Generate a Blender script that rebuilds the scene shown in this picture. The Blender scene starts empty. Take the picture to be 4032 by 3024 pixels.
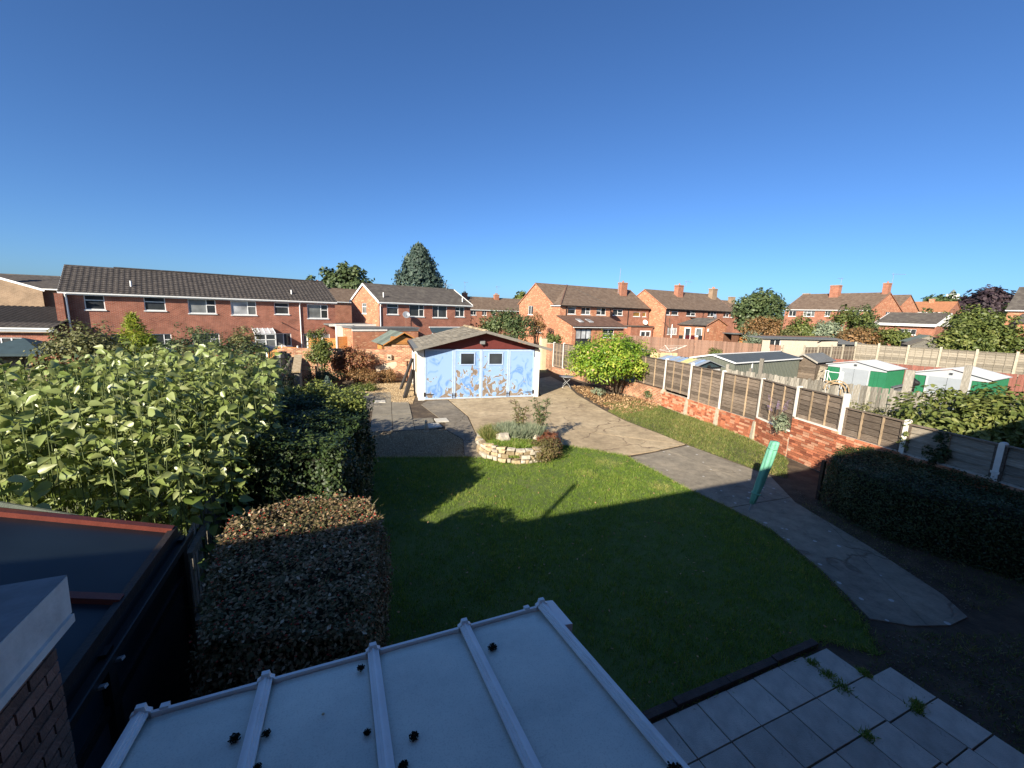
import bpy, math, random
import numpy as np
from mathutils import Vector, Matrix, Quaternion
random.seed(7); rng = np.random.default_rng(7)
S = bpy.context.scene
COL = S.collection
R = math.radians

# ------------------------------------------------------------------ camera
PITCH, ROLL = math.atan((1512 - 1226) / 1620), 0.033
cam = bpy.data.cameras.new('camera'); co = bpy.data.objects.new('camera', cam); COL.objects.link(co)
cam.sensor_width = 36; cam.lens = 36 * 1620 / 4032; cam.clip_start = 0.05; cam.clip_end = 3000
_f = Vector((0, math.cos(PITCH), -math.sin(PITCH))); _u0 = Vector((0, math.sin(PITCH), math.cos(PITCH))); _r0 = Vector((1, 0, 0))
_r = _r0 * math.cos(ROLL) + _u0 * math.sin(ROLL); _u = _u0 * math.cos(ROLL) - _r0 * math.sin(ROLL)
co.matrix_world = Matrix(((_r.x, _u.x, -_f.x, 0), (_r.y, _u.y, -_f.y, 0), (_r.z, _u.z, -_f.z, 4.3), (0, 0, 0, 1)))
S.camera = co

# ------------------------------------------------------------------ sky and sun (sun low behind the camera, from the left)
SUN_EL, SUN_AZ = R(25), R(28)          # shadows run 28 degrees to the right of straight ahead
w = bpy.data.worlds.new('World'); S.world = w; w.use_nodes = True
wn = w.node_tree.nodes; wl = w.node_tree.links
sky = wn.new('ShaderNodeTexSky'); sky.sky_type = 'NISHITA'; sky.sun_disc = False
sky.sun_elevation = SUN_EL; sky.sun_rotation = R(180) + SUN_AZ
sky.altitude = 0; sky.air_density = 0.75; sky.dust_density = 0.8; sky.ozone_density = 3.0
hs = wn.new('ShaderNodeMix'); hs.data_type = 'RGBA'; hs.blend_type = 'MULTIPLY'; hs.inputs[0].default_value = 1.0; hs.inputs[7].default_value = (0.67, 1.0, 1.36, 1)   # deep clear-air blue
wl.new(sky.outputs[0], hs.inputs[6]); wl.new(hs.outputs[2], wn['Background'].inputs[0]); wn['Background'].inputs[1].default_value = 0.05
sl = bpy.data.lights.new('sun', 'SUN'); sl.energy = 4.3; sl.angle = R(0.53); sl.color = (1.0, 0.90, 0.74)
so = bpy.data.objects.new('sun', sl); COL.objects.link(so)
so.rotation_euler = Vector((math.sin(SUN_AZ) * math.cos(SUN_EL), math.cos(SUN_AZ) * math.cos(SUN_EL), -math.sin(SUN_EL))).to_track_quat('-Z', 'Y').to_euler()
S.view_settings.view_transform = 'Standard'; S.view_settings.look = 'None'
S.view_settings.exposure = 1.25; S.view_settings.gamma = 1.0; S.view_settings.use_curve_mapping = False
S.render.engine = 'CYCLES'
S.cycles.max_bounces = 6; S.cycles.diffuse_bounces = 3; S.cycles.transparent_max_bounces = 8

# ------------------------------------------------------------------ materials
MATS = {}
def nt(name):
    m = bpy.data.materials.new(name); m.use_nodes = True
    t = m.node_tree; b = t.nodes['Principled BSDF']; MATS[name] = m
    return m, t, b
def N(t, k, **kw):
    n = t.nodes.new(k)
    for a, v in kw.items():
        if a in n.inputs.keys(): n.inputs[a].default_value = v
        else: setattr(n, a, v)
    return n
def ramp(t, stops, interp='LINEAR'):
    r = t.nodes.new('ShaderNodeValToRGB'); e = r.color_ramp.elements; r.color_ramp.interpolation = interp
    while len(e) < len(stops): e.new(0.5)
    for i, (p, c) in enumerate(stops): e[i].position = p; e[i].color = (*c, 1) if len(c) == 3 else c
    return r
def coords(t, kind='Object', scale=(1, 1, 1)):
    tc = t.nodes.new('ShaderNodeTexCoord'); mp = t.nodes.new('ShaderNodeMapping'); mp.inputs['Scale'].default_value = scale
    t.links.new(tc.outputs[kind], mp.inputs[0]); return mp.outputs[0]
def bump(t, b, src, strength=0.3, dist=0.02):
    n = t.nodes.new('ShaderNodeBump'); n.inputs['Strength'].default_value = strength; n.inputs['Distance'].default_value = dist
    t.links.new(src, n.inputs['Height']); t.links.new(n.outputs[0], b.inputs['Normal']); return n
def mix(t, f, a, b, mode='MIX'):
    n = t.nodes.new('ShaderNodeMix'); n.data_type = 'RGBA'; n.blend_type = mode
    for s, v in ((n.inputs[0], f), (n.inputs[6], a), (n.inputs[7], b)):
        if hasattr(v, 'links'): t.links.new(v, s)
        elif isinstance(v, (int, float)): s.default_value = v
        else: s.default_value = (*v, 1)
    return n.outputs[2]
def dk(c, k): return tuple(min(1, x * k) for x in c)
def plain(name, c, rough=0.75, var=0.22, scale=4.0, bmp=0.15, bscale=60, metal=0.0, spec=0.35, c2=None, rnd=0.0, kind='Object', stretch=(1, 1, 1), dirt=None):
    """noise-varied surface; rnd adds a per-object shift"""
    m, t, b = nt(name)
    co_ = coords(t, kind, stretch)
    n1 = N(t, 'ShaderNodeTexNoise', Scale=scale, Detail=6.0, Roughness=0.6); t.links.new(co_, n1.inputs['Vector'])
    r = ramp(t, [(0.28, dk(c, 1 - var)), (0.5, c), (0.74, c2 if c2 else dk(c, 1 + var))]); t.links.new(n1.outputs[0], r.inputs[0])
    out = r.outputs[0]
    if dirt:
        n3 = N(t, 'ShaderNodeTexNoise', Scale=dirt[1], Detail=8.0, Roughness=0.7); t.links.new(co_, n3.inputs['Vector'])
        rr = ramp(t, [(dirt[2], (0, 0, 0)), (dirt[2] + 0.14, (1, 1, 1))]); t.links.new(n3.outputs[0], rr.inputs[0])
        out = mix(t, rr.outputs[0], out, dirt[0])
    if rnd:
        oi = t.nodes.new('ShaderNodeObjectInfo'); mr = t.nodes.new('ShaderNodeMapRange')
        mr.inputs[3].default_value = 1 - rnd; mr.inputs[4].default_value = 1 + rnd
        t.links.new(oi.outputs['Random'], mr.inputs[0]); out = mix(t, 1.0, out, mr.outputs[0], 'MULTIPLY')
    t.links.new(out, b.inputs['Base Color'])
    b.inputs['Roughness'].default_value = rough; b.inputs['Metallic'].default_value = metal; b.inputs['Specular IOR Level'].default_value = spec
    if bmp:
        n2 = N(t, 'ShaderNodeTexNoise', Scale=bscale, Detail=5.0); t.links.new(co_, n2.inputs['Vector']); bump(t, b, n2.outputs[0], bmp, 0.02)
    return m
def brickmat(name, c1, c2, mortar, w=0.225, h=0.075, ms=0.012, var=0.5, rough=0.88, pale=None, bmp=0.35):
    m, t, b = nt(name); uv = coords(t, 'UV')
    br = N(t, 'ShaderNodeTexBrick', Scale=1.0); br.offset = 0.5
    br.inputs['Color1'].default_value = (*c1, 1); br.inputs['Color2'].default_value = (*c2, 1); br.inputs['Mortar'].default_value = (*mortar, 1)
    br.inputs['Mortar Size'].default_value = ms; br.inputs['Brick Width'].default_value = w; br.inputs['Row Height'].default_value = h; br.inputs['Bias'].default_value = -0.1
    t.links.new(uv, br.inputs['Vector'])
    n = N(t, 'ShaderNodeTexNoise', Scale=1.3, Detail=7.0, Roughness=0.65); t.links.new(uv, n.inputs['Vector'])
    r = ramp(t, [(0.3, (1 - var * 0.6,) * 3), (0.7, (1 + var * 0.4,) * 3)]); t.links.new(n.outputs[0], r.inputs[0])
    out = mix(t, 1.0, br.outputs[0], r.outputs[0], 'MULTIPLY')
    if pale:
        n2 = N(t, 'ShaderNodeTexVoronoi', Scale=1 / w * 0.9); mp = coords(t, 'UV', (1, 3, 1)); t.links.new(mp, n2.inputs['Vector'])
        r2 = ramp(t, [(pale[1], (0, 0, 0)), (pale[1] + 0.02, (1, 1, 1))]); sp = t.nodes.new('ShaderNodeSeparateColor'); t.links.new(n2.outputs['Color'], sp.inputs[0]); t.links.new(sp.outputs[0], r2.inputs[0])
        out = mix(t, r2.outputs[0], out, pale[0])
    t.links.new(out, b.inputs['Base Color']); b.inputs['Roughness'].default_value = rough; b.inputs['Specular IOR Level'].default_value = 0.2
    bump(t, b, br.outputs['Fac'], -bmp, 0.01)
    return m
def leafmat(name, cols, rough=0.5, trans=0.22, spec=0.35):
    m, t, b = nt(name)
    at_ = t.nodes.new('ShaderNodeAttribute'); at_.attribute_name = 'v'
    r = ramp(t, [(i / max(1, len(cols) - 1), c) for i, c in enumerate(cols)]); t.links.new(at_.outputs['Fac'], r.inputs[0])
    t.links.new(r.outputs[0], b.inputs['Base Color']); b.inputs['Roughness'].default_value = rough; b.inputs['Specular IOR Level'].default_value = spec
    tr = t.nodes.new('ShaderNodeBsdfTranslucent'); hs = t.nodes.new('ShaderNodeHueSaturation'); hs.inputs['Value'].default_value = 1.3; hs.inputs['Hue'].default_value = 0.485
    t.links.new(r.outputs[0], hs.inputs['Color']); t.links.new(hs.outputs[0], tr.inputs[0])
    mx = t.nodes.new('ShaderNodeMixShader'); mx.inputs[0].default_value = trans
    t.links.new(b.outputs[0], mx.inputs[1]); t.links.new(tr.outputs[0], mx.inputs[2]); t.links.new(mx.outputs[0], t.nodes['Material Output'].inputs[0])
    return m
def glassmat(name, c, rough=0.04, spec=0.5):
    m, t, b = nt(name)
    n = N(t, 'ShaderNodeTexNoise', Scale=0.9, Detail=2.0); t.links.new(coords(t), n.inputs['Vector'])
    r = ramp(t, [(0.3, dk(c, 0.5)), (0.7, dk(c, 1.6))]); t.links.new(n.outputs[0], r.inputs[0]); t.links.new(r.outputs[0], b.inputs['Base Color'])
    b.inputs['Roughness'].default_value = rough; b.inputs['Specular IOR Level'].default_value = spec
    bump(t, b, n.outputs[0], 0.05, 0.05)
    return m

brickmat('brick_maroon', (0.36, 0.115, 0.07), (0.25, 0.07, 0.046), (0.36, 0.245, 0.185), ms=0.010)
brickmat('brick_orange', (0.50, 0.175, 0.085), (0.40, 0.12, 0.06), (0.46, 0.31, 0.21), ms=0.010, pale=((0.56, 0.32, 0.19), 0.86))
brickmat('brick_rust', (0.38, 0.13, 0.07), (0.29, 0.085, 0.05), (0.38, 0.26, 0.19), ms=0.010)
brickmat('brick_old', (0.46, 0.155, 0.075), (0.33, 0.095, 0.05), (0.44, 0.33, 0.22), ms=0.016, var=0.9, pale=((0.50, 0.33, 0.2), 0.84))
brickmat('brick_tan', (0.30, 0.20, 0.125), (0.24, 0.155, 0.095), (0.32, 0.25, 0.18), ms=0.012)
plain('brick_face', (0.42, 0.14, 0.07), 0.9, 0.35, 9, 0.5, 60, rnd=0.35, c2=(0.48, 0.22, 0.125))
plain('brick_face_pale', (0.52, 0.27, 0.165), 0.9, 0.3, 9, 0.5, 60, rnd=0.25)
plain('brick_face_deep', (0.27, 0.085, 0.045), 0.9, 0.3, 9, 0.5, 60, rnd=0.25)
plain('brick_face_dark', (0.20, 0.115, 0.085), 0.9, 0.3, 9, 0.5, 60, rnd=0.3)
plain('mortar', (0.52, 0.42, 0.31), 0.95, 0.25, 5, 0.5, 80)
plain('concrete_post', (0.72, 0.68, 0.60), 0.9, 0.12, 6, 0.2, 70)
plain('concrete_post_old', (0.42, 0.37, 0.28), 0.95, 0.25, 6, 0.4, 60)
plain('render_white', (0.80, 0.77, 0.70), 0.9, 0.1, 3, 0.3, 50, dirt=((0.52, 0.46, 0.36), 2.2, 0.60))
plain('render_cream', (0.62, 0.52, 0.40), 0.9, 0.1, 3, 0.4, 60)
plain('render_yellow', (0.55, 0.48, 0.30), 0.9, 0.15, 3, 0.3, 60)
plain('white_paint', (0.80, 0.80, 0.78), 0.45, 0.06, 3, 0.0, spec=0.4)
plain('white_weathered', (0.62, 0.61, 0.57), 0.75, 0.2, 5, 0.15, 40, dirt=((0.19, 0.16, 0.13), 4.0, 0.62))
plain('white_alu', (0.78, 0.78, 0.76), 0.42, 0.08, 6, 0.05, 40, dirt=((0.33, 0.31, 0.28), 9, 0.66))
plain('black_plastic', (0.018, 0.017, 0.017), 0.45, 0.2, 6, 0.0)
plain('black_paint', (0.022, 0.018, 0.017), 0.5, 0.3, 12, 0.2, 40)
plain('iron', (0.03, 0.028, 0.028), 0.5, 0.3, 20, 0.2, 50)
plain('steel_grey', (0.40, 0.41, 0.42), 0.45, 0.15, 8, 0.0, metal=0.5)
plain('tile_dark', (0.072, 0.062, 0.056), 0.85, 0.4, 3.5, 0.3, 50, c2=(0.115, 0.098, 0.082))
plain('tile_shaded', (0.022, 0.020, 0.020), 0.9, 0.4, 3.5, 0.3, 50)  # darker roof tile: shade painted into the garage block's upper slope
plain('tile_brown', (0.16, 0.112, 0.08), 0.88, 0.32, 2.2, 0.3, 50, c2=(0.22, 0.165, 0.12))
plain('tile_grey', (0.105, 0.09, 0.078), 0.9, 0.35, 2.2, 0.3, 50, c2=(0.165, 0.15, 0.12))
plain('tile_red', (0.38, 0.17, 0.085), 0.88, 0.2, 2.2, 0.2, 50)
plain('shingle', (0.235, 0.205, 0.155), 0.95, 0.35, 6, 0.4, 60, c2=(0.30, 0.27, 0.20), rnd=0.35, dirt=((0.12, 0.125, 0.07), 5, 0.62))
plain('felt_grey', (0.14, 0.145, 0.145), 0.9, 0.2, 4, 0.3, 120)
plain('felt_green', (0.125, 0.15, 0.125), 0.9, 0.25, 4, 0.3, 120, rnd=0.3)
plain('red_board', (0.12, 0.024, 0.021), 0.7, 0.15, 6, 0.2, 30)
plain('bargeboard_grey', (0.20, 0.185, 0.16), 0.9, 0.35, 8, 0.4, 30, stretch=(1, 6, 6))
plain('wood_dark', (0.155, 0.118, 0.088), 0.9, 0.45, 5, 0.5, 30, c2=(0.25, 0.205, 0.16), rnd=0.38, kind='UV', stretch=(1, 9, 1), dirt=((0.33, 0.28, 0.22), 5, 0.64))
plain('wood_batten', (0.36, 0.265, 0.17), 0.9, 0.25, 6, 0.3, 40, rnd=0.2)
plain('wood_grey', (0.235, 0.215, 0.18), 0.95, 0.4, 5, 0.5, 40, c2=(0.36, 0.335, 0.285), rnd=0.45, kind='UV', stretch=(8, 1, 1), dirt=((0.10, 0.085, 0.07), 3.5, 0.58))
plain('wood_grey_lap', (0.25, 0.215, 0.165), 0.95, 0.35, 5, 0.5, 40, c2=(0.34, 0.30, 0.24), rnd=0.3, kind='UV', stretch=(1, 8, 1))
plain('wood_red', (0.235, 0.135, 0.095), 0.9, 0.35, 5, 0.4, 40, c2=(0.33, 0.215, 0.155), rnd=0.2, kind='UV', stretch=(8, 1, 1))
plain('wood_red_deep', (0.24, 0.095, 0.07), 0.9, 0.3, 5, 0.4, 40, rnd=0.2, kind='UV', stretch=(8, 1, 1))
plain('wood_orange', (0.50, 0.215, 0.06), 0.8, 0.25, 5, 0.3, 40, rnd=0.15, kind='UV', stretch=(1, 6, 1))
plain('wood_pale', (0.58, 0.43, 0.25), 0.85, 0.2, 5, 0.3, 40, rnd=0.15, kind='UV', stretch=(8, 1, 1))
plain('wood_brown', (0.13, 0.06, 0.035), 0.8, 0.3, 5, 0.3, 40)
plain('wood_raw', (0.36, 0.26, 0.15), 0.9, 0.25, 6, 0.3, 40)
plain('metal_sage', (0.135, 0.145, 0.118), 0.5, 0.06, 3, 0.0, spec=0.4)
plain('metal_sage_roof', (0.08, 0.09, 0.088), 0.6, 0.12, 3, 0.05)
plain('metal_green', (0.022, 0.16, 0.075), 0.5, 0.1, 3, 0.0)
plain('metal_white', (0.42, 0.435, 0.45), 0.45, 0.06, 3, 0.0)
plain('metal_pale_grey', (0.30, 0.325, 0.35), 0.45, 0.08, 3, 0.0)
plain('roof_blue_sheet', (0.26, 0.36, 0.52), 0.35, 0.2, 3, 0.0)
plain('roof_yellow_sheet', (0.60, 0.52, 0.24), 0.4, 0.1, 3, 0.0)
plain('canvas_teal', (0.035, 0.06, 0.07), 0.8, 0.2, 3, 0.1)
plain('canvas_grey', (0.27, 0.27, 0.25), 0.8, 0.15, 3, 0.1)
plain('pvc_green', (0.15, 0.40, 0.28), 0.55, 0.12, 4, 0.5, 14, spec=0.4)
plain('brown_paint', (0.14, 0.035, 0.025), 0.45, 0.2, 6, 0.1)
plain('dark_red_fabric', (0.10, 0.01, 0.015), 0.8, 0.1, 4, 0.0)
plain('red_plastic', (0.5, 0.05, 0.02), 0.5, 0.1, 4, 0.0)
plain('yellow_plastic', (0.6, 0.45, 0.08), 0.5, 0.1, 4, 0.0)
plain('charcoal_fabric', (0.03, 0.03, 0.033), 0.8, 0.2, 4, 0.1)
plain('stone_buff', (0.40, 0.305, 0.185), 0.95, 0.35, 7, 0.6, 30, rnd=0.4, c2=(0.48, 0.40, 0.28))
plain('stone_pale', (0.44, 0.39, 0.31), 0.95, 0.3, 9, 0.6, 30, rnd=0.2)
plain('statue_stone', (0.42, 0.36, 0.26), 0.95, 0.25, 12, 0.4, 50)
plain('pebble', (0.40, 0.29, 0.17), 0.9, 0.3, 8, 0.3, 60)
plain('moss', (0.012, 0.014, 0.010), 1.0, 0.4, 30, 0.5, 90)
plain('bark', (0.10, 0.075, 0.05), 0.95, 0.3, 8, 0.5, 40)
plain('twig', (0.16, 0.10, 0.06), 0.95, 0.3, 8, 0.3, 40)
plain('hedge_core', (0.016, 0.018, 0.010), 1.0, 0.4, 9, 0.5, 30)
plain('paving_slab', (0.54, 0.49, 0.41), 0.92, 0.22, 5, 0.5, 120, rnd=0.16, dirt=((0.33, 0.305, 0.255), 9, 0.60))
plain('paving_slab_old', (0.22, 0.195, 0.15), 0.95, 0.25, 2.2, 0.4, 60, rnd=0.18, dirt=((0.12, 0.105, 0.08), 3, 0.60))
plain('paving_slab_pale', (0.52, 0.49, 0.42), 0.95, 0.15, 3, 0.3, 80)
plain('kerb_dark', (0.085, 0.066, 0.055), 0.95, 0.3, 6, 0.5, 50)
plain('soil', (0.085, 0.062, 0.042), 1.0, 0.4, 2.5, 0.8, 30, c2=(0.15, 0.11, 0.07), dirt=((0.22, 0.18, 0.12), 14, 0.66))
plain('gravel_bed', (0.31, 0.22, 0.125), 1.0, 0.35, 30, 0.9, 60, c2=(0.42, 0.32, 0.2))
plain('ground_far', (0.09, 0.105, 0.05), 1.0, 0.4, 0.25, 0.3, 12, c2=(0.16, 0.14, 0.09))
plain('lawn_base', (0.11, 0.15, 0.04), 1.0, 0.35, 1.4, 0.6, 60, c2=(0.14, 0.15, 0.055))
glassmat('glass_dark', (0.035, 0.04, 0.045)); glassmat('glass_curtain', (0.17, 0.18, 0.18)); glassmat('glass_blind', (0.40, 0.41, 0.42), 0.1)
glassmat('glass_roof_dark', (0.012, 0.019, 0.024), 0.32, 0.35)

def cracked(name, c, c2, dark, rough=0.93, cs=0.9, blot=None, amt=0.035):
    m, t, b = nt(name); o = coords(t)
    n = N(t, 'ShaderNodeTexNoise', Scale=0.55, Detail=9.0, Roughness=0.68); t.links.new(o, n.inputs['Vector'])
    r = ramp(t, [(0.3, dk(c, 0.72)), (0.5, c), (0.68, c2)]); t.links.new(n.outputs[0], r.inputs[0])
    n2 = N(t, 'ShaderNodeTexNoise', Scale=3.5, Detail=8.0, Roughness=0.75); t.links.new(o, n2.inputs['Vector'])
    r2 = ramp(t, [(0.35, (0.72,) * 3), (0.62, (1.12,) * 3)]); t.links.new(n2.outputs[0], r2.inputs[0])
    out = mix(t, 1.0, r.outputs[0], r2.outputs[0], 'MULTIPLY')
    nn = N(t, 'ShaderNodeTexNoise', Scale=1.4, Detail=4.0); t.links.new(o, nn.inputs['Vector'])
    vm = t.nodes.new('ShaderNodeVectorMath'); vm.operation = 'SCALE'; t.links.new(nn.outputs['Color'], vm.inputs[0]); vm.inputs['Scale'].default_value = 0.9
    va = t.nodes.new('ShaderNodeVectorMath'); va.operation = 'ADD'; t.links.new(o, va.inputs[0]); t.links.new(vm.outputs[0], va.inputs[1])
    v = N(t, 'ShaderNodeTexVoronoi', Scale=cs); v.feature = 'DISTANCE_TO_EDGE'; t.links.new(va.outputs[0], v.inputs['Vector'])
    rc = ramp(t, [(0.0, (1, 1, 1)), (amt * 0.35, (0.8,) * 3), (amt, (0, 0, 0))]); t.links.new(v.outputs['Distance'], rc.inputs[0])
    n4 = N(t, 'ShaderNodeTexNoise', Scale=0.8, Detail=2.0); t.links.new(o, n4.inputs['Vector'])
    r4 = ramp(t, [(0.46, (0, 0, 0)), (0.6, (1, 1, 1))]); t.links.new(n4.outputs[0], r4.inputs[0])
    cf = mix(t, 1.0, rc.outputs[0], r4.outputs[0], 'MULTIPLY')
    out = mix(t, cf, out, dark)
    if blot:
        n5 = N(t, 'ShaderNodeTexVoronoi', Scale=blot[1]); t.links.new(o, n5.inputs['Vector'])
        n6 = N(t, 'ShaderNodeTexNoise', Scale=blot[1] * 1.7, Detail=2.0); t.links.new(o, n6.inputs['Vector'])
        ad = t.nodes.new('ShaderNodeMath'); ad.operation = 'MULTIPLY_ADD'; t.links.new(n6.outputs[0], ad.inputs[0]); ad.inputs[1].default_value = 0.28; t.links.new(n5.outputs['Distance'], ad.inputs[2])
        r5 = ramp(t, [(blot[2], (1, 1, 1)), (blot[2] + 0.02, (0, 0, 0))]); t.links.new(ad.outputs[0], r5.inputs[0])
        out = mix(t, r5.outputs[0], out, blot[0])
    t.links.new(out, b.inputs['Base Color']); b.inputs['Roughness'].default_value = rough; b.inputs['Specular IOR Level'].default_value = 0.2
    n3 = N(t, 'ShaderNodeTexNoise', Scale=40.0, Detail=5.0); t.links.new(o, n3.inputs['Vector'])
    ad2 = t.nodes.new('ShaderNodeMath'); ad2.operation = 'MULTIPLY_ADD'; t.links.new(cf, ad2.inputs[0]); ad2.inputs[1].default_value = -2.0; t.links.new(n3.outputs[0], ad2.inputs[2])
    bump(t, b, ad2.outputs[0], 0.5, 0.02)
    return m
cracked('concrete_tan', (0.44, 0.34, 0.215), (0.54, 0.43, 0.28), (0.17, 0.12, 0.08), cs=0.55, amt=0.018)
cracked('concrete_grey', (0.27, 0.235, 0.18), (0.34, 0.29, 0.215), (0.17, 0.14, 0.105), cs=0.5, amt=0.016, blot=((0.50, 0.48, 0.44), 3.2, 0.235))
cracked('tarmac_patch', (0.215, 0.185, 0.145), (0.31, 0.26, 0.19), (0.09, 0.075, 0.055), cs=0.8, amt=0.02)

def peeling(name, wear, swirl, top, low):
    """blue paint over lighter blue over bare plywood; wear has its own shape, heavier low on the leaf"""
    m, t, b = nt(name); o = coords(t)
    nz = N(t, 'ShaderNodeTexNoise', Scale=2.7, Detail=2.5, Roughness=0.55, Distortion=1.3); t.links.new(o, nz.inputs['Vector'])
    n2 = N(t, 'ShaderNodeTexNoise', Scale=1.7, Detail=1.6, Roughness=0.5, Distortion=swirl * .7); mp = coords(t, 'Object', (1, 1, 0.8)); t.links.new(mp, n2.inputs['Vector'])
    sx = t.nodes.new('ShaderNodeSeparateXYZ'); t.links.new(o, sx.inputs[0])
    hi = t.nodes.new('ShaderNodeMapRange'); hi.inputs[1].default_value = 0.0; hi.inputs[2].default_value = top; hi.inputs[3].default_value = wear; hi.inputs[4].default_value = low; t.links.new(sx.outputs[2], hi.inputs[0])
    ad = t.nodes.new('ShaderNodeMath'); ad.operation = 'ADD'; t.links.new(nz.outputs[0], ad.inputs[0]); t.links.new(hi.outputs[0], ad.inputs[1])
    rb = ramp(t, [(0.545, (0, 0, 0)), (0.56, (1, 1, 1))]); t.links.new(ad.outputs[0], rb.inputs[0])
    rw = ramp(t, [(0.515, (0, 0, 0)), (0.53, (1, 1, 1)), (0.56, (1, 1, 1))]); t.links.new(ad.outputs[0], rw.inputs[0])
    # blotches of deeper blue
    hb = t.nodes.new('ShaderNodeMapRange'); hb.inputs[1].default_value = 0.0; hb.inputs[2].default_value = 2.4; hb.inputs[3].default_value = 0.10; hb.inputs[4].default_value = -0.16; t.links.new(sx.outputs[2], hb.inputs[0])
    a2 = t.nodes.new('ShaderNodeMath'); a2.operation = 'ADD'; t.links.new(n2.outputs[0], a2.inputs[0]); t.links.new(hb.outputs[0], a2.inputs[1])
    rm = ramp(t, [(0.47, (0.245, 0.375, 0.585)), (0.50, (0.22, 0.35, 0.575)), (0.56, (0.16, 0.29, 0.54)), (0.62, (0.115, 0.235, 0.51)), (0.68, (0.21, 0.335, 0.57))]); t.links.new(a2.outputs[0], rm.inputs[0])
    nb = N(t, 'ShaderNodeTexNoise', Scale=9.0, Detail=4.0); t.links.new(o, nb.inputs['Vector'])
    ply = ramp(t, [(0.35, (0.17, 0.125, 0.095)), (0.65, (0.27, 0.215, 0.165))]); t.links.new(nb.outputs[0], ply.inputs[0])
    c = mix(t, rw.outputs[0], rm.outputs[0], (0.33, 0.44, 0.58)); c = mix(t, rb.outputs[0], c, ply.outputs[0])
    t.links.new(c, b.inputs['Base Color']); b.inputs['Roughness'].default_value = 0.7; b.inputs['Specular IOR Level'].default_value = 0.25
    iv = t.nodes.new('ShaderNodeMath'); iv.operation = 'MULTIPLY'; iv.inputs[1].default_value = -1; t.links.new(rb.outputs[0], iv.inputs[0]); bump(t, b, iv.outputs[0], 0.5, 0.006)
peeling('door_worn', 0.11, 1.6, 2.1, -0.10); peeling('door_swirled', 0.05, 2.6, 1.75, -0.22)
plain('door_frame_blue', (0.36, 0.47, 0.66), 0.7, 0.12, 6, 0.15, 40, dirt=((0.36, 0.33, 0.32), 7, 0.68))

def greenhouse_sheet(name):
    m, t, b = nt(name); o = coords(t)
    n = N(t, 'ShaderNodeTexNoise', Scale=2.0, Detail=7.0, Roughness=0.65); t.links.new(o, n.inputs['Vector'])
    r = ramp(t, [(0.3, (0.46, 0.48, 0.42)), (0.5, (0.58, 0.59, 0.51)), (0.72, (0.68, 0.68, 0.58))]); t.links.new(n.outputs[0], r.inputs[0])
    n2 = N(t, 'ShaderNodeTexNoise', Scale=1.1, Detail=9.0, Roughness=0.75, Distortion=0.6); t.links.new(coords(t, 'Object', (1, 0.6, 1)), n2.inputs['Vector'])
    r2 = ramp(t, [(0.60, (0, 0, 0)), (0.76, (0.7,) * 3)]); t.links.new(n2.outputs[0], r2.inputs[0])
    c = mix(t, r2.outputs[0], r.outputs[0], (0.36, 0.34, 0.23))
    n3 = N(t, 'ShaderNodeTexNoise', Scale=120.0, Detail=2.0); t.links.new(o, n3.inputs['Vector'])
    r3 = ramp(t, [(0.36, (0.86,) * 3), (0.46, (1, 1, 1))]); t.links.new(n3.outputs[0], r3.inputs[0])
    c = mix(t, 1.0, c, r3.outputs[0], 'MULTIPLY')
    t.links.new(c, b.inputs['Base Color']); b.inputs['Roughness'].default_value = 0.24; b.inputs['Specular IOR Level'].default_value = 0.6
    bump(t, b, n.outputs[0], 0.08, 0.05)
greenhouse_sheet('polycarbonate_grimy')

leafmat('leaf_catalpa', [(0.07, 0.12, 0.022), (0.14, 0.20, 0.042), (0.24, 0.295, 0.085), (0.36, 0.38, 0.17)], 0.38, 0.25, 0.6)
leafmat('leaf_sunlit_shoot', [(0.10, 0.13, 0.03), (0.20, 0.24, 0.06), (0.30, 0.33, 0.09)], 0.45, 0.2)
plain('green_stem', (0.10, 0.13, 0.045), 0.8, 0.2, 6, 0.0)
leafmat('leaf_privet', [(0.016, 0.032, 0.011), (0.03, 0.055, 0.016), (0.055, 0.085, 0.022), (0.11, 0.14, 0.04)], 0.5, 0.08, 0.35)
leafmat('leaf_cotoneaster', [(0.045, 0.055, 0.022), (0.13, 0.11, 0.05), (0.31, 0.21, 0.12), (0.50, 0.41, 0.28)], 0.6, 0.1, 0.2)
leafmat('berry', [(0.30, 0.03, 0.02), (0.45, 0.06, 0.03)], 0.35, 0.0)
leafmat('leaf_dark', [(0.015, 0.03, 0.010), (0.03, 0.05, 0.014), (0.055, 0.08, 0.025)], 0.5, 0.1)
leafmat('leaf_box', [(0.028, 0.042, 0.012), (0.05, 0.068, 0.02), (0.09, 0.105, 0.03)], 0.5, 0.1)
leafmat('leaf_fresh', [(0.07, 0.15, 0.014), (0.16, 0.28, 0.024), (0.28, 0.38, 0.045), (0.46, 0.46, 0.07)], 0.45, 0.3)
leafmat('leaf_golden', [(0.10, 0.17, 0.015), (0.24, 0.30, 0.03), (0.40, 0.40, 0.06)], 0.5, 0.3)
leafmat('leaf_mid', [(0.045, 0.07, 0.028), (0.085, 0.12, 0.045), (0.16, 0.195, 0.075)], 0.5, 0.2)
leafmat('leaf_olive', [(0.07, 0.08, 0.025), (0.14, 0.145, 0.05), (0.22, 0.205, 0.09)], 0.5, 0.2)
leafmat('leaf_blue', [(0.026, 0.046, 0.036), (0.05, 0.08, 0.06), (0.09, 0.125, 0.09)], 0.6, 0.1)
leafmat('leaf_hedgerow', [(0.055, 0.08, 0.02), (0.12, 0.15, 0.035), (0.21, 0.22, 0.06)], 0.5, 0.2)
leafmat('leaf_autumn', [(0.10, 0.075, 0.03), (0.24, 0.13, 0.05), (0.33, 0.20, 0.09)], 0.55, 0.15)
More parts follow.
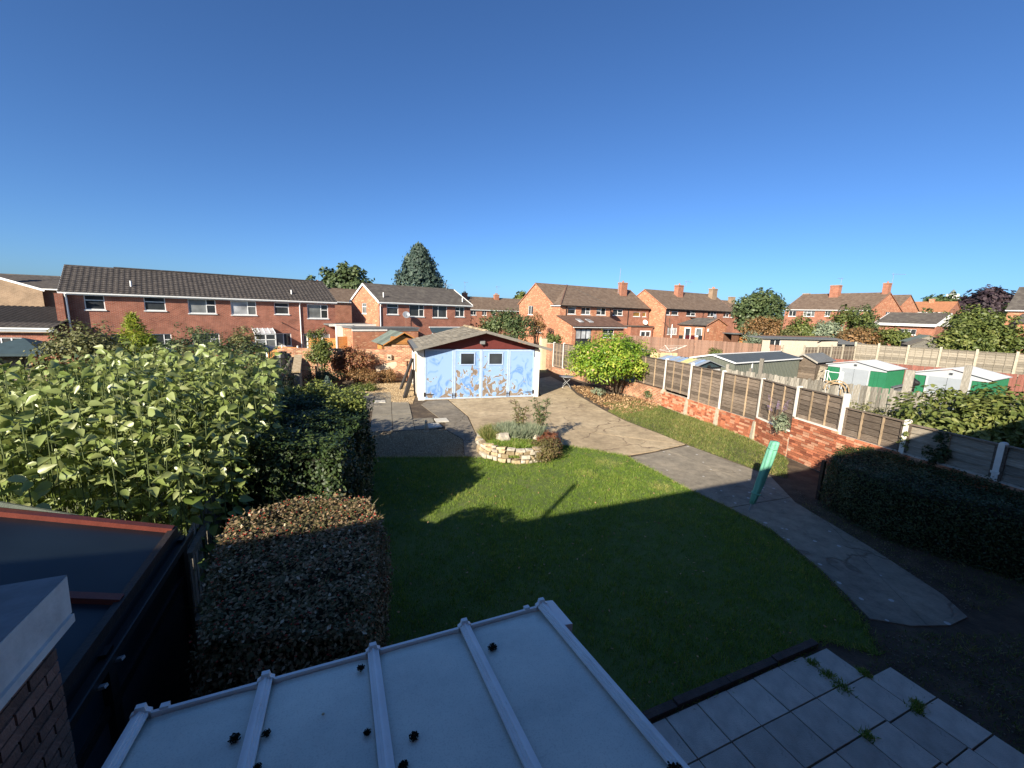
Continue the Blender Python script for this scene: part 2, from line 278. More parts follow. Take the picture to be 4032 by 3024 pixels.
leafmat('leaf_red', [(0.10, 0.04, 0.02), (0.22, 0.08, 0.04), (0.34, 0.17, 0.08)], 0.55, 0.15)
leafmat('leaf_purple', [(0.022, 0.016, 0.018), (0.04, 0.026, 0.030), (0.065, 0.04, 0.045)], 0.55, 0.05)
leafmat('leaf_silver', [(0.12, 0.16, 0.10), (0.21, 0.25, 0.16), (0.32, 0.34, 0.22)], 0.6, 0.15)
leafmat('leaf_spruce', [(0.05, 0.09, 0.07), (0.10, 0.15, 0.12), (0.24, 0.29, 0.24)], 0.6, 0.05)
leafmat('heather', [(0.055, 0.05, 0.018), (0.12, 0.11, 0.035), (0.19, 0.15, 0.06), (0.13, 0.06, 0.04)], 0.6, 0.1)
leafmat('flower_lilac', [(0.20, 0.14, 0.26), (0.30, 0.24, 0.36)], 0.6, 0.1)
leafmat('grass_blade', [(0.07, 0.13, 0.016), (0.14, 0.24, 0.028), (0.24, 0.335, 0.055), (0.40, 0.38, 0.13)], 0.5, 0.35)
leafmat('grass_rough', [(0.06, 0.10, 0.02), (0.12, 0.17, 0.03), (0.25, 0.24, 0.08), (0.40, 0.30, 0.14)], 0.6, 0.25)
leafmat('dead_leaf', [(0.20, 0.11, 0.05), (0.38, 0.23, 0.11), (0.52, 0.36, 0.20)], 0.7, 0.1)
leafmat('stone_chip', [(0.22, 0.15, 0.08), (0.42, 0.30, 0.17), (0.60, 0.48, 0.31)], 0.9, 0.0)
leafmat('leaf_moss', [(0.010, 0.012, 0.009), (0.02, 0.022, 0.014)], 0.9, 0.0, 0.1)
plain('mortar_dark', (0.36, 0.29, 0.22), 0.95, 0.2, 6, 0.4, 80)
plain('felt_lead', (0.17, 0.18, 0.19), 0.8, 0.25, 5, 0.3, 30, dirt=((0.28, 0.29, 0.28), 3, 0.6))
plain('panel_dark', (0.045, 0.047, 0.055), 0.7, 0.2, 4, 0.1, 20)
plain('tile_rust', (0.15, 0.085, 0.06), 0.88, 0.28, 2.2, 0.3, 50, c2=(0.20, 0.125, 0.09))
glassmat('glass_amber', (0.20, 0.12, 0.03), 0.3)
plain('weedy_soil', (0.12, 0.105, 0.055), 1.0, 0.5, 1.6, 0.7, 30, c2=(0.14, 0.17, 0.05), dirt=((0.13, 0.095, 0.06), 1.2, 0.52))
leafmat('crumb', [(0.06, 0.045, 0.03), (0.14, 0.11, 0.075), (0.30, 0.26, 0.20)], 0.95, 0.0)
# ------------------------------------------------------------------ mesh helpers
class MB:
    """collects shapes and links them as one mesh object"""
    def __init__(s): s.v = []; s.f = []
    def add(s, vs, fs):
        o = len(s.v); s.v += [tuple(p) for p in vs]; s.f += [tuple(i + o for i in f) for f in fs]; return s
    def box(s, x0, x1, y0, y1, z0, z1):
        return s.add([(x0, y0, z0), (x1, y0, z0), (x1, y1, z0), (x0, y1, z0), (x0, y0, z1), (x1, y0, z1), (x1, y1, z1), (x0, y1, z1)],
                     [(0, 3, 2, 1), (4, 5, 6, 7), (0, 1, 5, 4), (1, 2, 6, 5), (2, 3, 7, 6), (3, 0, 4, 7)])
    def hexa(s, p): return s.add(p, [(0, 3, 2, 1), (4, 5, 6, 7), (0, 1, 5, 4), (1, 2, 6, 5), (2, 3, 7, 6), (3, 0, 4, 7)])
    def face(s, *p): return s.add(p, [tuple(range(len(p)))])
    def prism(s, poly, fn, c0, c1):
        """poly of (a,b) extruded from c0 to c1; fn(a,b,c) gives xyz"""
        n = len(poly); vs = [fn(a, b, c0) for a, b in poly] + [fn(a, b, c1) for a, b in poly]
        return s.add(vs, [tuple(range(n - 1, -1, -1)), tuple(range(n, 2 * n))] + [(i, (i + 1) % n, (i + 1) % n + n, i + n) for i in range(n)])
    def slab(s, poly, z0, z1): return s.prism(poly, lambda a, b, c: (a, b, c), z0, z1)
    def bar(s, p0, p1, wd, ht, up=(0, 0, 1)):
        p0 = Vector(p0); p1 = Vector(p1); d = (p1 - p0).normalized(); up = Vector(up)
        x = d.cross(up)
        if x.length < 1e-4: x = d.cross(Vector((0, 1, 0)))
        x.normalize(); z = x.cross(d).normalized(); x = x * wd / 2; z = z * ht / 2
        return s.hexa([p0 - x - z, p0 + x - z, p1 + x - z, p1 - x - z, p0 - x + z, p0 + x + z, p1 + x + z, p1 - x + z])
    def tube(s, pts, rad, n=8):
        pts = [Vector(p) for p in pts]; rad = [rad] * len(pts) if isinstance(rad, (int, float)) else rad
        o = len(s.v)
        for i, p in enumerate(pts):
            d = (pts[min(i + 1, len(pts) - 1)] - pts[max(i - 1, 0)]).normalized()
            a = d.cross(Vector((0.13, 0.2, 0.97)) if abs(d.z) < 0.9 else Vector((0, 1, 0))).normalized(); b = d.cross(a)
            for k in range(n):
                t = 2 * math.pi * k / n; s.v.append(tuple(p + (a * math.cos(t) + b * math.sin(t)) * rad[i]))
        for i in range(len(pts) - 1):
            for k in range(n): s.f.append((o + i * n + k, o + i * n + (k + 1) % n, o + (i + 1) * n + (k + 1) % n, o + (i + 1) * n + k))
        s.f.append(tuple(o + k for k in range(n))[::-1]); s.f.append(tuple(o + (len(pts) - 1) * n + k for k in range(n)))
        return s
    def lathe(s, prof, n=16, c=(0, 0, 0), axis=None):
        """prof of (r,h) round +Z, or round the given axis"""
        q = Vector(axis).to_track_quat('Z', 'Y') if axis else Quaternion()
        o = len(s.v); c = Vector(c)
        for r, h in prof:
            for k in range(n):
                t = 2 * math.pi * k / n; s.v.append(tuple(c + q @ Vector((r * math.cos(t), r * math.sin(t), h))))
        for i in range(len(prof) - 1):
            for k in range(n): s.f.append((o + i * n + k, o + i * n + (k + 1) % n, o + (i + 1) * n + (k + 1) % n, o + (i + 1) * n + k))
        s.f.append(tuple(o + k for k in range(n))[::-1]); s.f.append(tuple(o + (len(prof) - 1) * n + k for k in range(n)))
        return s
    def mesh(s, name, mat, smooth=False):
        me = bpy.data.meshes.new(name); me.from_pydata(s.v, [], s.f)
        if mat: me.materials.append(MATS[mat])
        uv = me.uv_layers.new(name='UVMap'); d = np.zeros((len(me.loops), 2), np.float32)
        V = np.array(s.v, np.float32)
        for p in me.polygons:
            n = p.normal; ax, ay, az = abs(n.x), abs(n.y), abs(n.z)
            ls = list(p.loop_indices); vs = V[list(p.vertices)]
            d[ls] = vs[:, [1, 2]] if ax >= ay and ax >= az else (vs[:, [0, 2]] if ay >= az else vs[:, [0, 1]])
        uv.data.foreach_set('uv', d.ravel())
        if smooth: me.polygons.foreach_set('use_smooth', [True] * len(me.polygons))
        me.update(); return me
    def build(s, name, mat, parent=None, smooth=False): return link(name, s.mesh(name, mat, smooth), parent)
def link(name, me, parent=None, loc=(0, 0, 0), rz=0.0):
    o = bpy.data.objects.new(name, me); COL.objects.link(o); o.location = loc; o.rotation_euler = (0, 0, rz)
    if parent: o.parent = parent
    return o
def tag(o, label=None, cat=None, group=None, kind=None):
    if label: o['label'] = label
    if cat: o['category'] = cat
    if group: o['group'] = group
    if kind: o['kind'] = kind
    return o
def thing(name, label, cat, loc=(0, 0, 0), ang=0.0, group=None):
    o = bpy.data.objects.new(name, None); COL.objects.link(o); o.empty_display_size = 0.2
    o.location = (*loc, 0) if len(loc) == 2 else loc; o.rotation_euler = (0, 0, R(ang)); return tag(o, label, cat, group)
def inst(name, me, parent, loc, rot=(0, 0, 0), sc=(1, 1, 1)):
    o = bpy.data.objects.new(name, me); COL.objects.link(o); o.parent = parent; o.location = loc; o.rotation_euler = rot; o.scale = sc; return o
def inpoly(P, poly):
    x, y = P[:, 0], P[:, 1]; ins = np.zeros(len(P), bool); n = len(poly); j = n - 1
    for i in range(n):
        xi, yi = poly[i]; xj, yj = poly[j]
        c = ((yi > y) != (yj > y)) & (x < (xj - xi) * (y - yi) / (yj - yi + 1e-12) + xi); ins ^= c; j = i
    return ins
def scatter(poly, n, holes=()):
    a = np.array(poly); lo, hi = a.min(0), a.max(0); out = np.zeros((0, 2))
    while len(out) < n:
        P = rng.uniform(lo, hi, (n * 2, 2)); k = inpoly(P, poly)
        for h in holes: k &= ~inpoly(P, h)
        out = np.vstack([out, P[k]])
    return out[:n]
def clip(poly, px, py, nx, ny):
    """keep the side of the line through (px,py) that (nx,ny) points to"""
    out = []; n = len(poly)
    for i in range(n):
        a, b = poly[i], poly[(i + 1) % n]
        da = (a[0] - px) * nx + (a[1] - py) * ny; db = (b[0] - px) * nx + (b[1] - py) * ny
        if da >= 0: out.append(a)
        if (da >= 0) != (db >= 0): t = da / (da - db); out.append((a[0] + (b[0] - a[0]) * t, a[1] + (b[1] - a[1]) * t))
    return out
def split(poly, lines):
    ps = [poly]
    for (px, py, ang) in lines:
        nx, ny = -math.sin(R(ang)), math.cos(R(ang)); q = []
        for p in ps:
            for s in (1, -1):
                c = clip(p, px, py, nx * s, ny * s)
                if len(c) > 2: q.append(c)
        ps = q
    return ps
def inset(poly, d):
    c = np.mean(np.array(poly), 0); return [(x + (c[0] - x) * d / max(0.2, math.hypot(c[0] - x, c[1] - y)), y + (c[1] - y) * d / max(0.2, math.hypot(c[0] - x, c[1] - y))) for x, y in poly]
def fastmesh(name, V, F, mat, v=None, parent=None):
    """big numpy meshes: V (n,3), F (m,k) all the same k; v per-face value for the leaf ramp"""
    me = bpy.data.meshes.new(name); me.vertices.add(len(V)); me.vertices.foreach_set('co', np.asarray(V, np.float32).ravel())
    m, k = F.shape; me.loops.add(m * k); me.loops.foreach_set('vertex_index', F.astype(np.int32).ravel())
    me.polygons.add(m); me.polygons.foreach_set('loop_start', np.arange(0, m * k, k, dtype=np.int32))
    me.update(calc_edges=True); me.materials.append(MATS[mat])
    if v is not None:
        a = me.attributes.new('v', 'FLOAT', 'FACE'); a.data.foreach_set('value', np.asarray(v, np.float32))
    me.validate(); return link(name, me, parent)
def unit(a): return a / np.maximum(np.linalg.norm(a, axis=-1, keepdims=True), 1e-9)
def leafmesh(name, P, Nrm, size, mat, parent=None, shape='diamond', aspect=0.55, v=None, droop=0.0):
    """one leaf per point, facing about Nrm"""
    n = len(P); size = np.broadcast_to(size, (n,)) * rng.uniform(0.7, 1.25, n)
    Nrm = unit(Nrm); rd = rng.normal(size=(n, 3)); rd[:, 2] -= droop
    L = unit(rd - (rd * Nrm).sum(1, keepdims=True) * Nrm); Sd = np.cross(L, Nrm)
    s = size[:, None]; w_ = s * aspect
    if v is None: v = rng.random(n)
    if shape == 'diamond':
        V = np.stack([P, P + L * s * 0.5 + Sd * w_ * 0.5, P + L * s, P + L * s * 0.5 - Sd * w_ * 0.5], 1).reshape(-1, 3)
        F = np.arange(4 * n).reshape(n, 4); vv = v
    elif shape == 'big':
        up = Nrm * s
        b = P; t = P + L * s - up * 0.14; mid = P + L * s * 0.45 + up * -0.10
        pts = [b, P + L * s * 0.12 + Sd * w_ * 0.42 + up * .03, P + L * s * 0.42 + Sd * w_ * 0.52 + up * 0.05, P + L * s * 0.75 + Sd * w_ * 0.28 - up * .02, t,
               P + L * s * 0.75 - Sd * w_ * 0.28 - up * .02, P + L * s * 0.42 - Sd * w_ * 0.52 + up * 0.05, P + L * s * 0.12 - Sd * w_ * 0.42 + up * .03, mid]
        V = np.stack(pts, 1).reshape(-1, 3); o = (np.arange(n) * 9)[:, None]
        F = np.concatenate([o + np.array([[0, 1, 2, 8]]), o + np.array([[8, 2, 3, 4]]), o + np.array([[8, 4, 5, 6]]), o + np.array([[0, 8, 6, 7]])]); vv = np.tile(v, 4)
    elif shape == 'blade':
        V = np.stack([P - Sd * w_ * 0.5, P + Sd * w_ * 0.5, P + Nrm * s], 1).reshape(-1, 3); F = np.arange(3 * n).reshape(n, 3); vv = v
    else:  # chip: small squashed octahedron
        e = np.array([[1, 0, 0], [0, 1, 0], [-1, 0, 0], [0, -1, 0], [0, 0, .7], [0, 0, -.7]]) * 0.5
        J = rng.uniform(0.7, 1.3, (n, 6, 1)); th = rng.uniform(0, 6.28, n); c, q = np.cos(th), np.sin(th)
        E = e[None] * J * size[:, None, None]; X = E[..., 0] * c[:, None] - E[..., 1] * q[:, None]; Y = E[..., 0] * q[:, None] + E[..., 1] * c[:, None]
        V = (np.stack([X, Y, E[..., 2]], -1) + P[:, None]).reshape(-1, 3); o = (np.arange(n) * 6)[:, None]
        F = np.concatenate([o + np.array([[a, b, cc]]) for a, b, cc in ((0, 1, 4), (1, 2, 4), (2, 3, 4), (3, 0, 4), (1, 0, 5), (2, 1, 5), (3, 2, 5), (0, 3, 5))]); vv = np.tile(v, 8)
    return fastmesh(name, V, F, mat, vv, parent)
def ball(n):  return unit(rng.normal(size=(n, 3)))
def clumps(c, rad, k, cr, per, flat=0.25, lo=-0.6):
    """leaf points on the outside of k clumps spread over an ellipsoid: uneven outline, gaps, light and dark"""
    c = np.array(c); rad = np.array(rad); C = ball(k); C[:, 2] = np.where(C[:, 2] < lo, -C[:, 2] * 0.5, C[:, 2])
    C = C * rng.uniform(0.45, 1.0, (k, 1)) * rad + c; r = cr * rng.uniform(0.6, 1.3, k)
    P = []; Nn = []; v = []
    for i in range(k):
        d = ball(per); d[:, 2] += flat; d = unit(d)
        q = C[i] + d * r[i] * rng.uniform(0.55, 1.1, (per, 1)); P.append(q)
        o = unit((q - c) / rad); Nn.append(unit(d * 0.8 + o * 0.5 + np.array([0, 0, 0.35]) + rng.normal(size=(per, 3)) * 0.45))
        v.append(np.clip(rng.normal(0.45 + rng.normal() * 0.16, 0.2, per), 0, 1))
    return np.vstack(P), np.vstack(Nn), np.concatenate(v)
def bush(name, label, cat, c, rad, leaf, mat, k=60, per=60, cr=None, shape='diamond', aspect=0.6, group=None, stem=True, lo=-0.7, droop=0.2, extra=None):
    t = thing(name, label, cat, (c[0], c[1], 0), 0, group); cl = (0, 0, c[2])
    P, Nn, v = clumps(cl, rad, k, cr or min(rad) * 0.34, per, lo=lo)
    ok = P[:, 2] > 0.03; P, Nn, v = P[ok], Nn[ok], v[ok]
    leafmesh('foliage', P, Nn, leaf, mat, t, shape, aspect, v, droop)
    if extra:
        em, fr, sel = extra; kk = (rng.random(len(P)) < fr) & sel(P); leafmesh('turning_leaves', P[kk] + Nn[kk] * 0.03, Nn[kk], leaf, em, t, shape, aspect)
    if stem:
        m = MB(); top = c[2] + rad[2] * 0.4
        for i in range(5):
            a = 6.28 * i / 5 + 0.4; q = (math.cos(a) * rad[0] * 0.55, math.sin(a) * rad[1] * 0.55, top)
            m.tube([(math.cos(a) * .08, math.sin(a) * .08, -0.02), (q[0] * .45, q[1] * .45, top * .5), q], [.05 + top * .01, .04, .012], 6)
        m.build('stems', 'bark', t)
    return t
def tree(name, label, c, rad, leaf, mat, k=80, per=70, cr=None, trunk=0.25, shape='diamond', aspect=0.7):
    t = thing(name, label, 'tree', (c[0], c[1], 0)); P, Nn, v = clumps((0, 0, c[2]), rad, k, cr or min(rad) * 0.3, per)
    leafmesh('crown', P, Nn, leaf, mat, t, shape, aspect, v)
    m = MB(); m.tube([(0, 0, -0.1), (0.1, 0, c[2] * 0.5), (0, 0.1, c[2]), (0, 0, c[2] + rad[2] * .6)], [trunk, trunk * .75, trunk * .5, .04], 8)
    for i in range(7):
        a = i * 0.9; z = c[2] - rad[2] * 0.5 + i * rad[2] * 0.12; m.tube([(0, 0, z), (math.cos(a) * rad[0] * .4, math.sin(a) * rad[1] * .4, z + rad[2] * .3), (math.cos(a) * rad[0] * .75, math.sin(a) * rad[1] * .75, z + rad[2] * .5)], [trunk * .4, trunk * .25, .03], 6)
    m.build('trunk', 'bark', t); return t
def hedge(name, label, poly, h, leaf, mat, n, bulge=0.12, core='hedge_core', inset_d=0.16, topmat=None, shape='diamond', cat='hedge', wob=0.12):
    """clipped hedge: added dark core that blocks light and leaves over its sides and top"""
    A = np.array(poly); c = A.mean(0); t = thing(name, label, cat, (c[0], c[1], 0)); A = A - c
    MB().slab([tuple(q) for q in inset([tuple(a) for a in A], inset_d)], 0.0, h - inset_d).build('light_block_core', core, t)  # unseen solid core, added to stop light passing through the leaves
    B = np.roll(A, -1, 0); ln = np.linalg.norm(B - A, axis=1); area = 0.5 * abs(np.sum(A[:, 0] * B[:, 1] - B[:, 0] * A[:, 1]))
    sa = ln.sum() * h; nt_ = int(n * area / (area + sa)); ns = n - nt_
    T = scatter([tuple(a) for a in A], nt_); Pt = np.column_stack([T, np.full(nt_, h)]); Nt = np.tile([0, 0, 1.0], (nt_, 1))
    e = rng.choice(len(A), ns, p=ln / ln.sum()); q = rng.random((ns, 1)); XY = A[e] * (1 - q) + B[e] * q; nr = (B - A)[e]; nr = unit(np.column_stack([nr[:, 1], -nr[:, 0], np.zeros(ns)]))
    if np.sum(A[:, 0] * B[:, 1] - B[:, 0] * A[:, 1]) < 0: nr = -nr
    Ps = np.column_stack([XY, rng.random(ns) ** 0.9 * h]); P = np.vstack([Pt, Ps]); Nn = np.vstack([Nt, nr])
    f = (np.sin(P[:, 0] * 5.1 + P[:, 2] * 3) + np.sin(P[:, 1] * 4.3 + 1.7 + P[:, 2] * 4.1) + np.sin((P[:, 0] - P[:, 1]) * 9.0)) / 3
    edge = np.clip((h - P[:, 2]) / 0.22, 0, 1); rnd = np.where(np.abs(Nn[:, 2]) > .5, 0, (1 - edge) ** 2 * bulge)
    P = P + Nn * (f * wob * 0.5 - rnd + rng.normal(size=len(P)) * 0.035)[:, None]
    Nj = unit(Nn + rng.normal(size=P.shape) * 0.55 + np.array([0, 0, 0.25])); v = np.clip(rng.normal(0.4, 0.22, len(P)) + f * 0.12, 0, 1)
    leafmesh('foliage', P, Nj, leaf, mat, t, shape, 0.6, v); return t, P, Nj
def ring(cx, cy, r, n=40, a0=0, a1=360, ry=None): return [(cx + r * math.cos(R(a0 + (a1 - a0) * i / (n - (a1 - a0 < 360)))), cy + (ry or r) * math.sin(R(a0 + (a1 - a0) * i / (n - (a1 - a0 < 360))))) for i in range(n)]
# ------------------------------------------------------------------ the ground
HOUSE_A = 23.0                                  # our house wall runs 23 degrees off the x axis
hu = (math.cos(R(HOUSE_A)), math.sin(R(HOUSE_A))); hn = (-hu[1], hu[0])
def H(u, d): return (hu[0] * u + hn[0] * d, hu[1] * u + hn[1] * d)
PLANTER = (0.22, 12.45, 1.28)
tag(MB().face((-900, -300, -.06), (900, -300, -.06), (900, 1200, -.06), (-900, 1200, -.06)).build('ground', 'ground_far'), kind='structure')
soil_poly = [(-12.5, 23.5), (-3.0, 1.2), (4.6, 1.0), (11.0, 3.6), (10.4, 6.5), (9.0, 12.6), (7.0, 21.1), (3.0, 30.0), (-6.0, 25.2)]
tag(MB().slab(soil_poly, -.05, -.012).build('garden_soil', 'soil'), kind='structure')
lawn_poly = [(-4.15, 11.27), (-2.6, 11.45), (-1.2, 11.6), (-.75, 11.55)] + ring(*PLANTER, 12, 220, 345)[0:12] + [(1.75, 13.02), (2.5, 12.75), (3.58, 12.2), (4.1, 11.0), (4.56, 9.76), (5.1, 8.75), (5.42, 7.9), (5.46, 6.6), (5.3, 5.5), (4.95, 4.75), (4.38, 4.98), (1.45, 3.72), (.3, 2.2), (-2.0, 1.4), (-3.0, 6.6), (-3.35, 9.0)]
tag(MB().slab(lawn_poly, -.04, -.004).build('lawn', 'lawn_base'), kind='structure')
strip_poly = [(4.35, 18.2), (4.75, 16.6), (5.6, 14.72), (6.05, 13.6), (7.2, 11.3), (7.7, 10.8), (8.75, 12.4), (8.75, 14.5), (7.85, 17.7), (7.2, 19.6), (5.6, 19.0)]
tag(MB().slab(strip_poly, -.03, -.006).build('rough_lawn', 'weedy_soil'), kind='structure')
gravel_poly = [(-4.95, 13.7), (-2.45, 14.42), (-1.6, 13.3), (-1.35, 11.62), (-4.2, 11.32), (-4.9, 12.4)]
gravel2_poly = [(-4.5, 18.3), (-4.95, 21.0), (-5.6, 23.6), (-9.6, 22.9), (-7.9, 20.9), (-5.4, 18.4)]
tag(MB().slab(gravel_poly, -.03, -.004).build('gravel_path', 'gravel_bed'), kind='structure')
tag(MB().slab(gravel2_poly, -.03, -.004).build('gravel_yard', 'gravel_bed'), kind='structure')
def chips(name, label, poly, n, size, mat='stone_chip'):
    P = scatter(poly, n); P = np.column_stack([P, np.full(n, size * .15)])
    return tag(leafmesh(name, P, np.tile([0, 0, 1.], (n, 1)), size, mat, None, 'chip'), label, 'gravel', kind='stuff')
chips('gravel', 'buff stone chippings between the lawn and the old paving slabs', gravel_poly, 9000, .035)
chips('debris', 'small stones and crumbs on the bare earth by the patio', [(4.75, 4.4), (5.3, 5.1), (7.4, 5.1), (9.0, 4.2), (8.4, 3.0), (5.4, 3.2)], 1500, .022, 'crumb')
chips('debris', 'crumbs of earth and stone along the path beside the hedge', [(6.95, 9.3), (7.1, 7.4), (7.1, 5.6), (8.2, 6.4), (7.35, 8.6), (7.5, 10.2)], 900, .02, 'crumb')
chips('gravel', 'buff stone chippings beside the white garage wall', gravel2_poly, 5000, .05)
def blades(name, label, poly, n, h, wd, mat, holes=(), lean=.35, patch=None):
    P = scatter(poly, n, holes); x, y = P[:, 0], P[:, 1]
    f = np.sin(x * 1.3 + 1) * np.sin(y * 1.1) + .6 * np.sin(x * 3.7 + y * 2.1) * np.sin(y * 4.1 - x) + .4 * np.sin(x * 9 + 2) * np.sin(y * 8.3)
    f2 = np.sin(x * 17 + 3 * np.sin(y * 5)) * np.sin(y * 15 + 2 * np.sin(x * 7)); v = np.clip(.42 + .10 * f + .12 * f2 + rng.normal(size=n) * .18, 0, 1)
    if patch is not None:
        for (px, py, pr, pv) in patch: k = np.hypot(x - px, y - py) < pr * rng.uniform(.4, 1.1, n); v[k] = np.clip(v[k] + pv, 0, 1)
    Nn = unit(np.column_stack([rng.normal(size=(n, 2)) * lean, np.ones(n)])); Z = np.full(n, -.01)
    return tag(leafmesh(name, np.column_stack([P, Z]), Nn, h * (1 + .2 * f + .3 * f2), mat, None, 'blade', wd, v), label, 'grass', kind='stuff')
blades('grass', 'short mown green grass of the lawn', lawn_poly, 210000, .055, .15, 'grass_blade', patch=[(-1.0, 9.2, .7, .2), (.6, 11.0, .9, .12), (3.4, 8.6, .8, .15), (-2.0, 8.2, .6, .15), (1.6, 7.9, .9, -.12), (2.9, 11.6, .5, .4), (3.9, 9.9, .35, .4), (1.0, 9.9, .45, .25), (-.2, 10.0, .4, .2), (2.1, 10.6, .4, .2)])
blades('grass', 'rough weedy grass beside the low brick wall', strip_poly, 30000, .10, .15, 'grass_rough', lean=.8)
blades('grass', 'sparse weeds on bare earth at the corner of the patio', [(4.6, 4.5), (5.4, 5.2), (7.6, 5.2), (8.6, 3.8), (5.5, 3.2)], 5000, .06, .15, 'grass_rough', lean=.8)
blades('grass', 'thin weeds along the soil under the clipped hedge', [(6.9, 9.4), (7.5, 8.9), (9.1, 6.3), (7.3, 5.6), (6.8, 7.5)], 3000, .05, .15, 'grass_rough', lean=.8)

n = 420; xy = scatter(lawn_poly, n); tag(leafmesh('fallen_leaves', np.column_stack([xy, rng.uniform(.03, .05, n)]), unit(rng.normal(size=(n, 3)) * .4 + [0, 0, 1]), .05, 'dead_leaf'), 'scattered small fallen leaves on the lawn', 'leaves', kind='stuff')
E_ = np.array(lawn_poly); seg = np.roll(E_, -1, 0) - E_; q = rng.choice(len(E_), 9000, p=np.linalg.norm(seg, axis=1) / np.linalg.norm(seg, axis=1).sum()); tt = rng.random((9000, 1)); XY = E_[q] + seg[q] * tt + rng.normal(size=(9000, 2)) * .045
tag(leafmesh('edge_grass', np.column_stack([XY, np.zeros(9000)]), unit(np.column_stack([rng.normal(size=(9000, 2)) * .8, np.ones(9000)])), .075, 'grass_blade', None, 'blade', .12), 'ragged grass spilling over the edge of the lawn', 'grass', kind='stuff')
# drive and paths: concrete laid in bays, each bay a slab
def paving(name, mat, polys, z0=-.05, z1=.012, gap=.012):
    t = MB().slab(polys[0], z0, z0 + .004).build(name, 'soil'); tag(t, kind='structure')
    for p in polys[1]: MB().slab(inset(p, gap), z0 + .006, z1 + random.uniform(-.004, .004)).build('slab', mat, t)
    return t
drive = [(-3.03, 19.38), (-1.74, 16.36), (-1.15, 13.7), (0.2, 13.8), (1.72, 13.06), (2.6, 12.72), (3.58, 12.2), (4.6, 12.7), (6.0, 13.57), (5.54, 14.7), (4.7, 16.5), (4.2, 18.35), (3.5, 21.7), (3.3, 25.0), (2.6, 27.8), (1.2, 26.0), (1.55, 21.0), (1.3, 20.72)]
paving('concrete_drive', 'concrete_tan', (drive, split(drive, [(0, 17.3, 12), (0, 21.0, 17), (1.6, 16, 95), (3.6, 14.4, -20)])))
path = [(3.66, 12.05), (4.15, 11.0), (4.62, 9.8), (5.15, 8.8), (5.5, 7.95), (5.54, 6.6), (5.4, 5.4), (5.9, 5.28), (6.5, 5.32), (6.95, 5.5), (7.1, 6.0), (7.08, 7.4), (6.9, 9.3), (7.3, 10.9), (6.05, 13.45), (4.65, 12.6)]
paving('concrete_path', 'concrete_grey', (path, split(path, [(5.3, 12.5, -62), (6.0, 9.2, 20), (6.6, 7.0, 75)])))
apron = [(-4.1, 18.2), (-3.95, 19.05), (-3.08, 19.32), (-1.8, 16.36), (-1.2, 13.9), (-1.05, 12.4), (-.75, 11.62), (-1.33, 11.66), (-1.58, 13.32), (-2.4, 14.5), (-2.5, 15.3)]
paving('tarmac_apron', 'tarmac_patch', (apron, split(apron, [(-2.6, 16.3, 17)])))
# old square slabs beside the garage
e1 = (math.cos(R(17)), math.sin(R(17))); e2 = (-e1[1], e1[0])
def Q(a, b): return (-4.9 + e1[0] * a + e2[0] * b, 13.78 + e1[1] * a + e2[1] * b)
base_ = [Q(0, 0), Q(2.4, 0), Q(2.4, 1.5), Q(1.55, 1.5), Q(1.55, 4.6), Q(.78, 4.6), Q(.78, 6.9), Q(-1.55, 6.9), Q(-1.55, 3.0), Q(0, 3.0)]
op = MB().slab(base_, -.05, -.02).build('old_paving', 'soil'); tag(op, kind='structure')
for i in range(-2, 3):
    for j in range(9):
        a, b = i * .775 + .387, j * .775 + .387
        if inpoly(np.array([Q(a, b)]), base_)[0]:
            MB().slab([Q(a - .378, b - .378), Q(a + .378, b - .378), Q(a + .378, b + .378), Q(a - .378, b + .378)], -.015, .016 + random.uniform(-.006, .008)).build('slab', 'paving_slab_old', op)
for k, (a, b, lab) in enumerate(((.27, 4.75, 'pale concrete slab lying on the apron near the garage corner'), (2.62, 1.05, 'pale flagstone leaning over the gravel beside the statue'), (2.25, .35, 'pale flagstone flat on the gravel next to the small statue'))):
    o = MB().slab([(-.25, -.22), (.25, -.24), (.23, .22), (-.25, .24)], 0, .03).build('loose_slab', 'paving_slab_pale'); q = Q(a, b); o.location = (q[0], q[1], .016); o.rotation_euler = (R(2 * k), 0, R(17 + 5 * k)); tag(o, lab, 'slab')
# patio by the house: 450 mm slabs with a kerb along the grass
P0 = (1.36, 3.60)                                # outer corner of the laid slabs, hidden by the conservatory
def PT(a, b): return (P0[0] + hu[0] * a + hn[0] * b, P0[1] + hu[1] * a + hn[1] * b)
pat = MB().slab([PT(-.6, -2.4), PT(3.62, -2.4), PT(3.62, -.05), PT(3.2, .0), PT(-.6, 0)], -.05, -.006).build('patio', 'soil'); tag(pat, kind='structure')
sm = MB().box(-.219, .219, -.219, .219, -.03, .02).mesh('slab', 'paving_slab')
for i in range(-1, 8):
    for j in range(5):
        a, b = i * .455 + .2275, -(j * .455 + .2275) - (.03 if i == 6 else 0) - (.06 if i == 7 else 0)
        if i == 7 and j == 0: continue
        if i == 7: a += .0
        o = inst('slab', sm, pat, (*PT(a, b), random.uniform(-.003, .004)), (0, 0, R(HOUSE_A) + random.uniform(-.006, .006)))
for k in range(4):
    o = MB().box(0, .80, .03, .12, -.04, .055 + .01 * (k % 2)).build('kerb', 'kerb_dark', pat); q = PT(-.5 + k * .82 + .35, .0); o.location = (*q, 0); o.rotation_euler = (0, 0, R(HOUSE_A) + random.uniform(-.01, .01))
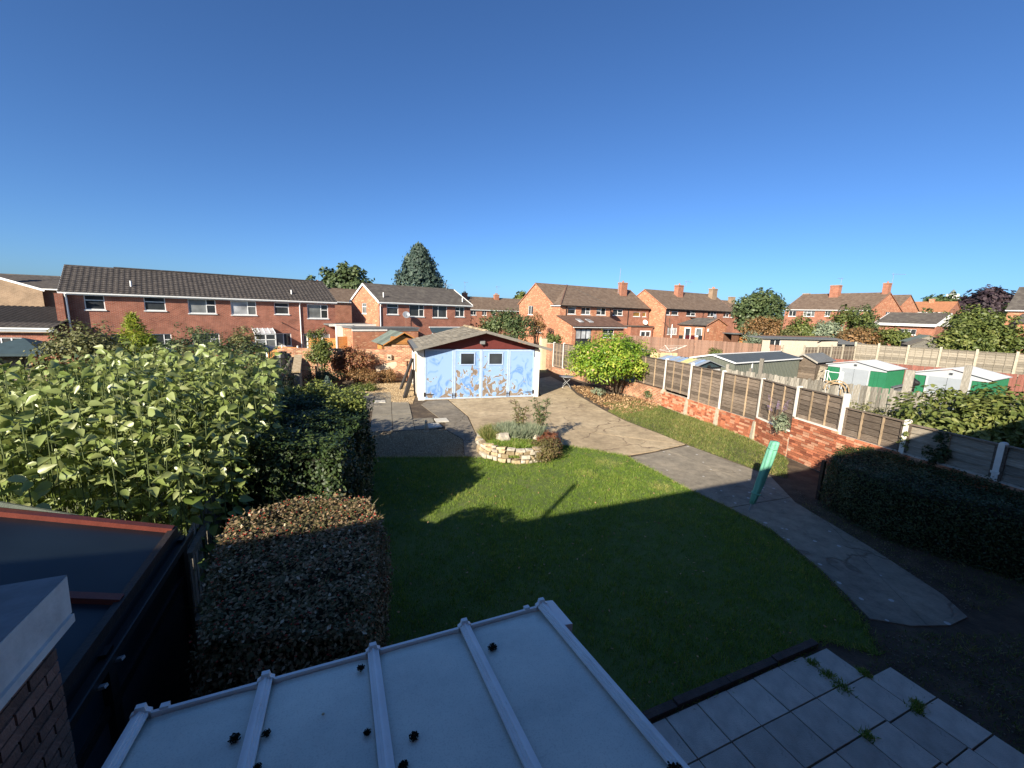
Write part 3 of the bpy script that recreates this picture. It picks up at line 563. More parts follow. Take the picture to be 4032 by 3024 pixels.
for k, (a, b, r_) in enumerate(((2.73, -.48, .10), (2.74, -.30, .07), (2.75, -.12, .05), (3.2, -.46, .07), (3.2, -.97, .06), (2.32, -.93, .07), (3.3, -.93, .06))):
    n = 160; q = PT(a, b); P = np.column_stack([rng.normal(q[0], r_ * .5, n), rng.normal(q[1], r_ * .5, n), np.full(n, .015)])
    o = leafmesh('weed', P, unit(rng.normal(size=(n, 3)) * .7 + [0, 0, .8]), .06, 'grass_blade', pat, 'blade', .2)

# ------------------------------------------------------------------ our own house, behind the camera: it throws the big shadow
oh = thing('brick_house', 'our own brick house at the near edge of the lawn, seen only by its shadow', 'house', (0, 0), HOUSE_A)
m = MB(); m.box(-26, 18, -7.6, -.32, 0, 5.1); m.prism([(-.32, 5.1), (-7.6, 5.1), (-3.96, 7.6)], lambda a, b, c: (c, a, b), -26, 18); m.build('wall', 'brick_maroon', oh)
m = MB(); m.prism([(.12, 5.2), (.12, 5.26), (-3.96, 8.02), (-8.04, 5.26), (-8.04, 5.2), (-3.96, 7.96)], lambda a, b, c: (c, a, b), -26.3, 18.2); m.build('roof', 'tile_dark', oh)
MB().box(-26.2, 18.1, -.05, .05, 5.04, 5.18).build('gutter', 'black_plastic', oh)
MB().tube([(-5.0, -.15, 0), (-5.0, -.15, 5.0), (-5.0, .0, 5.1), (-5.0, 0, 6.28)], .06, 10).build('soil_pipe', 'black_plastic', oh)

# ------------------------------------------------------------------ conservatory roof under the window
cv = thing('conservatory', 'white framed lean-to conservatory with grimy blue-grey roof sheets below the window', 'conservatory', (0, 0), HOUSE_A)
EZ, SL, D0, D1 = 2.10, math.tan(R(8.0)), 2.45, -.30         # eaves height, pitch, eaves and wall distance
def cz(d): return EZ + (D0 - d) * SL
ub = [-1.05, -.47, .13, .74, 1.345]                        # glazing bars
for i in range(4):
    a, b = ub[i] + .02, ub[i + 1] - .02; m = MB(); n = 14; mm = 8
    g = []
    for j in range(n + 1):
        d = D0 - .012 + (D1 - D0) * j / n
        sag = -.012 * math.exp(-((D0 - d) / .09) ** 2)
        for k in range(mm + 1):
            u = a + (b - a) * k / mm; e = min(u - a, b - u)
            g.append((u, d, cz(d) + sag - .010 * math.exp(-(e / .05) ** 2)))
    fs = [(j * (mm + 1) + k, j * (mm + 1) + k + 1, (j + 1) * (mm + 1) + k + 1, (j + 1) * (mm + 1) + k) for j in range(n) for k in range(mm)]
    m.add(g, fs); m.build('roof_sheet', 'polycarbonate_grimy', cv, True)
for i, u in enumerate(ub):
    m = MB(); w_ = .034
    for (x0, x1, h0, h1) in ((-w_, w_, .004, .022), (-w_ * .55, w_ * .55, .022, .032), (-w_ * .2, w_ * .2, .032, .042)):
        m.hexa([(u + x0, D0, cz(D0) + h0), (u + x1, D0, cz(D0) + h0), (u + x1, D1, cz(D1) + h0), (u + x0, D1, cz(D1) + h0), (u + x0, D0, cz(D0) + h1), (u + x1, D0, cz(D0) + h1), (u + x1, D1, cz(D1) + h1), (u + x0, D1, cz(D1) + h1)])
    bar = m.build('glazing_bar', 'white_alu', cv)
    m = MB(); z = cz(D0); m.prism([(-.045, -.02), (.045, -.02), (.045, .022), (.026, .034), (.020, .062), (-.020, .062), (-.026, .034), (-.045, .022)], lambda a, b, c: (u + a, c, z + b), D0 - .004, D0 + .024)
    m.build('end_cap', 'white_alu', bar)
MB().box(ub[0], ub[-1], D0 - .004, D0 + .014, EZ - .028, EZ + .012).build('front_bead', 'white_alu', cv)
MB().box(ub[0], ub[-1], D0 + .002, D0 + .022, EZ - .005, EZ + .002).build('bead_lip', 'white_alu', cv)
for u in (ub[0] + .10, ub[-1] - .12): MB().box(u - .02, u + .02, D0 + .0, D0 + .03, EZ - .03, EZ + .026).build('clip', 'white_alu', cv)
m = MB(); m.box(ub[0] - .06, ub[0] - .035, D1, D0 + .06, EZ - .12, EZ - .03); m.hexa([(ub[-1] + .05, D0 - .25, EZ - .05), (ub[-1] + .12, D0 - .25, EZ - .05), (ub[-1] + .12, D0 + .05, EZ - .08), (ub[-1] + .05, D0 + .05, EZ - .08), (ub[-1] + .05, D0 - .25, EZ + .03), (ub[-1] + .12, D0 - .25, EZ + .02), (ub[-1] + .12, D0 + .05, EZ - .01), (ub[-1] + .05, D0 + .05, EZ)]); m.build('gutter_end', 'white_alu', cv)
m = MB(); m.box(ub[0], ub[-1], D0 - .12, D0 - .05, 0, .8); m.box(ub[0], ub[0] + .07, D1, D0 - .05, 0, .8); m.box(ub[-1] - .07, ub[-1], D1, D0 - .05, 0, .8); m.build('dwarf_wall', 'brick_maroon', cv)
for i in range(4): MB().box(ub[i] + .03, ub[i + 1] - .03, D0 - .10, D0 - .085, .85, EZ - .06).build('window_pane', 'glass_dark', cv)
for u in ub: MB().box(u - .03, u + .03, D0 - .12, D0 - .06, .8, EZ - .03).build('mullion', 'white_alu', cv)
MB().prism([(D1, .8), (D0 - .1, .8), (D0 - .1, EZ - .03), (D1, cz(D1) - .05)], lambda a, b, c: (c, a, b), ub[-1] - .06, ub[-1] - .04).build('side_glazing', 'glass_dark', cv); MB().prism([(D1, .8), (D0 - .1, .8), (D0 - .1, EZ - .03), (D1, cz(D1) - .05)], lambda a, b, c: (c, a, b), ub[0] + .04, ub[0] + .06).build('side_glazing', 'glass_dark', cv)
# moss that birds have dropped on the sheets
MOSS = [(.845, 2.17, .055, 'black moss clump near the top of the second bay from the right glazing bar'), (.05, 2.33, .045, 'black moss lump against the middle glazing bar, close to the front bead'), (.06, 1.85, .035, 'small moss ball left of the middle glazing bar, halfway up the roof'),
        (.27, 1.73, .045, 'round moss ball just right of the middle glazing bar'), (.20, 1.60, .045, 'moss lump touching the middle glazing bar, near the bottom edge'), (1.30, 1.07, .085, 'largest moss clump, stuck to the outer glazing bar by the patio'),
        (-.55, 2.08, .05, 'flat moss crumb left of the second glazing bar from the side path'), (-.41, 2.05, .04, 'thin moss crumb just right of the second glazing bar'), (-.42, 1.86, .04, 'moss crumb lower down beside the second glazing bar')]
for k, (u, d, s, lab) in enumerate(MOSS):
    n = 260; s *= .56; P = ball(n) * [s, s, s * .6] * rng.uniform(.2, 1, (n, 1)); q = H(u, d)
    o = leafmesh('moss_clump', P + [0, 0, s * .35], ball(n), s * .28, 'leaf_moss', None, 'chip'); o.location = (q[0], q[1], cz(d) + .006); tag(o, lab, 'moss', 'moss on the conservatory roof')
o = leafmesh('snail_shell', np.zeros((1, 3)), np.array([[0, 0, 1.]]), .03, 'stone_chip', None, 'chip', v=np.array([.95])); q = H(-.15, 2.06); o.location = (q[0], q[1], cz(2.06) + .012); tag(o, 'tiny white stone lying on the second roof sheet from the side path', 'stone')

# ------------------------------------------------------------------ next door's flat roofed brick extension at the lower edge
ne = thing('brick_extension', 'small brick extension with weathered white fascia and flat felt roof next door', 'extension', (-2.36, 1.97), HOUSE_A)
def brick_wall_parts(parent, bricks, mat, depth=.10):
    """bricks: (frame fn, x, z, along x?)"""
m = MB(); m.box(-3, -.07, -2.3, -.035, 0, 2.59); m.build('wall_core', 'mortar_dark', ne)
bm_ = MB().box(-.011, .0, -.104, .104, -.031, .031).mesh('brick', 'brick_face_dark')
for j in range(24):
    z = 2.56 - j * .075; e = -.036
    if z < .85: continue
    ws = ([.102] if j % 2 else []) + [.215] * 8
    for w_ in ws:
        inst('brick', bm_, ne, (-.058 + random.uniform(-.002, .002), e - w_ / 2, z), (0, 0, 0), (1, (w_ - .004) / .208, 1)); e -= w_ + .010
bm2 = MB().box(-.104, .104, .0, .011, -.031, .031).mesh('brick', 'brick_face_dark')
MB().box(-3.1, .0, -2.3, .03, 2.78, 2.82).build('flat_roof', 'felt_lead', ne)
m = MB(); m.box(-.03, -.005, -2.3, .0, 2.60, 2.79); m.prism([(-.005, 2.60), (0, 2.60), (.005, 2.815), (0, 2.815)], lambda a, b, c: (a, c, b), -2.3, .02); m.build('fascia', 'white_weathered', ne)
MB().box(-.03, .018, -2.3, .0, 2.558, 2.603).build('fascia_trim', 'white_weathered', ne)
MB().box(-3.0, .0, -.028, .004, 2.60, 2.79).build('front_fascia', 'white_weathered', ne)

# glazed lean-to next door: eaves run away from the house, sheets rise to the left
lt = thing('lean_to_canopy', 'dark glazed lean-to with brown bars and black gutter beside the side path', 'lean-to', (-3.41, 3.82), HOUSE_A)
# local x along the house wall, local y away from it; eaves at x = 0
pz = lambda x: 1.98 - x * math.tan(R(18))
for i in range(3):
    y1 = -.02 - i * 1.10; y0 = y1 - 1.06
    m = MB(); m.hexa([(-3.2, y0, pz(-3.2)), (-.02, y0, pz(-.02)), (-.02, y1, pz(-.02)), (-3.2, y1, pz(-3.2)), (-3.2, y0, pz(-3.2) + .014), (-.02, y0, pz(-.02) + .014), (-.02, y1, pz(-.02) + .014), (-3.2, y1, pz(-3.2) + .014)]); m.build('roof_sheet', 'glass_roof_dark', lt)
for i in range(4):
    y = .01 - i * 1.10; m = MB(); m.bar((-3.2, y, pz(-3.2) + .03), (.02, y, pz(.02) + .03), .075, .06); m.build('roof_bar', 'brown_paint', lt)
m = MB(); m.bar((.02, .05, pz(0) - .01), (.02, -3.4, pz(0) - .01), .06, .10); m.build('eaves_beam', 'black_paint', lt)
m = MB(); m.prism([(0, 0), (.11, 0), (.12, .075), (.108, .075), (.10, .012), (.012, .012), (.004, .075), (-.006, .075)], lambda a, b, c: (.048 + a, c, 1.86 + b), -3.5, .10); m.build('gutter', 'black_plastic', lt)
m = MB()
for y in (0.02, -1.5, -3.0): m.box(.0, .10, y - .05, y + .05, 0, 1.9)
m.box(.02, .08, -3.4, .02, 1.42, 1.50); m.build('post_frame', 'black_paint', lt)
for y0, y1 in ((-1.44, -.04), (-2.94, -1.56)): MB().box(.04, .055, y0, y1, 1.50, 1.82).build('glass_strip', 'glass_roof_dark', lt); MB().box(.035, .06, y0, y1, .06, 1.42).build('side_panel', 'panel_dark', lt)
for y in (-1.55, -1.78): m = MB(); m.bar((.06, y, 1.83), (.20, y - .03, 1.87), .03, .02); m.build('gutter_bracket', 'steel_grey', lt)
m = MB(); m.face((-.05, .06, 1.98), (-3.2, .06, pz(-3.2) - .06), (-3.2, .06, pz(-3.2) + .22), (-1.5, .06, pz(-1.5) + .14)); m.face((-.05, .075, 1.98), (-1.5, .075, pz(-1.5) + .14), (-3.2, .075, pz(-3.2) + .22), (-3.2, .075, pz(-3.2) - .06)); m.build('gable_flashing', 'felt_green', lt)
# ------------------------------------------------------------------ the garage
ga = thing('garage', 'white rendered garage with peeling blue doors and red gable at the drive end', 'garage', (-4.41, 19.09), 17.2)
GW, GD = 6.01, 4.9
m = MB(); m.box(0, .10, .02, GD, 0, 2.42); m.box(GW - .10, GW, .02, GD, 0, 2.42); m.box(.1, GW - .1, GD - .1, GD, 0, 2.42); m.build('wall', 'render_white', ga)
m = MB(); m.box(-.02, .27, -.06, .06, 0, 2.40); m.build('pier', 'render_white', ga); m = MB(); m.box(GW - .25, GW + .02, -.06, .06, 0, 2.44); m.build('pier', 'render_white', ga)
m = MB(); m.prism([(.27, 2.455), (GW - .25, 2.455), (GW - .25, 2.56), (3.1, 3.26), (.27, 2.52)], lambda a, b, c: (a, c, b), -.03, .0); m.build('gable_board', 'red_board', ga)
m = MB(); m.prism([(0, 2.42), (GW, 2.42), (3.1, 3.26)], lambda a, b, c: (a, c, b), GD - .1, GD); m.build('rear_gable', 'render_white', ga)
# roof: battened slopes with individual shingles on the side we see
RX, RZ, LX, LZ, EX, EZ2 = 3.1, 3.33, -.20, 2.46, 6.43, 2.50
y0, y1 = -.52, 5.15
m = MB(); m.prism([(LX, LZ - .05), (RX, RZ - .05), (EX, EZ2 - .05), (EX, EZ2), (RX, RZ), (LX, LZ)], lambda a, b, c: (a, c, b), y0, y1); rf = m.build('roof', 'felt_grey', ga)
slope = math.hypot(RX - LX, RZ - LZ); sa = math.atan2(RZ - LZ, RX - LX)
sh = MB().box(-.145, .145, -.205, .0, .0, .014).mesh('shingle', 'shingle')
rows = 15
for j in range(rows):
    d = .205 + j * (slope - .02) / rows
    for i in range(20):
        y = y0 + .14 + i * .293 + (.147 if j % 2 else 0)
        if y > y1: continue
        inst('shingle', sh, rf, (LX + math.cos(sa) * d, y, LZ + math.sin(sa) * d + .006 + random.uniform(0, .004)), (0, 0, 0)).matrix_local = Matrix.Translation((LX + math.cos(sa) * d, y + random.uniform(-.006, .006), LZ + math.sin(sa) * d + .012)) @ Matrix.Rotation(-sa + R(2.6) + random.uniform(-.015, .02), 4, 'Y') @ Matrix.Rotation(R(90), 4, 'Z')
m = MB(); slope2 = math.hypot(EX - RX, RZ - EZ2)
for j in range(15):
    a0 = j / 15; a1 = (j + 1.25) / 15
    f = lambda a, h: (EX + (RX - EX) * min(a, 1), EZ2 + (RZ - EZ2) * min(a, 1) + h)
    (xa, za), (xb, zb) = f(a0, .03), f(a1, .008); m.face((xa, y0, za), (xa, y1, za), (xb, y1, zb), (xb, y0, zb)); m.face((xa, y0, za), (xa, y0, za - .02), (xa, y1, za - .02), (xa, y1, za))
m.build('far_slope_shingles', 'shingle', rf)
rt = MB().prism([(-.10, -.03), (-.06, .03), (0, .055), (.06, .03), (.10, -.03), (.07, -.03), (0, .03), (-.07, -.03)], lambda a, b, c: (a, c, b), 0, .42).mesh('ridge_tile', 'stone_buff')
for i in range(13): inst('ridge_tile', rt, rf, (RX, y0 + i * .436, RZ + .035 + random.uniform(-.004, .006)), (R(random.uniform(-1, 1)), 0, 0))
for (xa, za, xb, zb) in ((LX - .03, LZ - .03, RX, RZ - .02), (RX, RZ - .02, EX + .04, EZ2 - .03)):
    m = MB(); m.bar((xa, y0 - .02, za), (xb, y0 - .02, zb), .03, .13); m.build('bargeboard', 'bargeboard_grey', ga)
MB().box(LX - .05, LX - .02, y0, y1, LZ - .13, LZ - .02).build('fascia', 'black_paint', ga)
MB().box(.0, .27, -.05, .0, 2.34, 2.46).build('wall_plate_end', 'black_paint', ga)
# four door leaves
dx = [.275, 1.66, 3.0, 4.40, 5.755]
for i in range(4):
    a, b = dx[i] + .008, dx[i + 1] - .008; inner = i in (1, 2)
    t = thing('door', None, None); t.parent = ga; t.name = 'door'
    m = MB(); hz = (1.72, 2.23); ww = ((2.0, 2.64) if i == 1 else (3.40, 4.05))
    if inner:
        m.box(a + .05, ww[0], -.035, -.01, .05, 2.41); m.box(ww[1], b - .05, -.035, -.01, .05, 2.41); m.box(ww[0], ww[1], -.035, -.01, .05, hz[0]); m.box(ww[0], ww[1], -.035, -.01, hz[1], 2.41)
    else: m.box(a + .05, b - .05, -.035, -.01, .05, 2.41)
    m.build('panel', 'door_worn' if inner else 'door_swirled', t)
    m = MB(); m.box(a, a + .075, -.05, -.008, .03, 2.43); m.box(b - .075, b, -.05, -.008, .03, 2.43); m.box(a + .075, b - .075, -.048, -.008, 2.35, 2.43); m.box(a + .075, b - .075, -.048, -.008, .03, .10); m.build('frame', 'door_frame_blue', t)
    if inner:
        m = MB(); p, q = ww; m.box(p - .05, q + .05, -.065, -.03, hz[1], hz[1] + .05); m.box(p - .05, q + .05, -.065, -.03, hz[0] - .05, hz[0]); m.box(p - .05, p, -.065, -.03, hz[0], hz[1]); m.box(q, q + .05, -.065, -.03, hz[0], hz[1]); m.box(p - .07, q + .07, -.075, -.03, hz[1] + .05, hz[1] + .075); m.build('window_frame', 'door_frame_blue', t)
        MB().box(p, q, -.03, -.022, *hz).build('window_pane', 'glass_dark', t)
    hx, sgn = ((a, 1) if i in (0, 2) else (b, -1))
    for z in (.27, 2.22):
        if i in (0, 3) or z > 1:
            m = MB(); m.box(min(hx, hx + sgn * .42), max(hx, hx + sgn * .42), -.062, -.05, z - .018, z + .018); m.box(hx - .05, hx + .05, -.064, -.05, z - .10, z + .10)
            if z > 1: m = MB(); m.box(hx - .02, hx + .02, -.064, -.05, z - .16, z + .2)
            m.build('strap_hinge', 'iron', t)
    if i in (0, 2): m = MB(); m.box(dx[i + 1] - .07, dx[i + 1] - .045, -.075, -.05, .06, .32); m.box(dx[i + 1] + .04, dx[i + 1] + .065, -.075, -.05, .06, .32); m.box(dx[i + 1] - .10, dx[i + 1] + .10, -.07, -.05, .2, .225); m.build('bolt', 'iron', t)
MB().box(2.965, 3.035, -.065, -.05, .03, 2.43).build('cover_strip', 'door_frame_blue', ga)
MB().box(.27, 5.76, -.07, -.01, 0, .028).build('threshold', 'wood_raw', ga)
m = MB(); m.box(-.03, .0, 1.0, 1.05, 1.25, 2.05); m.box(-.03, .0, 1.75, 1.8, 1.25, 2.05); m.box(-.03, 0, 1.05, 1.75, 2.0, 2.05); m.box(-.04, 0, .97, 1.83, 1.2, 1.25); wf = m.build('side_window', 'wood_raw', ga); MB().box(-.012, .004, 1.05, 1.75, 1.25, 2.0).build('pane', 'glass_curtain', wf)
m = MB(); m.box(2.99, 3.05, -.10, -.03, 2.70, 2.78); m.hexa([(2.92, -.22, 2.70), (3.13, -.22, 2.70), (3.15, -.10, 2.72), (2.90, -.10, 2.72), (2.92, -.24, 2.84), (3.13, -.24, 2.84), (3.15, -.10, 2.86), (2.90, -.10, 2.86)]); fl = tag(thing('flood_light', 'grey floodlight fixed on the red gable of the garage', 'lamp', (-4.41, 19.09), 17.2)); m.build('housing', 'steel_grey', fl)
MB().hexa([(2.935, -.232, 2.72), (3.115, -.232, 2.72), (3.115, -.226, 2.72), (2.935, -.226, 2.72), (2.935, -.248, 2.825), (3.115, -.248, 2.825), (3.115, -.242, 2.825), (2.935, -.242, 2.825)]).build('lens', 'glass_curtain', fl)
MB().lathe([(.0, 0), (.035, .0), (.04, .03), (.02, .06)], 10, (3.02, -.13, 2.62)).build('sensor', 'black_plastic', fl)
# black folded trestles leaning on the garage side wall
for (b, tp, wd, lab) in (((-5.16, 19.42), (-4.92, 20.15, 1.27), .24, 'shorter black folded trestle leaning at the front of the garage side wall'), ((-5.95, 21.6), (-5.43, 22.1, 1.62), .16, 'taller black folded trestle leaning under the garage side window')):
    t = thing('trestle', lab, 'trestle', b, 0, 'black trestles beside the garage'); q = Vector((tp[0] - b[0], tp[1] - b[1], tp[2])); dr = Vector((-.296, .955, 0))
    m = MB(); m.bar((0, 0, 0), q, wd, .09, (1, -.3, .2)); m.build('front_beam', 'black_paint', t)
    for s in (-1, 1):
        m = MB(); o = dr * (.09 * s) + Vector((.06, .02, 0)); m.bar(q + o, (q.x + o.x * 1.2, q.y + o.y * 1.2, 0), .05, .06); m.build('leg', 'black_paint', t)
    m = MB(); m.bar((q.x * .25, q.y * .25, q.z * .25), (q.x + .07, q.y, q.z * .2), .03, .04); m.build('brace', 'black_paint', t)
# bistro table
t = thing('bistro_table', 'small round metal table standing in the garage shade', 'table', (3.17, 23.75))
MB().lathe([(.0, .645), (.41, .645), (.43, .655), (.43, .675), (.40, .68), (0, .68)], 28).build('top', 'steel_grey', t)
for s in (-1, 1):
    m = MB(); m.tube([(-.24, .2 * s, 0), (-.20, .2 * s, .12), (.20, .2 * s, .56), (.22, .2 * s, .65)], .018, 8); m.build('leg', 'steel_grey', t); m = MB(); m.tube([(.24, .17 * s, 0), (.20, .17 * s, .12), (-.20, .17 * s, .56), (-.22, .17 * s, .65)], .018, 8); m.build('leg', 'steel_grey', t)
MB().tube([(-.19, -.2, .13), (-.19, .2, .13)], .014, 6).build('stretcher', 'steel_grey', t); MB().tube([(.19, -.17, .13), (.19, .17, .13)], .014, 6).build('stretcher', 'steel_grey', t)
# small statue
t = thing('garden_statue', 'small weathered stone figure standing on the gravel', 'statue', (-2.98, 14.02))
MB().lathe([(.0, 0), (.10, 0), (.10, .05), (.07, .06)], 10).build('plinth', 'statue_stone', t)
MB().lathe([(.05, .05), (.075, .10), (.085, .18), (.065, .26), (.035, .30), (.045, .33), (.055, .37), (.04, .42), (.01, .44)], 12).build('figure', 'statue_stone', t, True)

# ------------------------------------------------------------------ rotary airer under its green cover
t = thing('rotary_airer', 'leaning rotary clothes airer in a long pale green cover', 'clothes airer', (5.53, 8.80))
MB().tube([(0, 0, 0), (.03, 0, .2)], .022, 8).build('pole', 'steel_grey', t)
m = MB(); n = 28; pr = [(.028, .16), (.055, .17), (.07, .35), (.074, .5), (.08, .65), (.08, .8), (.084, .95), (.086, 1.1), (.088, 1.25), (.088, 1.42), (.086, 1.6), (.08, 1.66), (.0, 1.67)]; vs = []
for r_, z in pr:
    for k in range(n): th = 6.283 * k / n; rr = r_ * (1 + .16 * math.cos(th * 4 + z * 2.2) + .07 * math.sin(th * 7 + z * 6)); vs.append((rr * math.cos(th) + .19 * z, rr * math.sin(th) - .03 * z, z))
fs = [(i * n + k, i * n + (k + 1) % n, (i + 1) * n + (k + 1) % n, (i + 1) * n + k) for i in range(len(pr) - 1) for k in range(n)]
m.add(vs, fs); m.build('cover', 'pvc_green', t, True)
for z in (.42, 1.5): MB().lathe([(.098, -.012), (.102, 0), (.098, .012)], 20, (.19 * z, -.03 * z, z), (.19, -.03, 1)).build('tie', 'pvc_green', t, True)

# ------------------------------------------------------------------ round stone planter
t = thing('stone_planter', 'round dry-stone raised bed between the lawn and the drive', 'planter', PLANTER[:2]); r_ = PLANTER[2]
MB().lathe([(0, 0), (r_ - .13, 0), (r_ - .15, .33), (r_ * .5, .46), (.0, .50)], 40).build('soil_fill', 'soil', t, True)
for j, (z, hgt) in enumerate(((.07, .14), (.205, .125), (.325, .11), (.42, .08))):
    a = j * .13; cuts = []
    while a < 6.283 + j * .13: w_ = random.uniform(.075, .26); cuts.append((a + w_ / 2, w_)); a += w_
    for a, w_ in cuts:
        wd = w_ * r_ * random.uniform(.44, .5); hh = hgt * random.uniform(.38, .52); dp = random.uniform(.06, .085)
        vs = []
        for sx, sy, sz in ((-1, -1, -1), (1, -1, -1), (1, 1, -1), (-1, 1, -1), (-1, -1, 1), (1, -1, 1), (1, 1, 1), (-1, 1, 1)): vs.append((sx * dp * random.uniform(.7, 1.15), sy * wd * random.uniform(.75, 1.02), sz * hh * random.uniform(.65, 1.08)))
        if j == 3 and math.sin(a) > .5: continue
        o = MB().hexa(vs).build('stone', 'stone_buff' if random.random() < .75 else 'stone_pale', t); o.location = ((r_ - .07 + random.uniform(-.02, .025)) * math.cos(a), (r_ - .07 + random.uniform(-.02, .025)) * math.sin(a), z + random.uniform(-.018, .018)); o.rotation_euler = (random.uniform(-.16, .16), random.uniform(-.12, .12), a + random.uniform(-.08, .08))
for (x, y, s, lab) in ((-.42, -.42, .24, 'larger pale rock set in the front of the round stone bed'), (.52, -.16, .19, 'smaller pale rock in the round stone bed, near the heather')):
    m = MB(); n = 60; D = ball(n); me = bpy.data.meshes.new('rock')
    import bmesh
    bm = bmesh.new(); bmesh.ops.create_icosphere(bm, subdivisions=2, radius=s)
    for v in bm.verts: v.co *= 1 + .22 * math.sin(v.co.x * 23 + s * 50) * math.cos(v.co.y * 19) + random.uniform(-.05, .05); v.co.z *= .75
    bm.to_mesh(me); bm.free(); me.materials.append(MATS['stone_pale']); o = link('rock', me); o.location = (PLANTER[0] + x, PLANTER[1] + y, .50); tag(o, lab, 'rock')
def tufts(name, label, cat, c, rx, ry, h, n, mat, z=.40, wd=.09, lean=.5):
    th = rng.uniform(0, 6.28, n); rr = np.sqrt(rng.random(n)); P = np.column_stack([rx * rr * np.cos(th), ry * rr * np.sin(th), np.full(n, 0.)])
    o = leafmesh(name, P, unit(np.column_stack([rng.normal(size=(n, 2)) * lean, np.ones(n)])), h, mat, None, 'blade', wd); o.location = (c[0], c[1], z); return tag(o, label, cat)
px, py = PLANTER[:2]
tufts('lavender_clump', 'grey-green lavender clump filling the middle of the round bed', 'plant', (px + .05, py + .1), .75, .5, .34, 5200, 'leaf_silver', .46, .10)
tufts('grass_clump', 'dry pale grass tuft on the left side of the round bed', 'plant', (px - .75, py + .02), .38, .55, .32, 2600, 'grass_rough', .40, .06)
tufts('groundcover_plant', 'low green groundcover spilling over the front of the round bed', 'plant', (px - .1, py - .72), .75, .33, .14, 4200, 'grass_blade', .40, .22, 1.0)
tufts('sprig', 'small green sprig growing between the planter stones', 'plant', (px - .1, py - 1.30), .16, .04, .07, 200, 'grass_blade', .22, .25, 1.2)
bush('heather_shrub', 'brown-green heather spilling over the front right of the round bed', 'shrub', (px + .72, py - .78, .30), (.56, .46, .34), .05, 'heather', 46, 130, .15, stem=False, lo=-.95)
bush('heather_shrub', 'dark purple-brown heather behind the green one in the round bed', 'shrub', (px + .98, py - .20, .36), (.42, .5, .30), .05, 'leaf_red', 34, 110, .14, stem=False, lo=-.95)
def twiggy(label, c, stems, h, n, mat, seed):
    random.seed(seed); t = thing('mahonia_shrub', label, 'shrub', (c[0], c[1], .42)); m = MB(); P = []; Nn = []
    for s in range(stems):
        a = 6.28 * s / stems + random.random(); top = Vector((math.cos(a) * .30 * random.uniform(.5, 1), math.sin(a) * .22, h * random.uniform(.7, 1))); md = top * .5 + Vector((random.uniform(-.04, .04), 0, 0))
        m.tube([(0.03 * math.cos(a), .03 * math.sin(a), 0), md, top], [.016, .012, .007], 5)
        for k in range(n):
            f = .25 + .75 * k / n; p = (md * 2 * f if f < .5 else md + (top - md) * (f - .5) * 2); th = k * 2.4
            d = Vector((math.cos(th), math.sin(th), .35)).normalized()
            for q in range(5):
                w_ = p + d * (.03 + .032 * q); w_.z -= .004 * q * q
                for sg in (-1, 1): P.append((w_.x, w_.y, w_.z)); Nn.append((d.y * sg * .4, -d.x * sg * .4, 1))
    m.build('stems', 'twig', t); leafmesh('foliage', np.array(P), np.array(Nn) + rng.normal(size=(len(P), 3)) * .35, .085, mat, t, 'diamond', .5)
twiggy('tall leggy shrub with sparse leaves at the back of the round bed', (px + .05, py + .45), 5, 1.1, 11, 'leaf_olive', 3)
twiggy('taller leggy shrub beside it, on the drive side of the round bed', (px + .75, py + .42), 6, 1.3, 11, 'leaf_mid', 5)
random.seed(21)
# ------------------------------------------------------------------ boundary on the right: low brick wall, white concrete posts, dark lap panels
FP = [(3.01, 30.08, 2.17, .42), (3.57, 28.81, 2.22, .48), (4.34, 27.06, 2.22, .55), (5.10, 25.34, 2.22, .6), (5.86, 23.62, 2.24, .7), (6.63, 21.88, 2.26, .8), (7.42, 19.68, 2.28, .86), (7.92, 17.97, 2.31, .70), (8.43, 16.23, 2.24, .73), (8.94, 14.47, 2.22, .69), (8.96, 12.62, 2.28, 1.38), (9.20, 11.09, 2.35, 1.24), (9.56, 9.63, 2.02, 1.25), (10.02, 8.06, 1.98, 1.22), (10.40, 6.50, 1.98, 1.22)]
def fr(i): a, b = FP[i], FP[i + 1]; return math.degrees(math.atan2(b[1] - a[1], b[0] - a[0])), math.hypot(b[0] - a[0], b[1] - a[1])
gw = thing('garden_wall', 'low weathered orange brick wall under the dark fence panels', 'wall', (0, 0))
m = MB(); stuffm = MB(); bl = []
wall_top = [.40, .46, .53, .58, .68, .78, .84, .72, .74, .70, 1.36, 1.26, 1.24, 1.22, 1.2]
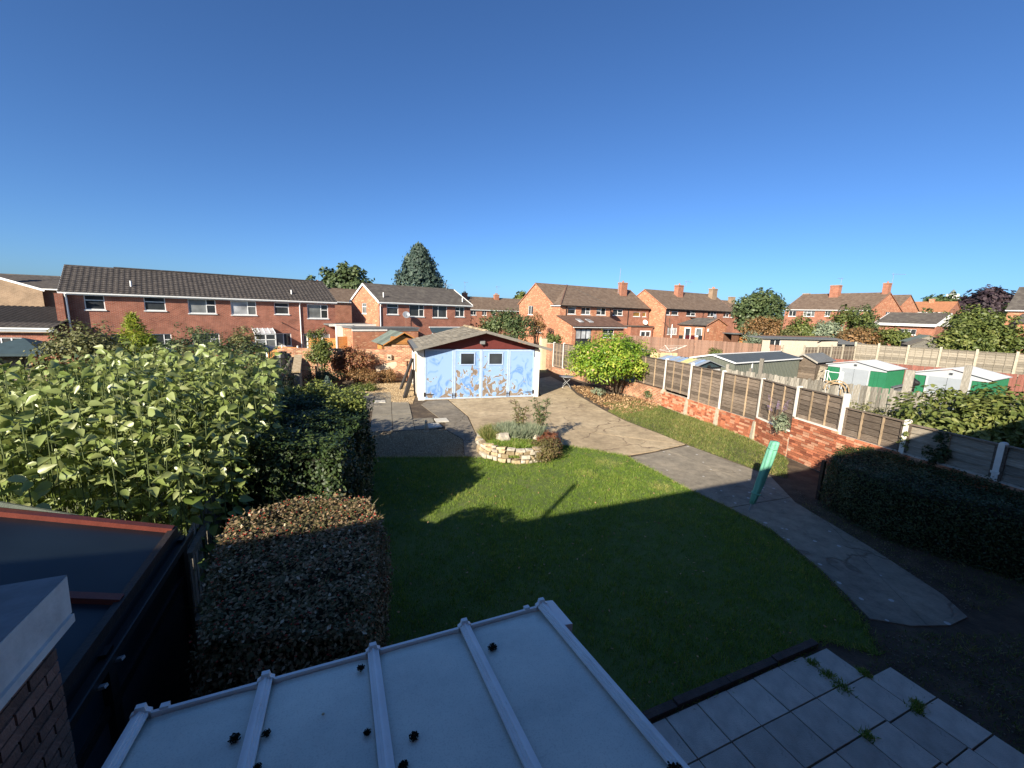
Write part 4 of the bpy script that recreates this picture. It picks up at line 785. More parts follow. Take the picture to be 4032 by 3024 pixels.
for i in range(len(FP) - 1):
    a, b = Vector((*FP[i][:2], 0)), Vector((*FP[i + 1][:2], 0)); d = (b - a).normalized(); n_ = Vector((-d.y, d.x, 0)); L = (b - a).length
    zt = min(wall_top[i], wall_top[i + 1]) if i not in (9,) else .82
    if i == 10: zt = 1.30
    f = lambda x, y, z: tuple(a + d * x + n_ * y + Vector((0, 0, z)))
    if i < 6:                                # far part: bricks too small to tell apart
        m2 = MB(); m2.hexa([f(0, -.11, -.05), f(L, -.11, -.05), f(L, .11, -.05), f(0, .11, -.05), f(0, -.11, zt), f(L, -.11, zt), f(L, .11, zt), f(0, .11, zt)]); m2.build('wall_bay', 'brick_old', gw)
        continue
    e_ = .055 if i >= 6 else 0
    m.hexa([f(0, -.095, -.05), f(L, -.095, -.05), f(L, .10, -.05), f(0, .10, -.05), f(0, -.095, zt - .004), f(L, -.095, zt - .004), f(L, .10, zt - .004), f(0, .10, zt - .004)])
    ang = math.atan2(d.y, d.x); nr = int(zt / .075); ph = zt / nr
    for j in range(nr):
        x = -.11 if j % 2 else 0.0
        while x < L - .03:
            w0, w1 = max(x + .006, .004), min(x + .219, L - .004)
            if random.random() < .12: w1 = min(w1, x + .105)
            if w1 - w0 > .05:
                pr_ = .012 + random.uniform(-.006, .006); q = a + d * ((w0 + w1) / 2) + n_ * (-.10) + Vector((0, 0, ph * (j + .5)))
                bl.append((q, ang, w1 - w0, pr_, ph - .012, i))
            x = (x + .225) if w1 - w0 > .11 or w1 - w0 < .05 else x + .113
m.build('mortar_core', 'mortar', gw)
bl.sort(key=lambda t_: t_[0].length)
ub_ = [MB().box(-.5, .5, -.5, .5, -.5, .5).mesh('brick', q) for q in ('brick_face', 'brick_face', 'brick_face', 'brick_face_pale', 'brick_face_deep')]
vis = [t_ for t_ in bl if t_[5] in (6, 7, 8, 9, 10)]; rest = [t_ for t_ in bl if t_[5] not in (6, 7, 8, 9, 10)]
if len(vis) > 300: rest += vis[300:]; vis = vis[:300]
for q, ang, w_, pr_, hh, i in vis: inst('brick', random.choice(ub_), gw, q, (0, 0, ang + random.uniform(-.01, .01)), (w_, .02 + pr_, hh))
m = MB()
for q, ang, w_, pr_, hh, i in rest:
    c, s = math.cos(ang), math.sin(ang); hx, hy, hz = w_ / 2, (.02 + pr_) / 2, hh / 2
    m.hexa([(q.x + c * x - s * y, q.y + s * x + c * y, q.z + z) for z in (-hz, hz) for x, y in ((-hx, -hy), (hx, -hy), (hx, hy), (-hx, hy))])
bo = tag(m.build('bricks', 'brick_face', gw), kind='stuff'); bo.data.materials.append(MATS['brick_face_pale']); bo.data.materials.append(MATS['brick_face_deep'])
for q in range(len(rest)):
    mi = random.choice((0, 0, 0, 1, 1, 2))
    for z in range(6): bo.data.polygons[q * 6 + z].material_index = mi
# buttress stubs at the feet of the posts and pale coping strips
for i in (7, 8, 9):
    a = Vector((*FP[i][:2], 0)); ang, L = fr(i); o = MB().hexa([(-.09, -.20, -.03), (.10, -.20, -.03), (.09, -.09, -.03), (-.09, -.09, -.03), (-.06, -.15, .66), (.06, -.15, .66), (.06, -.09, .68), (-.06, -.09, .68)]).build('buttress', 'concrete_post_old', gw); o.location = a; o.rotation_euler = (0, 0, R(ang))
for i, z in ((9, .82), (10, 1.30)):
    ang, L = fr(i); o = MB().box(.08, L - .08, -.125, -.02, z - .004, z + .035).build('coping', 'concrete_post', gw); o.location = (*FP[i][:2], 0); o.rotation_euler = (0, 0, R(ang))
slat_mesh = {}
def lap_panel(label, loc, ang, L, z0, z1, mats=('wood_dark', 'wood_batten', 'wood_dark'), group=None, nb=2, nsl=None, name='lap_fence', step=.14):
    t = thing(name, label, 'fence panel', loc, ang, group); Hh = z1 - z0; k = nsl or max(3, int(round(Hh / step))); sh_ = Hh / k
    for j in range(k):
        m = MB(); zz = z0 + j * sh_; w1 = random.uniform(-.006, .006)
        m.hexa([(.05, -.044, zz - .012), (L - .05, -.044, zz - .012 + w1), (L - .05, -.030, zz - .012 + w1), (.05, -.030, zz - .012), (.05, -.012, zz + sh_), (L - .05, -.012, zz + sh_ + w1), (L - .05, -.002, zz + sh_ + w1), (.05, -.002, zz + sh_)]); m.build('slat', mats[0], t)
    for x in [L * (q + 1) / (nb + 1) for q in range(nb)]:
        MB().box(x - .018, x + .018, -.068, -.03, z0 - .02, z1).build('batten', mats[1], t)
    for x in (.075, L - .075): MB().box(x - .022, x + .022, -.064, -.026, z0 - .02, z1).build('edge_batten', mats[2], t)
    MB().box(.05, L - .05, -.075, .012, z1, z1 + .03).build('cap_rail', mats[2], t)
    return t
names = ['farthest dark fence panel, beside the brick pier past the garage', 'second dark fence panel from the brick pier', 'dark fence panel half hidden by the left side of the round tree', None, None, 'dark fence panel just behind the right edge of the round tree', 'dark fence panel, first whole one right of the round tree', 'dark fence panel, second whole one right of the round tree', 'dark fence panel, third right of the round tree, above clean orange bricks', 'dark fence panel behind the purple flowering weed', 'brown fence panel above the taller brick step of the wall', 'brown fence panel with pale scuffs, just above the clipped hedge', 'grey shaded fence panel with ivy, behind the clipped hedge', 'grey shaded fence panel, last one at the picture edge']
for i in range(len(FP) - 1):
    if names[i] is None: continue
    a, b = FP[i], FP[i + 1]; ang, L = fr(i); z0 = (max(a[3], b[3]) if i not in (9,) else .86) + (.0 if i < 9 else .02); z1 = min(a[2], b[2]) - (.05 if i < 9 else .04)
    if i == 10: z0 = 1.33
    if i == 9: z1 = 2.20
    lap_panel(names[i], (a[0], a[1], 0), ang, L, z0, z1, ('wood_dark', 'wood_batten', 'wood_dark') if i < 10 else ('wood_dark' if i < 12 else 'wood_grey_lap', 'wood_batten', 'wood_dark'), 'dark lap panels on the low brick wall', 2 if i < 12 else 1, None, 'lap_fence', .135 if i < 9 else .16)
pl_ = ['farthest white concrete fence post, next to the brick pier', 'white concrete fence post between the two farthest panels', 'white concrete fence post just left of the round tree', None, None, None, 'white concrete fence post nearest the right edge of the round tree', 'white concrete fence post, second right of the round tree', 'white concrete fence post, third right of the round tree', 'white concrete fence post, fourth right of the round tree', 'white concrete fence post next to the purple flowering weed', 'white concrete fence post at the top of the brick step', 'white fence post twined with ivy above the hedge end', 'shaded concrete fence post behind the hedge, nearest the picture edge', None]
for i, lab in enumerate(pl_):
    if not lab: continue
    x, y, zt, zb = FP[i]; ang = fr(min(i, len(FP) - 2))[0]; t = thing('fence_post', lab, 'post', (x, y, 0), ang, 'white concrete posts along the low wall')
    m = MB(); m.box(-.05, .05, -.075, .045, zb - (.35 if i in (12, 13) else .05), zt); m.prism([(-.05, zt), (.05, zt), (.03, zt + .03), (-.03, zt + .03)], lambda a, b, c: (a, c, b), -.07, .04); m.build('shaft', 'concrete_post', t)
    if i in (7, 8, 9): MB().box(-.045, .045, -.07, .04, 0, zb - .051).build('stub', 'concrete_post_old', t)
    if i in (6,): MB().hexa([(-.12, -.16, .62), (.10, -.16, .62), (.10, .0, .62), (-.12, .0, .62), (-.06, -.10, .84), (.06, -.10, .84), (.06, .0, .84), (-.06, 0, .84)]).build('haunch', 'concrete_post_old', t)
    if i == 13: MB().box(-.07, .07, -.085, -.076, 1.35, 1.40).build('strap', 'concrete_post', t)
t = thing('brick_pier', 'brick pier ending the low wall past the garage', 'pier', (2.72, 30.5), -66); MB().box(-.22, .26, -.16, .16, 0, 2.05).build('shaft', 'brick_old', t); MB().box(-.20, .25, -.14, .14, 2.05, 2.09).build('top', 'mortar', t)
t = thing('rendered_pier', 'yellowish rendered pier with a downpipe strip behind the garage', 'pier', (2.25, 31.2), -66); MB().box(-.25, .28, -.2, .2, 0, 2.35).build('shaft', 'render_yellow', t); MB().box(.0, .09, -.26, -.2, .0, 2.5).build('strip', 'render_cream', t)

# ------------------------------------------------------------------ grey feather-edge fence beyond, and the garden behind it
def board_fence(name, label, a, ang, L, z0, z1, bw, mat, back='wood_grey', jit=.03, th=.018, posts=()):
    t = thing(name, label, 'fence', a, ang); n = int(L / bw); me = MB().box(0, bw * .97, -th, 0, z0, z1).mesh('board', mat)
    for i in range(n): inst('board', me, t, (i * bw, random.uniform(-.006, .004), random.uniform(-jit, jit)), (0, random.uniform(-.012, .012), R(4)))
    for z in (z0 + .3, z1 - .25): MB().box(0, L, .005, .07, z - .04, z + .04).build('rail', back, t)
    return t
board_fence('board_fence', 'weathered grey feather-edge fence across the middle of the next garden', (10.64, 20.30), -48, 9.6, .05, 1.81, .11, 'wood_grey', jit=.045)
for (u, h, w_, lab) in ((1.47, 2.5, .16, 'grey timber post standing above the weathered board fence, in front of the long sage shed'), (.0, 2.06, .13, 'short grey timber post at the far end of the weathered board fence'), (1.05, 2.0, .10, 'dark stump of a post on the weathered board fence'), (6.52, 2.60, .26, 'wide grey timber post between the two green and white sheds'), (7.96, 2.95, .2, 'tall grey timber post in front of the nearer green shed')):
    a = R(-48); t = MB().box(-w_ / 2, w_ / 2, .03, .03 + w_ * .7, 0, h).build('timber_post', 'wood_grey'); t.location = (10.64 + math.cos(a) * u, 20.30 + math.sin(a) * u, 0); t.rotation_euler = (0, 0, a); tag(t, lab, 'post')

# ------------------------------------------------------------------ red-brown board fences
board_fence('board_fence', 'red-brown close-boarded fence below the brick houses', (12.2, 46.6), -41.5, 15.4, .3, 2.12, .15, 'wood_red', jit=.015)
board_fence('board_fence', 'low red-stained fence behind the green and white sheds', (22.0, 30.6), -48, 12.0, .2, 1.72, .14, 'wood_red_deep', jit=.012)
board_fence('board_fence', 'short new pale board fence behind the round tree', (9.35, 28.0), 2, 1.95, .6, 1.86, .11, 'wood_pale', jit=.012)
for i, (x, y, lab) in enumerate(((16.1, 30.0, 'end post of the red-brown fence near the weathered timber shed'),)):
    t = MB().box(-.06, .06, -.06, .06, 0, 2.15).build('fence_post', 'concrete_post_old'); t.location = (23.75, 36.3, 0); tag(t, lab, 'post')

# ------------------------------------------------------------------ grey lap fence at the back with concrete posts
LP = [0, 1.52, 3.34, 5.17, 7.06, 8.98, 10.9]; LO = (29.79, 36.0); a = R(-48)
lapn = ['grey lap panel at the far corner of the back fence', 'dark grey lap panel, second from the far corner of the back fence', 'grey lap panel, third from the far corner of the back fence', 'grey lap panel, fourth from the far corner of the back fence', 'grey lap panel, fifth from the far corner, below the big hedge', 'grey lap panel of the back fence at the picture edge']
postn = ['concrete post at the corner of the grey back fence', 'concrete post, second along the grey back fence', 'concrete post, third along the grey back fence', 'concrete post, fourth along the grey back fence', 'concrete post, fifth along the grey back fence, in front of the big hedge', 'concrete post, sixth along the grey back fence, nearest the picture edge']
for i in range(6):
    p = (LO[0] + math.cos(a) * LP[i], LO[1] + math.sin(a) * LP[i]); L = LP[i + 1] - LP[i]
    lap_panel(lapn[i], (p[0], p[1], 0), -48, L, .9, 2.48, ('wood_grey_lap', 'wood_grey_lap', 'wood_grey_lap'), 'grey lap panels of the back fence', 3, 9)
    t = MB().box(-.07, .07, -.11, .02, 0, 2.66).build('fence_post', 'concrete_post_old'); t.location = (*p, 0); t.rotation_euler = (0, 0, a); tag(t, postn[i], 'post', 'concrete posts of the grey back fence')
b_ = R(200)
for i, (u0, u1, lab) in enumerate(((0, 1.68, 'brown lap panel, first of the back fence run behind the timber shed'), (1.68, 3.14, 'brown lap panel, second of the back fence run behind the timber shed'), (3.14, 4.78, 'brown lap panel, third of the run, below the pale prefab garage'), (4.78, 6.39, 'brown lap panel, last of the run, by the red-brown fence'))):
    p = (LO[0] + math.cos(b_) * u1, LO[1] + math.sin(b_) * u1); lap_panel(lab, (p[0], p[1], 0), 20, u1 - u0, .7, 2.25 - .03 * i, ('wood_dark', 'wood_grey_lap', 'wood_grey_lap'), 'brown lap panels behind the timber shed', 3, 8)
    t = MB().box(-.06, .06, -.1, .02, 0, 2.42 - .03 * i).build('fence_post', 'concrete_post_old'); t.location = (*p, 0); t.rotation_euler = (0, 0, R(20)); tag(t, ['concrete post, first left of the back fence corner', 'concrete post, second left of the back fence corner', 'concrete post, third left of the back fence corner', 'concrete post, fourth left of the back fence corner'][i], 'post', 'concrete posts of the brown fence run')

# ------------------------------------------------------------------ sheds
def ribs(m, p0, p1, z0f, z1f, pitch, dep, nrm):
    """vertical ribbed cladding from p0 to p1"""
    p0 = Vector(p0); p1 = Vector(p1); L = (p1 - p0).length; d = (p1 - p0) / L; nrm = Vector(nrm); k = int(L / pitch)
    for i in range(k):
        x = i * pitch; a = p0 + d * x + nrm * dep; b = p0 + d * (x + pitch * .35) + nrm * dep
        za, zb = z1f(x), z1f(x + pitch * .35)
        for o in (0,):
            m.hexa([(a.x - nrm.x * dep, a.y - nrm.y * dep, z0f), (b.x - nrm.x * dep, b.y - nrm.y * dep, z0f), (b.x, b.y, z0f), (a.x, a.y, z0f), (a.x - nrm.x * dep, a.y - nrm.y * dep, za), (b.x - nrm.x * dep, b.y - nrm.y * dep, zb), (b.x, b.y, zb), (a.x, a.y, za)])
def metal_shed(label, org, W, D, ez, az, d0, d1, lampx):
    t = thing('metal_shed', label, 'shed', org, -60, 'green and white metal sheds')
    MB().box(.0, W, .02, D, 0, ez - .02).build('body', 'metal_green', t)
    m = MB(); ribs(m, (0, .02, 0), (d0 - .1, .02, 0), 0, lambda x: ez - .1, .16, .02, (0, -1, 0)); m.build('front_cladding', 'metal_green', t); m = MB(); ribs(m, (d1 + .1, .02, 0), (W, .02, 0), 0, lambda x: ez - .1, .16, .02, (0, -1, 0)); m.build('front_cladding', 'metal_green', t)
    m = MB(); ribs(m, (W, .05, 0), (W, D, 0), 0, lambda x: ez - .06, .10, .02, (1, 0, 0)); m.build('side_cladding', 'metal_green', t)
    m = MB(); m.prism([(0, ez - .12), (W, ez - .12), (W, ez), (W / 2, az - .03), (0, ez)], lambda a, b, c: (a, c, b), -.03, .02); m.build('gable_panel', 'metal_white', t)
    m = MB()
    m.box(d0 - .08, d0, -.05, .02, 0, ez - .12); m.box(d1, d1 + .06, -.05, .02, 0, ez - .12); m.build('door_frame', 'metal_white', t)
    mid = d0 + (d1 - d0) * .47
    for x0, x1 in ((d0, mid - .008), (mid + .008, d1)):
        m = MB(); m.box(x0, x1, -.03, .01, .05, ez - .12); m.box(x0 + .06, x1 - .06, -.035, -.03, .2, ez * .48); dr = m.build('door', 'metal_pale_grey', t)
    m = MB(); m.box(mid - .05, mid + .04, -.06, -.03, .9, 1.02); m.build('padlock', 'black_plastic', t)
    for sgn in (0, 1):
        xa, xb = ((-.08, W / 2) if sgn == 0 else (W + .08, W / 2)); m = MB(); za, zb = ez - .02, az
        m.hexa([(xa, -.12, za), (xb, -.12, zb), (xb, D + .06, zb), (xa, D + .06, za), (xa, -.12, za + .025), (xb, -.12, zb + .025), (xb, D + .06, zb + .025), (xa, D + .06, za + .025)])
        k = int((D + .1) / .13)
        for i in range(k): y = -.10 + i * .13; m.hexa([(xa, y, za + .025), (xb, y, zb + .025), (xb, y + .04, zb + .025), (xa, y + .04, za + .025), (xa, y, za + .042), (xb, y, zb + .042), (xb, y + .04, zb + .042), (xa, y + .04, za + .042)])
        m.build('roof', 'metal_white', t)
    m = MB(); m.box(lampx - .06, lampx + .06, -.09, -.03, ez + .06, ez + .15); m.build('vent', 'steel_grey', t); MB().box(lampx - .045, lampx + .045, -.095, -.09, ez + .07, ez + .13).build('vent_grille', 'black_plastic', t)
    return t
metal_shed('green and white metal shed, the farther of the two, beside leaning panels', (17.75, 23.08), 2.6, 2.3, 1.97, 2.26, .68, 1.87, 1.28)
metal_shed('green and white metal shed, the nearer of the two, partly behind a leafy shrub', (20.60, 20.93), 2.62, 3.0, 1.92, 2.25, .52, 1.95, 1.3)
# long sage metal shed
t = thing('metal_garage', 'long sage grey ribbed metal shed with white trims', 'shed', (11.1, 20.5), 33); L_, W_ = 7.0, 2.35
MB().box(0, L_, 0, W_, 0, 2.12).build('body', 'metal_sage', t)
m = MB(); ribs(m, (0, 0, 0), (L_, 0, 0), 0, lambda x: 2.12, .17, .02, (0, -1, 0)); m.build('long_wall_cladding', 'metal_sage', t)
m = MB(); m.prism([(0, 2.12), (W_, 2.12), (W_ / 2, 2.37)], lambda a, b, c: (c, a, b), 0, .02); ribs(m, (0, 0, 0), (0, W_, 0), 0, lambda x: 2.12 + .25 * (1 - abs(x - W_ / 2) / (W_ / 2)), .17, .02, (-1, 0, 0)); m.build('gable_cladding', 'metal_sage', t)
for s in (0, 1):
    ya = -.08 if s == 0 else W_ + .08; m = MB(); m.hexa([(-.08, ya, 2.12), (L_ + .08, ya, 2.12), (L_ + .08, W_ / 2, 2.40), (-.08, W_ / 2, 2.40), (-.08, ya, 2.145), (L_ + .08, ya, 2.145), (L_ + .08, W_ / 2, 2.425), (-.08, W_ / 2, 2.425)]); m.build('roof', 'metal_sage_roof', t)
m = MB(); m.bar((-.1, -.1, 2.12), (-.1, W_ / 2, 2.41), .03, .07); m.bar((-.1, W_ / 2, 2.41), (-.1, W_ + .1, 2.12), .03, .07); m.build('verge_trim', 'white_paint', t)
MB().box(-.1, L_ + .1, -.11, -.08, 2.09, 2.15).build('eaves_trim', 'white_paint', t); MB().box(-.1, L_ + .1, W_ / 2 - .04, W_ / 2 + .04, 2.42, 2.45).build('ridge_trim', 'white_paint', t)
MB().box(1.6, 1.66, -.05, -.02, 0, 2.1).build('downpipe', 'white_paint', t)
# small shed with a striped blue sheet roof
t = thing('garden_shed', 'small dark shed with striped blue and yellow sheet roof behind the fence', 'shed', (8.42, 19.0), 30)
m = MB(); m.box(.1, 2.2, .1, 2.4, 0, 2.0); m.build('body', 'charcoal_fabric', t)
m = MB(); m.prism([(.05, 1.95), (2.25, 1.95), (1.1, 2.20)], lambda a, b, c: (a, c, b), .06, .1); m.build('gable', 'canvas_teal', t)
for s in (0, 1):
    xa, za = ((-.02, 2.0) if s == 0 else (2.32, 1.92))
    for k in range(11):
        y = -.05 + k * .24; m = MB(); hb = .012; m.hexa([(xa, y, za), (1.1, y, 2.27), (1.1, y + .235, 2.27), (xa, y + .235, za), (xa, y, za + .03), (1.1, y, 2.30), (1.1, y + .12, 2.315), (xa, y + .12, za + .045)]); m.build('roof_sheet', 'roof_yellow_sheet' if k in (3, 4) else ('roof_blue_sheet' if k % 2 else 'metal_pale_grey'), t)
MB().box(1.5, 2.1, .055, .1, .3, 1.85).build('door', 'white_weathered', t); MB().lathe([(0, 0), (.07, .0), (.07, .1), (0, .12)], 10, (1.1, .03, 2.02), (0, -1, -.3)).build('light', 'black_plastic', t)
# timber shed
t = thing('timber_shed', 'weathered dark timber shed with green felt roof between the sage shed and the leaning panels', 'shed', (16.9, 25.0), -55)
W_, D_ = 1.35, 2.6
for j in range(12): MB().hexa([(0, -.025, .16 * j), (W_, -.025, .16 * j), (W_, 0, .16 * j), (0, 0, .16 * j), (0, -.006, .16 * j + .165), (W_, -.006, .16 * j + .165), (W_, 0, .16 * j + .165), (0, 0, .16 * j + .165)]).build('board', 'wood_dark', t)
m = MB(); m.box(0.02, W_ - .02, 0, D_, 0, 1.95); m.prism([(0, 1.92), (W_, 1.92), (W_ / 2, 2.3)], lambda a, b, c: (a, c, b), -.01, D_); m.build('body', 'wood_dark', t)
for s in (0, 1):
    xa = -.12 if s == 0 else W_ + .12; m = MB(); m.hexa([(xa, -.15, 1.93), (W_ / 2, -.15, 2.36), (W_ / 2, D_ + .1, 2.36), (xa, D_ + .1, 1.93), (xa, -.15, 1.955), (W_ / 2, -.15, 2.385), (W_ / 2, D_ + .1, 2.385), (xa, D_ + .1, 1.955)]); m.build('roof', 'felt_grey', t)
    m = MB(); m.bar((xa, -.17, 1.93), (W_ / 2, -.17, 2.36), .03, .09); m.build('bargeboard', 'wood_grey', t)
# leaning old panels between the sheds
for k, (x, y, an, tilt, lab) in enumerate(((17.0, 23.35, -30, 28, 'old grey fence panel leaning at a slant beside the green shed'), (17.25, 24.3, -25, 12, 'old grey fence panel propped behind the slanted one'))):
    t = lap_panel(lab, (x, y, .45), an, 1.25, 0, 1.45, ('wood_grey_lap', 'wood_grey_lap', 'wood_grey_lap'), None, 2, 8, 'leaning_lap_fence'); t.rotation_euler = (R(-18), R(tilt), R(an))
# white metal gate frame against the green shed
t = thing('gate_frame', 'white metal gate frame with diagonal braces in front of the farther green shed', 'gate', (17.0, 22.2), -55)
m = MB()
for x in (0, .12, .68, .78): m.box(x - .02, x + .02, -.02, .02, 0, 1.72)
m.build('upright', 'white_paint', t); m = MB(); m.bar((.12, 0, 1.65), (.68, 0, 1.65), .03, .03); m.bar((0, 0, 1.70), (.12, 0, 1.70), .03, .03); m.bar((.68, 0, 1.70), (.78, 0, 1.70), .03, .03); m.build('top_rail', 'white_paint', t)
for x0, x1 in ((.12, .42), (.68, .42)): m = MB(); m.bar((x0, 0, 1.55), (x1, 0, .9), .025, .02); m.build('brace', 'white_paint', t)
# arched timber frame with hanging jars
t = thing('arched_trellis', 'arched timber frame hanging on the weathered board fence', 'trellis', (13.3, 17.22), -48)
for r_ in (.30, .42):
    m = MB(); pts = [(-.05 + .42 - r_ * math.cos(R(q)), -.07, 1.50 + r_ * math.sin(R(q))) for q in range(0, 181, 20)]
    for q in range(len(pts) - 1): m.bar(pts[q], pts[q + 1], .04, .04)
    m.build('arch', 'wood_raw', t)
m = MB(); m.box(.50, .54, -.09, -.05, 1.35, 1.85); m.bar((-.05, -.07, 1.85), (.55, -.07, 1.80), .03, .05); m.build('stay', 'wood_raw', t)
for x in (.12, .52): MB().lathe([(0, 0), (.03, .0), (.035, .08), (.02, .1), (0, .12)], 8, (x, -.10, 1.58)).build('jar', 'glass_blind', t)
# black refuse and junk by the wide post
t = thing('rubbish_heap', 'heap of black bags and grey sheets between the two green sheds', 'rubbish', (17.9, 18.6), -30)
for (x, y, z, s) in ((.15, 0, 1.45, .25), (.35, .1, 1.7, .2), (.05, .2, 1.15, .35)):
    me = bpy.data.meshes.new('bag'); bm = bmesh.new(); bmesh.ops.create_icosphere(bm, subdivisions=2, radius=s)
    for v in bm.verts: v.co *= 1 + .18 * math.sin(v.co.x * 17) * math.cos(v.co.z * 21) + random.uniform(-.07, .07)
    bm.to_mesh(me); bm.free(); me.materials.append(MATS['black_plastic']); o = link('bag', me, t); o.location = (x, y, z)
m = MB(); m.bar((-.35, -.1, 1.25), (.1, 0, 1.55), .5, .03); m.bar((-.4, 0, 1.40), (.1, .05, 1.62), .35, .03); m.build('sheet', 'felt_grey', t); MB().box(-.3, .4, -.2, .5, 0, 1.15).build('crate', 'wood_grey', t)
# ------------------------------------------------------------------ houses
FRONT = lambda a, o, z: (a, -o, z)
def GL(x0=0): return lambda a, o, z: (x0 - o, a, z)      # wall facing -x
def GR(x0): return lambda a, o, z: (x0 + o, a, z)        # wall facing +x
def boxf(m, f, a0, a1, o0, o1, z0, z1):
    return m.hexa([f(a0, o1, z0), f(a1, o1, z0), f(a1, o0, z0), f(a0, o0, z0), f(a0, o1, z1), f(a1, o1, z1), f(a1, o0, z1), f(a0, o0, z1)])
def wallface(m, f, a0, a1, z0, z1, holes, rec=.09):
    """wall sheet with openings and their reveals"""
    A = sorted({a0, a1, *[h[0] for h in holes], *[h[1] for h in holes]}); Z = sorted({z0, z1, *[h[2] for h in holes], *[h[3] for h in holes]})
    for i in range(len(A) - 1):
        for j in range(len(Z) - 1):
            ca, cz_ = (A[i] + A[i + 1]) / 2, (Z[j] + Z[j + 1]) / 2
            if any(h[0] < ca < h[1] and h[2] < cz_ < h[3] for h in holes): continue
            m.face(f(A[i], 0, Z[j]), f(A[i + 1], 0, Z[j]), f(A[i + 1], 0, Z[j + 1]), f(A[i], 0, Z[j + 1]))
    for (h0, h1, y0_, y1_) in holes:
        for p, q in (((h0, y0_), (h1, y0_)), ((h1, y0_), (h1, y1_)), ((h1, y1_), (h0, y1_)), ((h0, y1_), (h0, y0_))):
            m.face(f(p[0], 0, p[1]), f(q[0], 0, q[1]), f(q[0], -rec, q[1]), f(p[0], -rec, p[1]))
def window(parent, f, a0, a1, z0, z1, bays=((1, .3),), fm='white_paint', glass='glass_dark', rec=.05, fw=.055, sill=True, name='window'):
    """bays: (relative width, transom height fraction from the top or 0)"""
    m = MB(); o0, o1 = -rec - .06, -rec
    boxf(m, f, a0, a1, o0, o1, z1 - fw, z1); boxf(m, f, a0, a1, o0, o1, z0, z0 + fw); boxf(m, f, a0, a0 + fw, o0, o1, z0 + fw, z1 - fw); boxf(m, f, a1 - fw, a1, o0, o1, z0 + fw, z1 - fw)
    tot = sum(b[0] for b in bays); x = a0 + fw; wd = a1 - a0 - 2 * fw; panes = []
    for i, (bw, tr) in enumerate(bays):
        xe = x + wd * bw / tot; xi0 = x; xi1 = xe
        if i < len(bays) - 1: boxf(m, f, xe - fw * .5, xe + fw * .5, o0, o1 + .004, z0 + fw, z1 - fw); xi1 = xe - fw * .5
        if i > 0: xi0 = x + fw * .5
        if tr:
            zt = z1 - fw - (z1 - z0) * tr; boxf(m, f, xi0, xi1, o0, o1 + .006, zt - fw * .5, zt + fw * .5); panes += [(xi0, xi1, z0 + fw, zt - fw * .5), (xi0, xi1, zt + fw * .5, z1 - fw)]
        else: panes.append((xi0, xi1, z0 + fw, z1 - fw))
        x = xe
    wd_ = m.build(name, fm, parent)
    for k, (p, q, r_, s) in enumerate(panes):
        g = glass if isinstance(glass, str) else glass[k % len(glass)]; mm = MB(); boxf(mm, f, p, q, o0 + .01, o0 + .035, r_, s); mm.build('pane', g, wd_)
    if sill: mm = MB(); boxf(mm, f, a0 - .05, a1 + .05, -rec - .02, .06, z0 - .07, z0); mm.build('sill', fm, wd_)
    return wd_
def tiles(m, pe, pr, u0, u1, v0=None, v1=None, course=.32, lift=.03, wave=0.0, wl=.3, axis='x', c0=None, c1=None):
    """tiled slope. pe, pr: (y,z) at eaves and ridge; u0,u1 span along the eaves (v0,v1 along the ridge)"""
    v0 = u0 if v0 is None else v0; v1 = u1 if v1 is None else v1
    dy, dz = pr[0] - pe[0], pr[1] - pe[1]; L = math.hypot(dy, dz); ny, nz = -dz / L, abs(dy) / L
    if dy < 0: ny = -ny
    ny = -abs(dz) / L if dy > 0 else abs(dz) / L
    k = max(1, int(round(L / course)))
    for j in range(k):
        t0, t1 = j / k, min(1, (j + 1.06) / k)
        ua, ub2 = u0 + (v0 - u0) * t0, u1 + (v1 - u1) * t0; uc, ud = u0 + (v0 - u0) * t1, u1 + (v1 - u1) * t1
        n = 1 if not wave else max(2, int((u1 - u0) / wl * 4)); off = len(m.v)
        for i in range(n + 1):
            q = i / n; xa = ua + (ub2 - ua) * q; xc = uc + (ud - uc) * q; wv = wave * (.5 + .5 * math.sin(2 * math.pi * xa / wl)) if wave else 0
            la, lb = lift + wv, .006 + wv
            for (xx, t_, h_) in ((xa, t0, la - lift * .9 - wv), (xa, t0, la), (xc, t1, lb)):
                p = (xx, pe[0] + dy * t_ + ny * h_, pe[1] + dz * t_ + nz * h_); m.v.append(p if axis == 'x' else (p[1], p[0], p[2]))
        for i in range(n):
            a = off + i * 3; b = a + 3; m.f.append((a, b, b + 1, a + 1)); m.f.append((a + 1, b + 1, b + 2, a + 2))
def gutter(parent, f, a0, a1, o, z, mat='black_plastic', r_=.055):
    m = MB(); boxf(m, f, a0, a1, o, o + .11, z - .09, z); g = m.build('gutter', mat, parent)
    return g
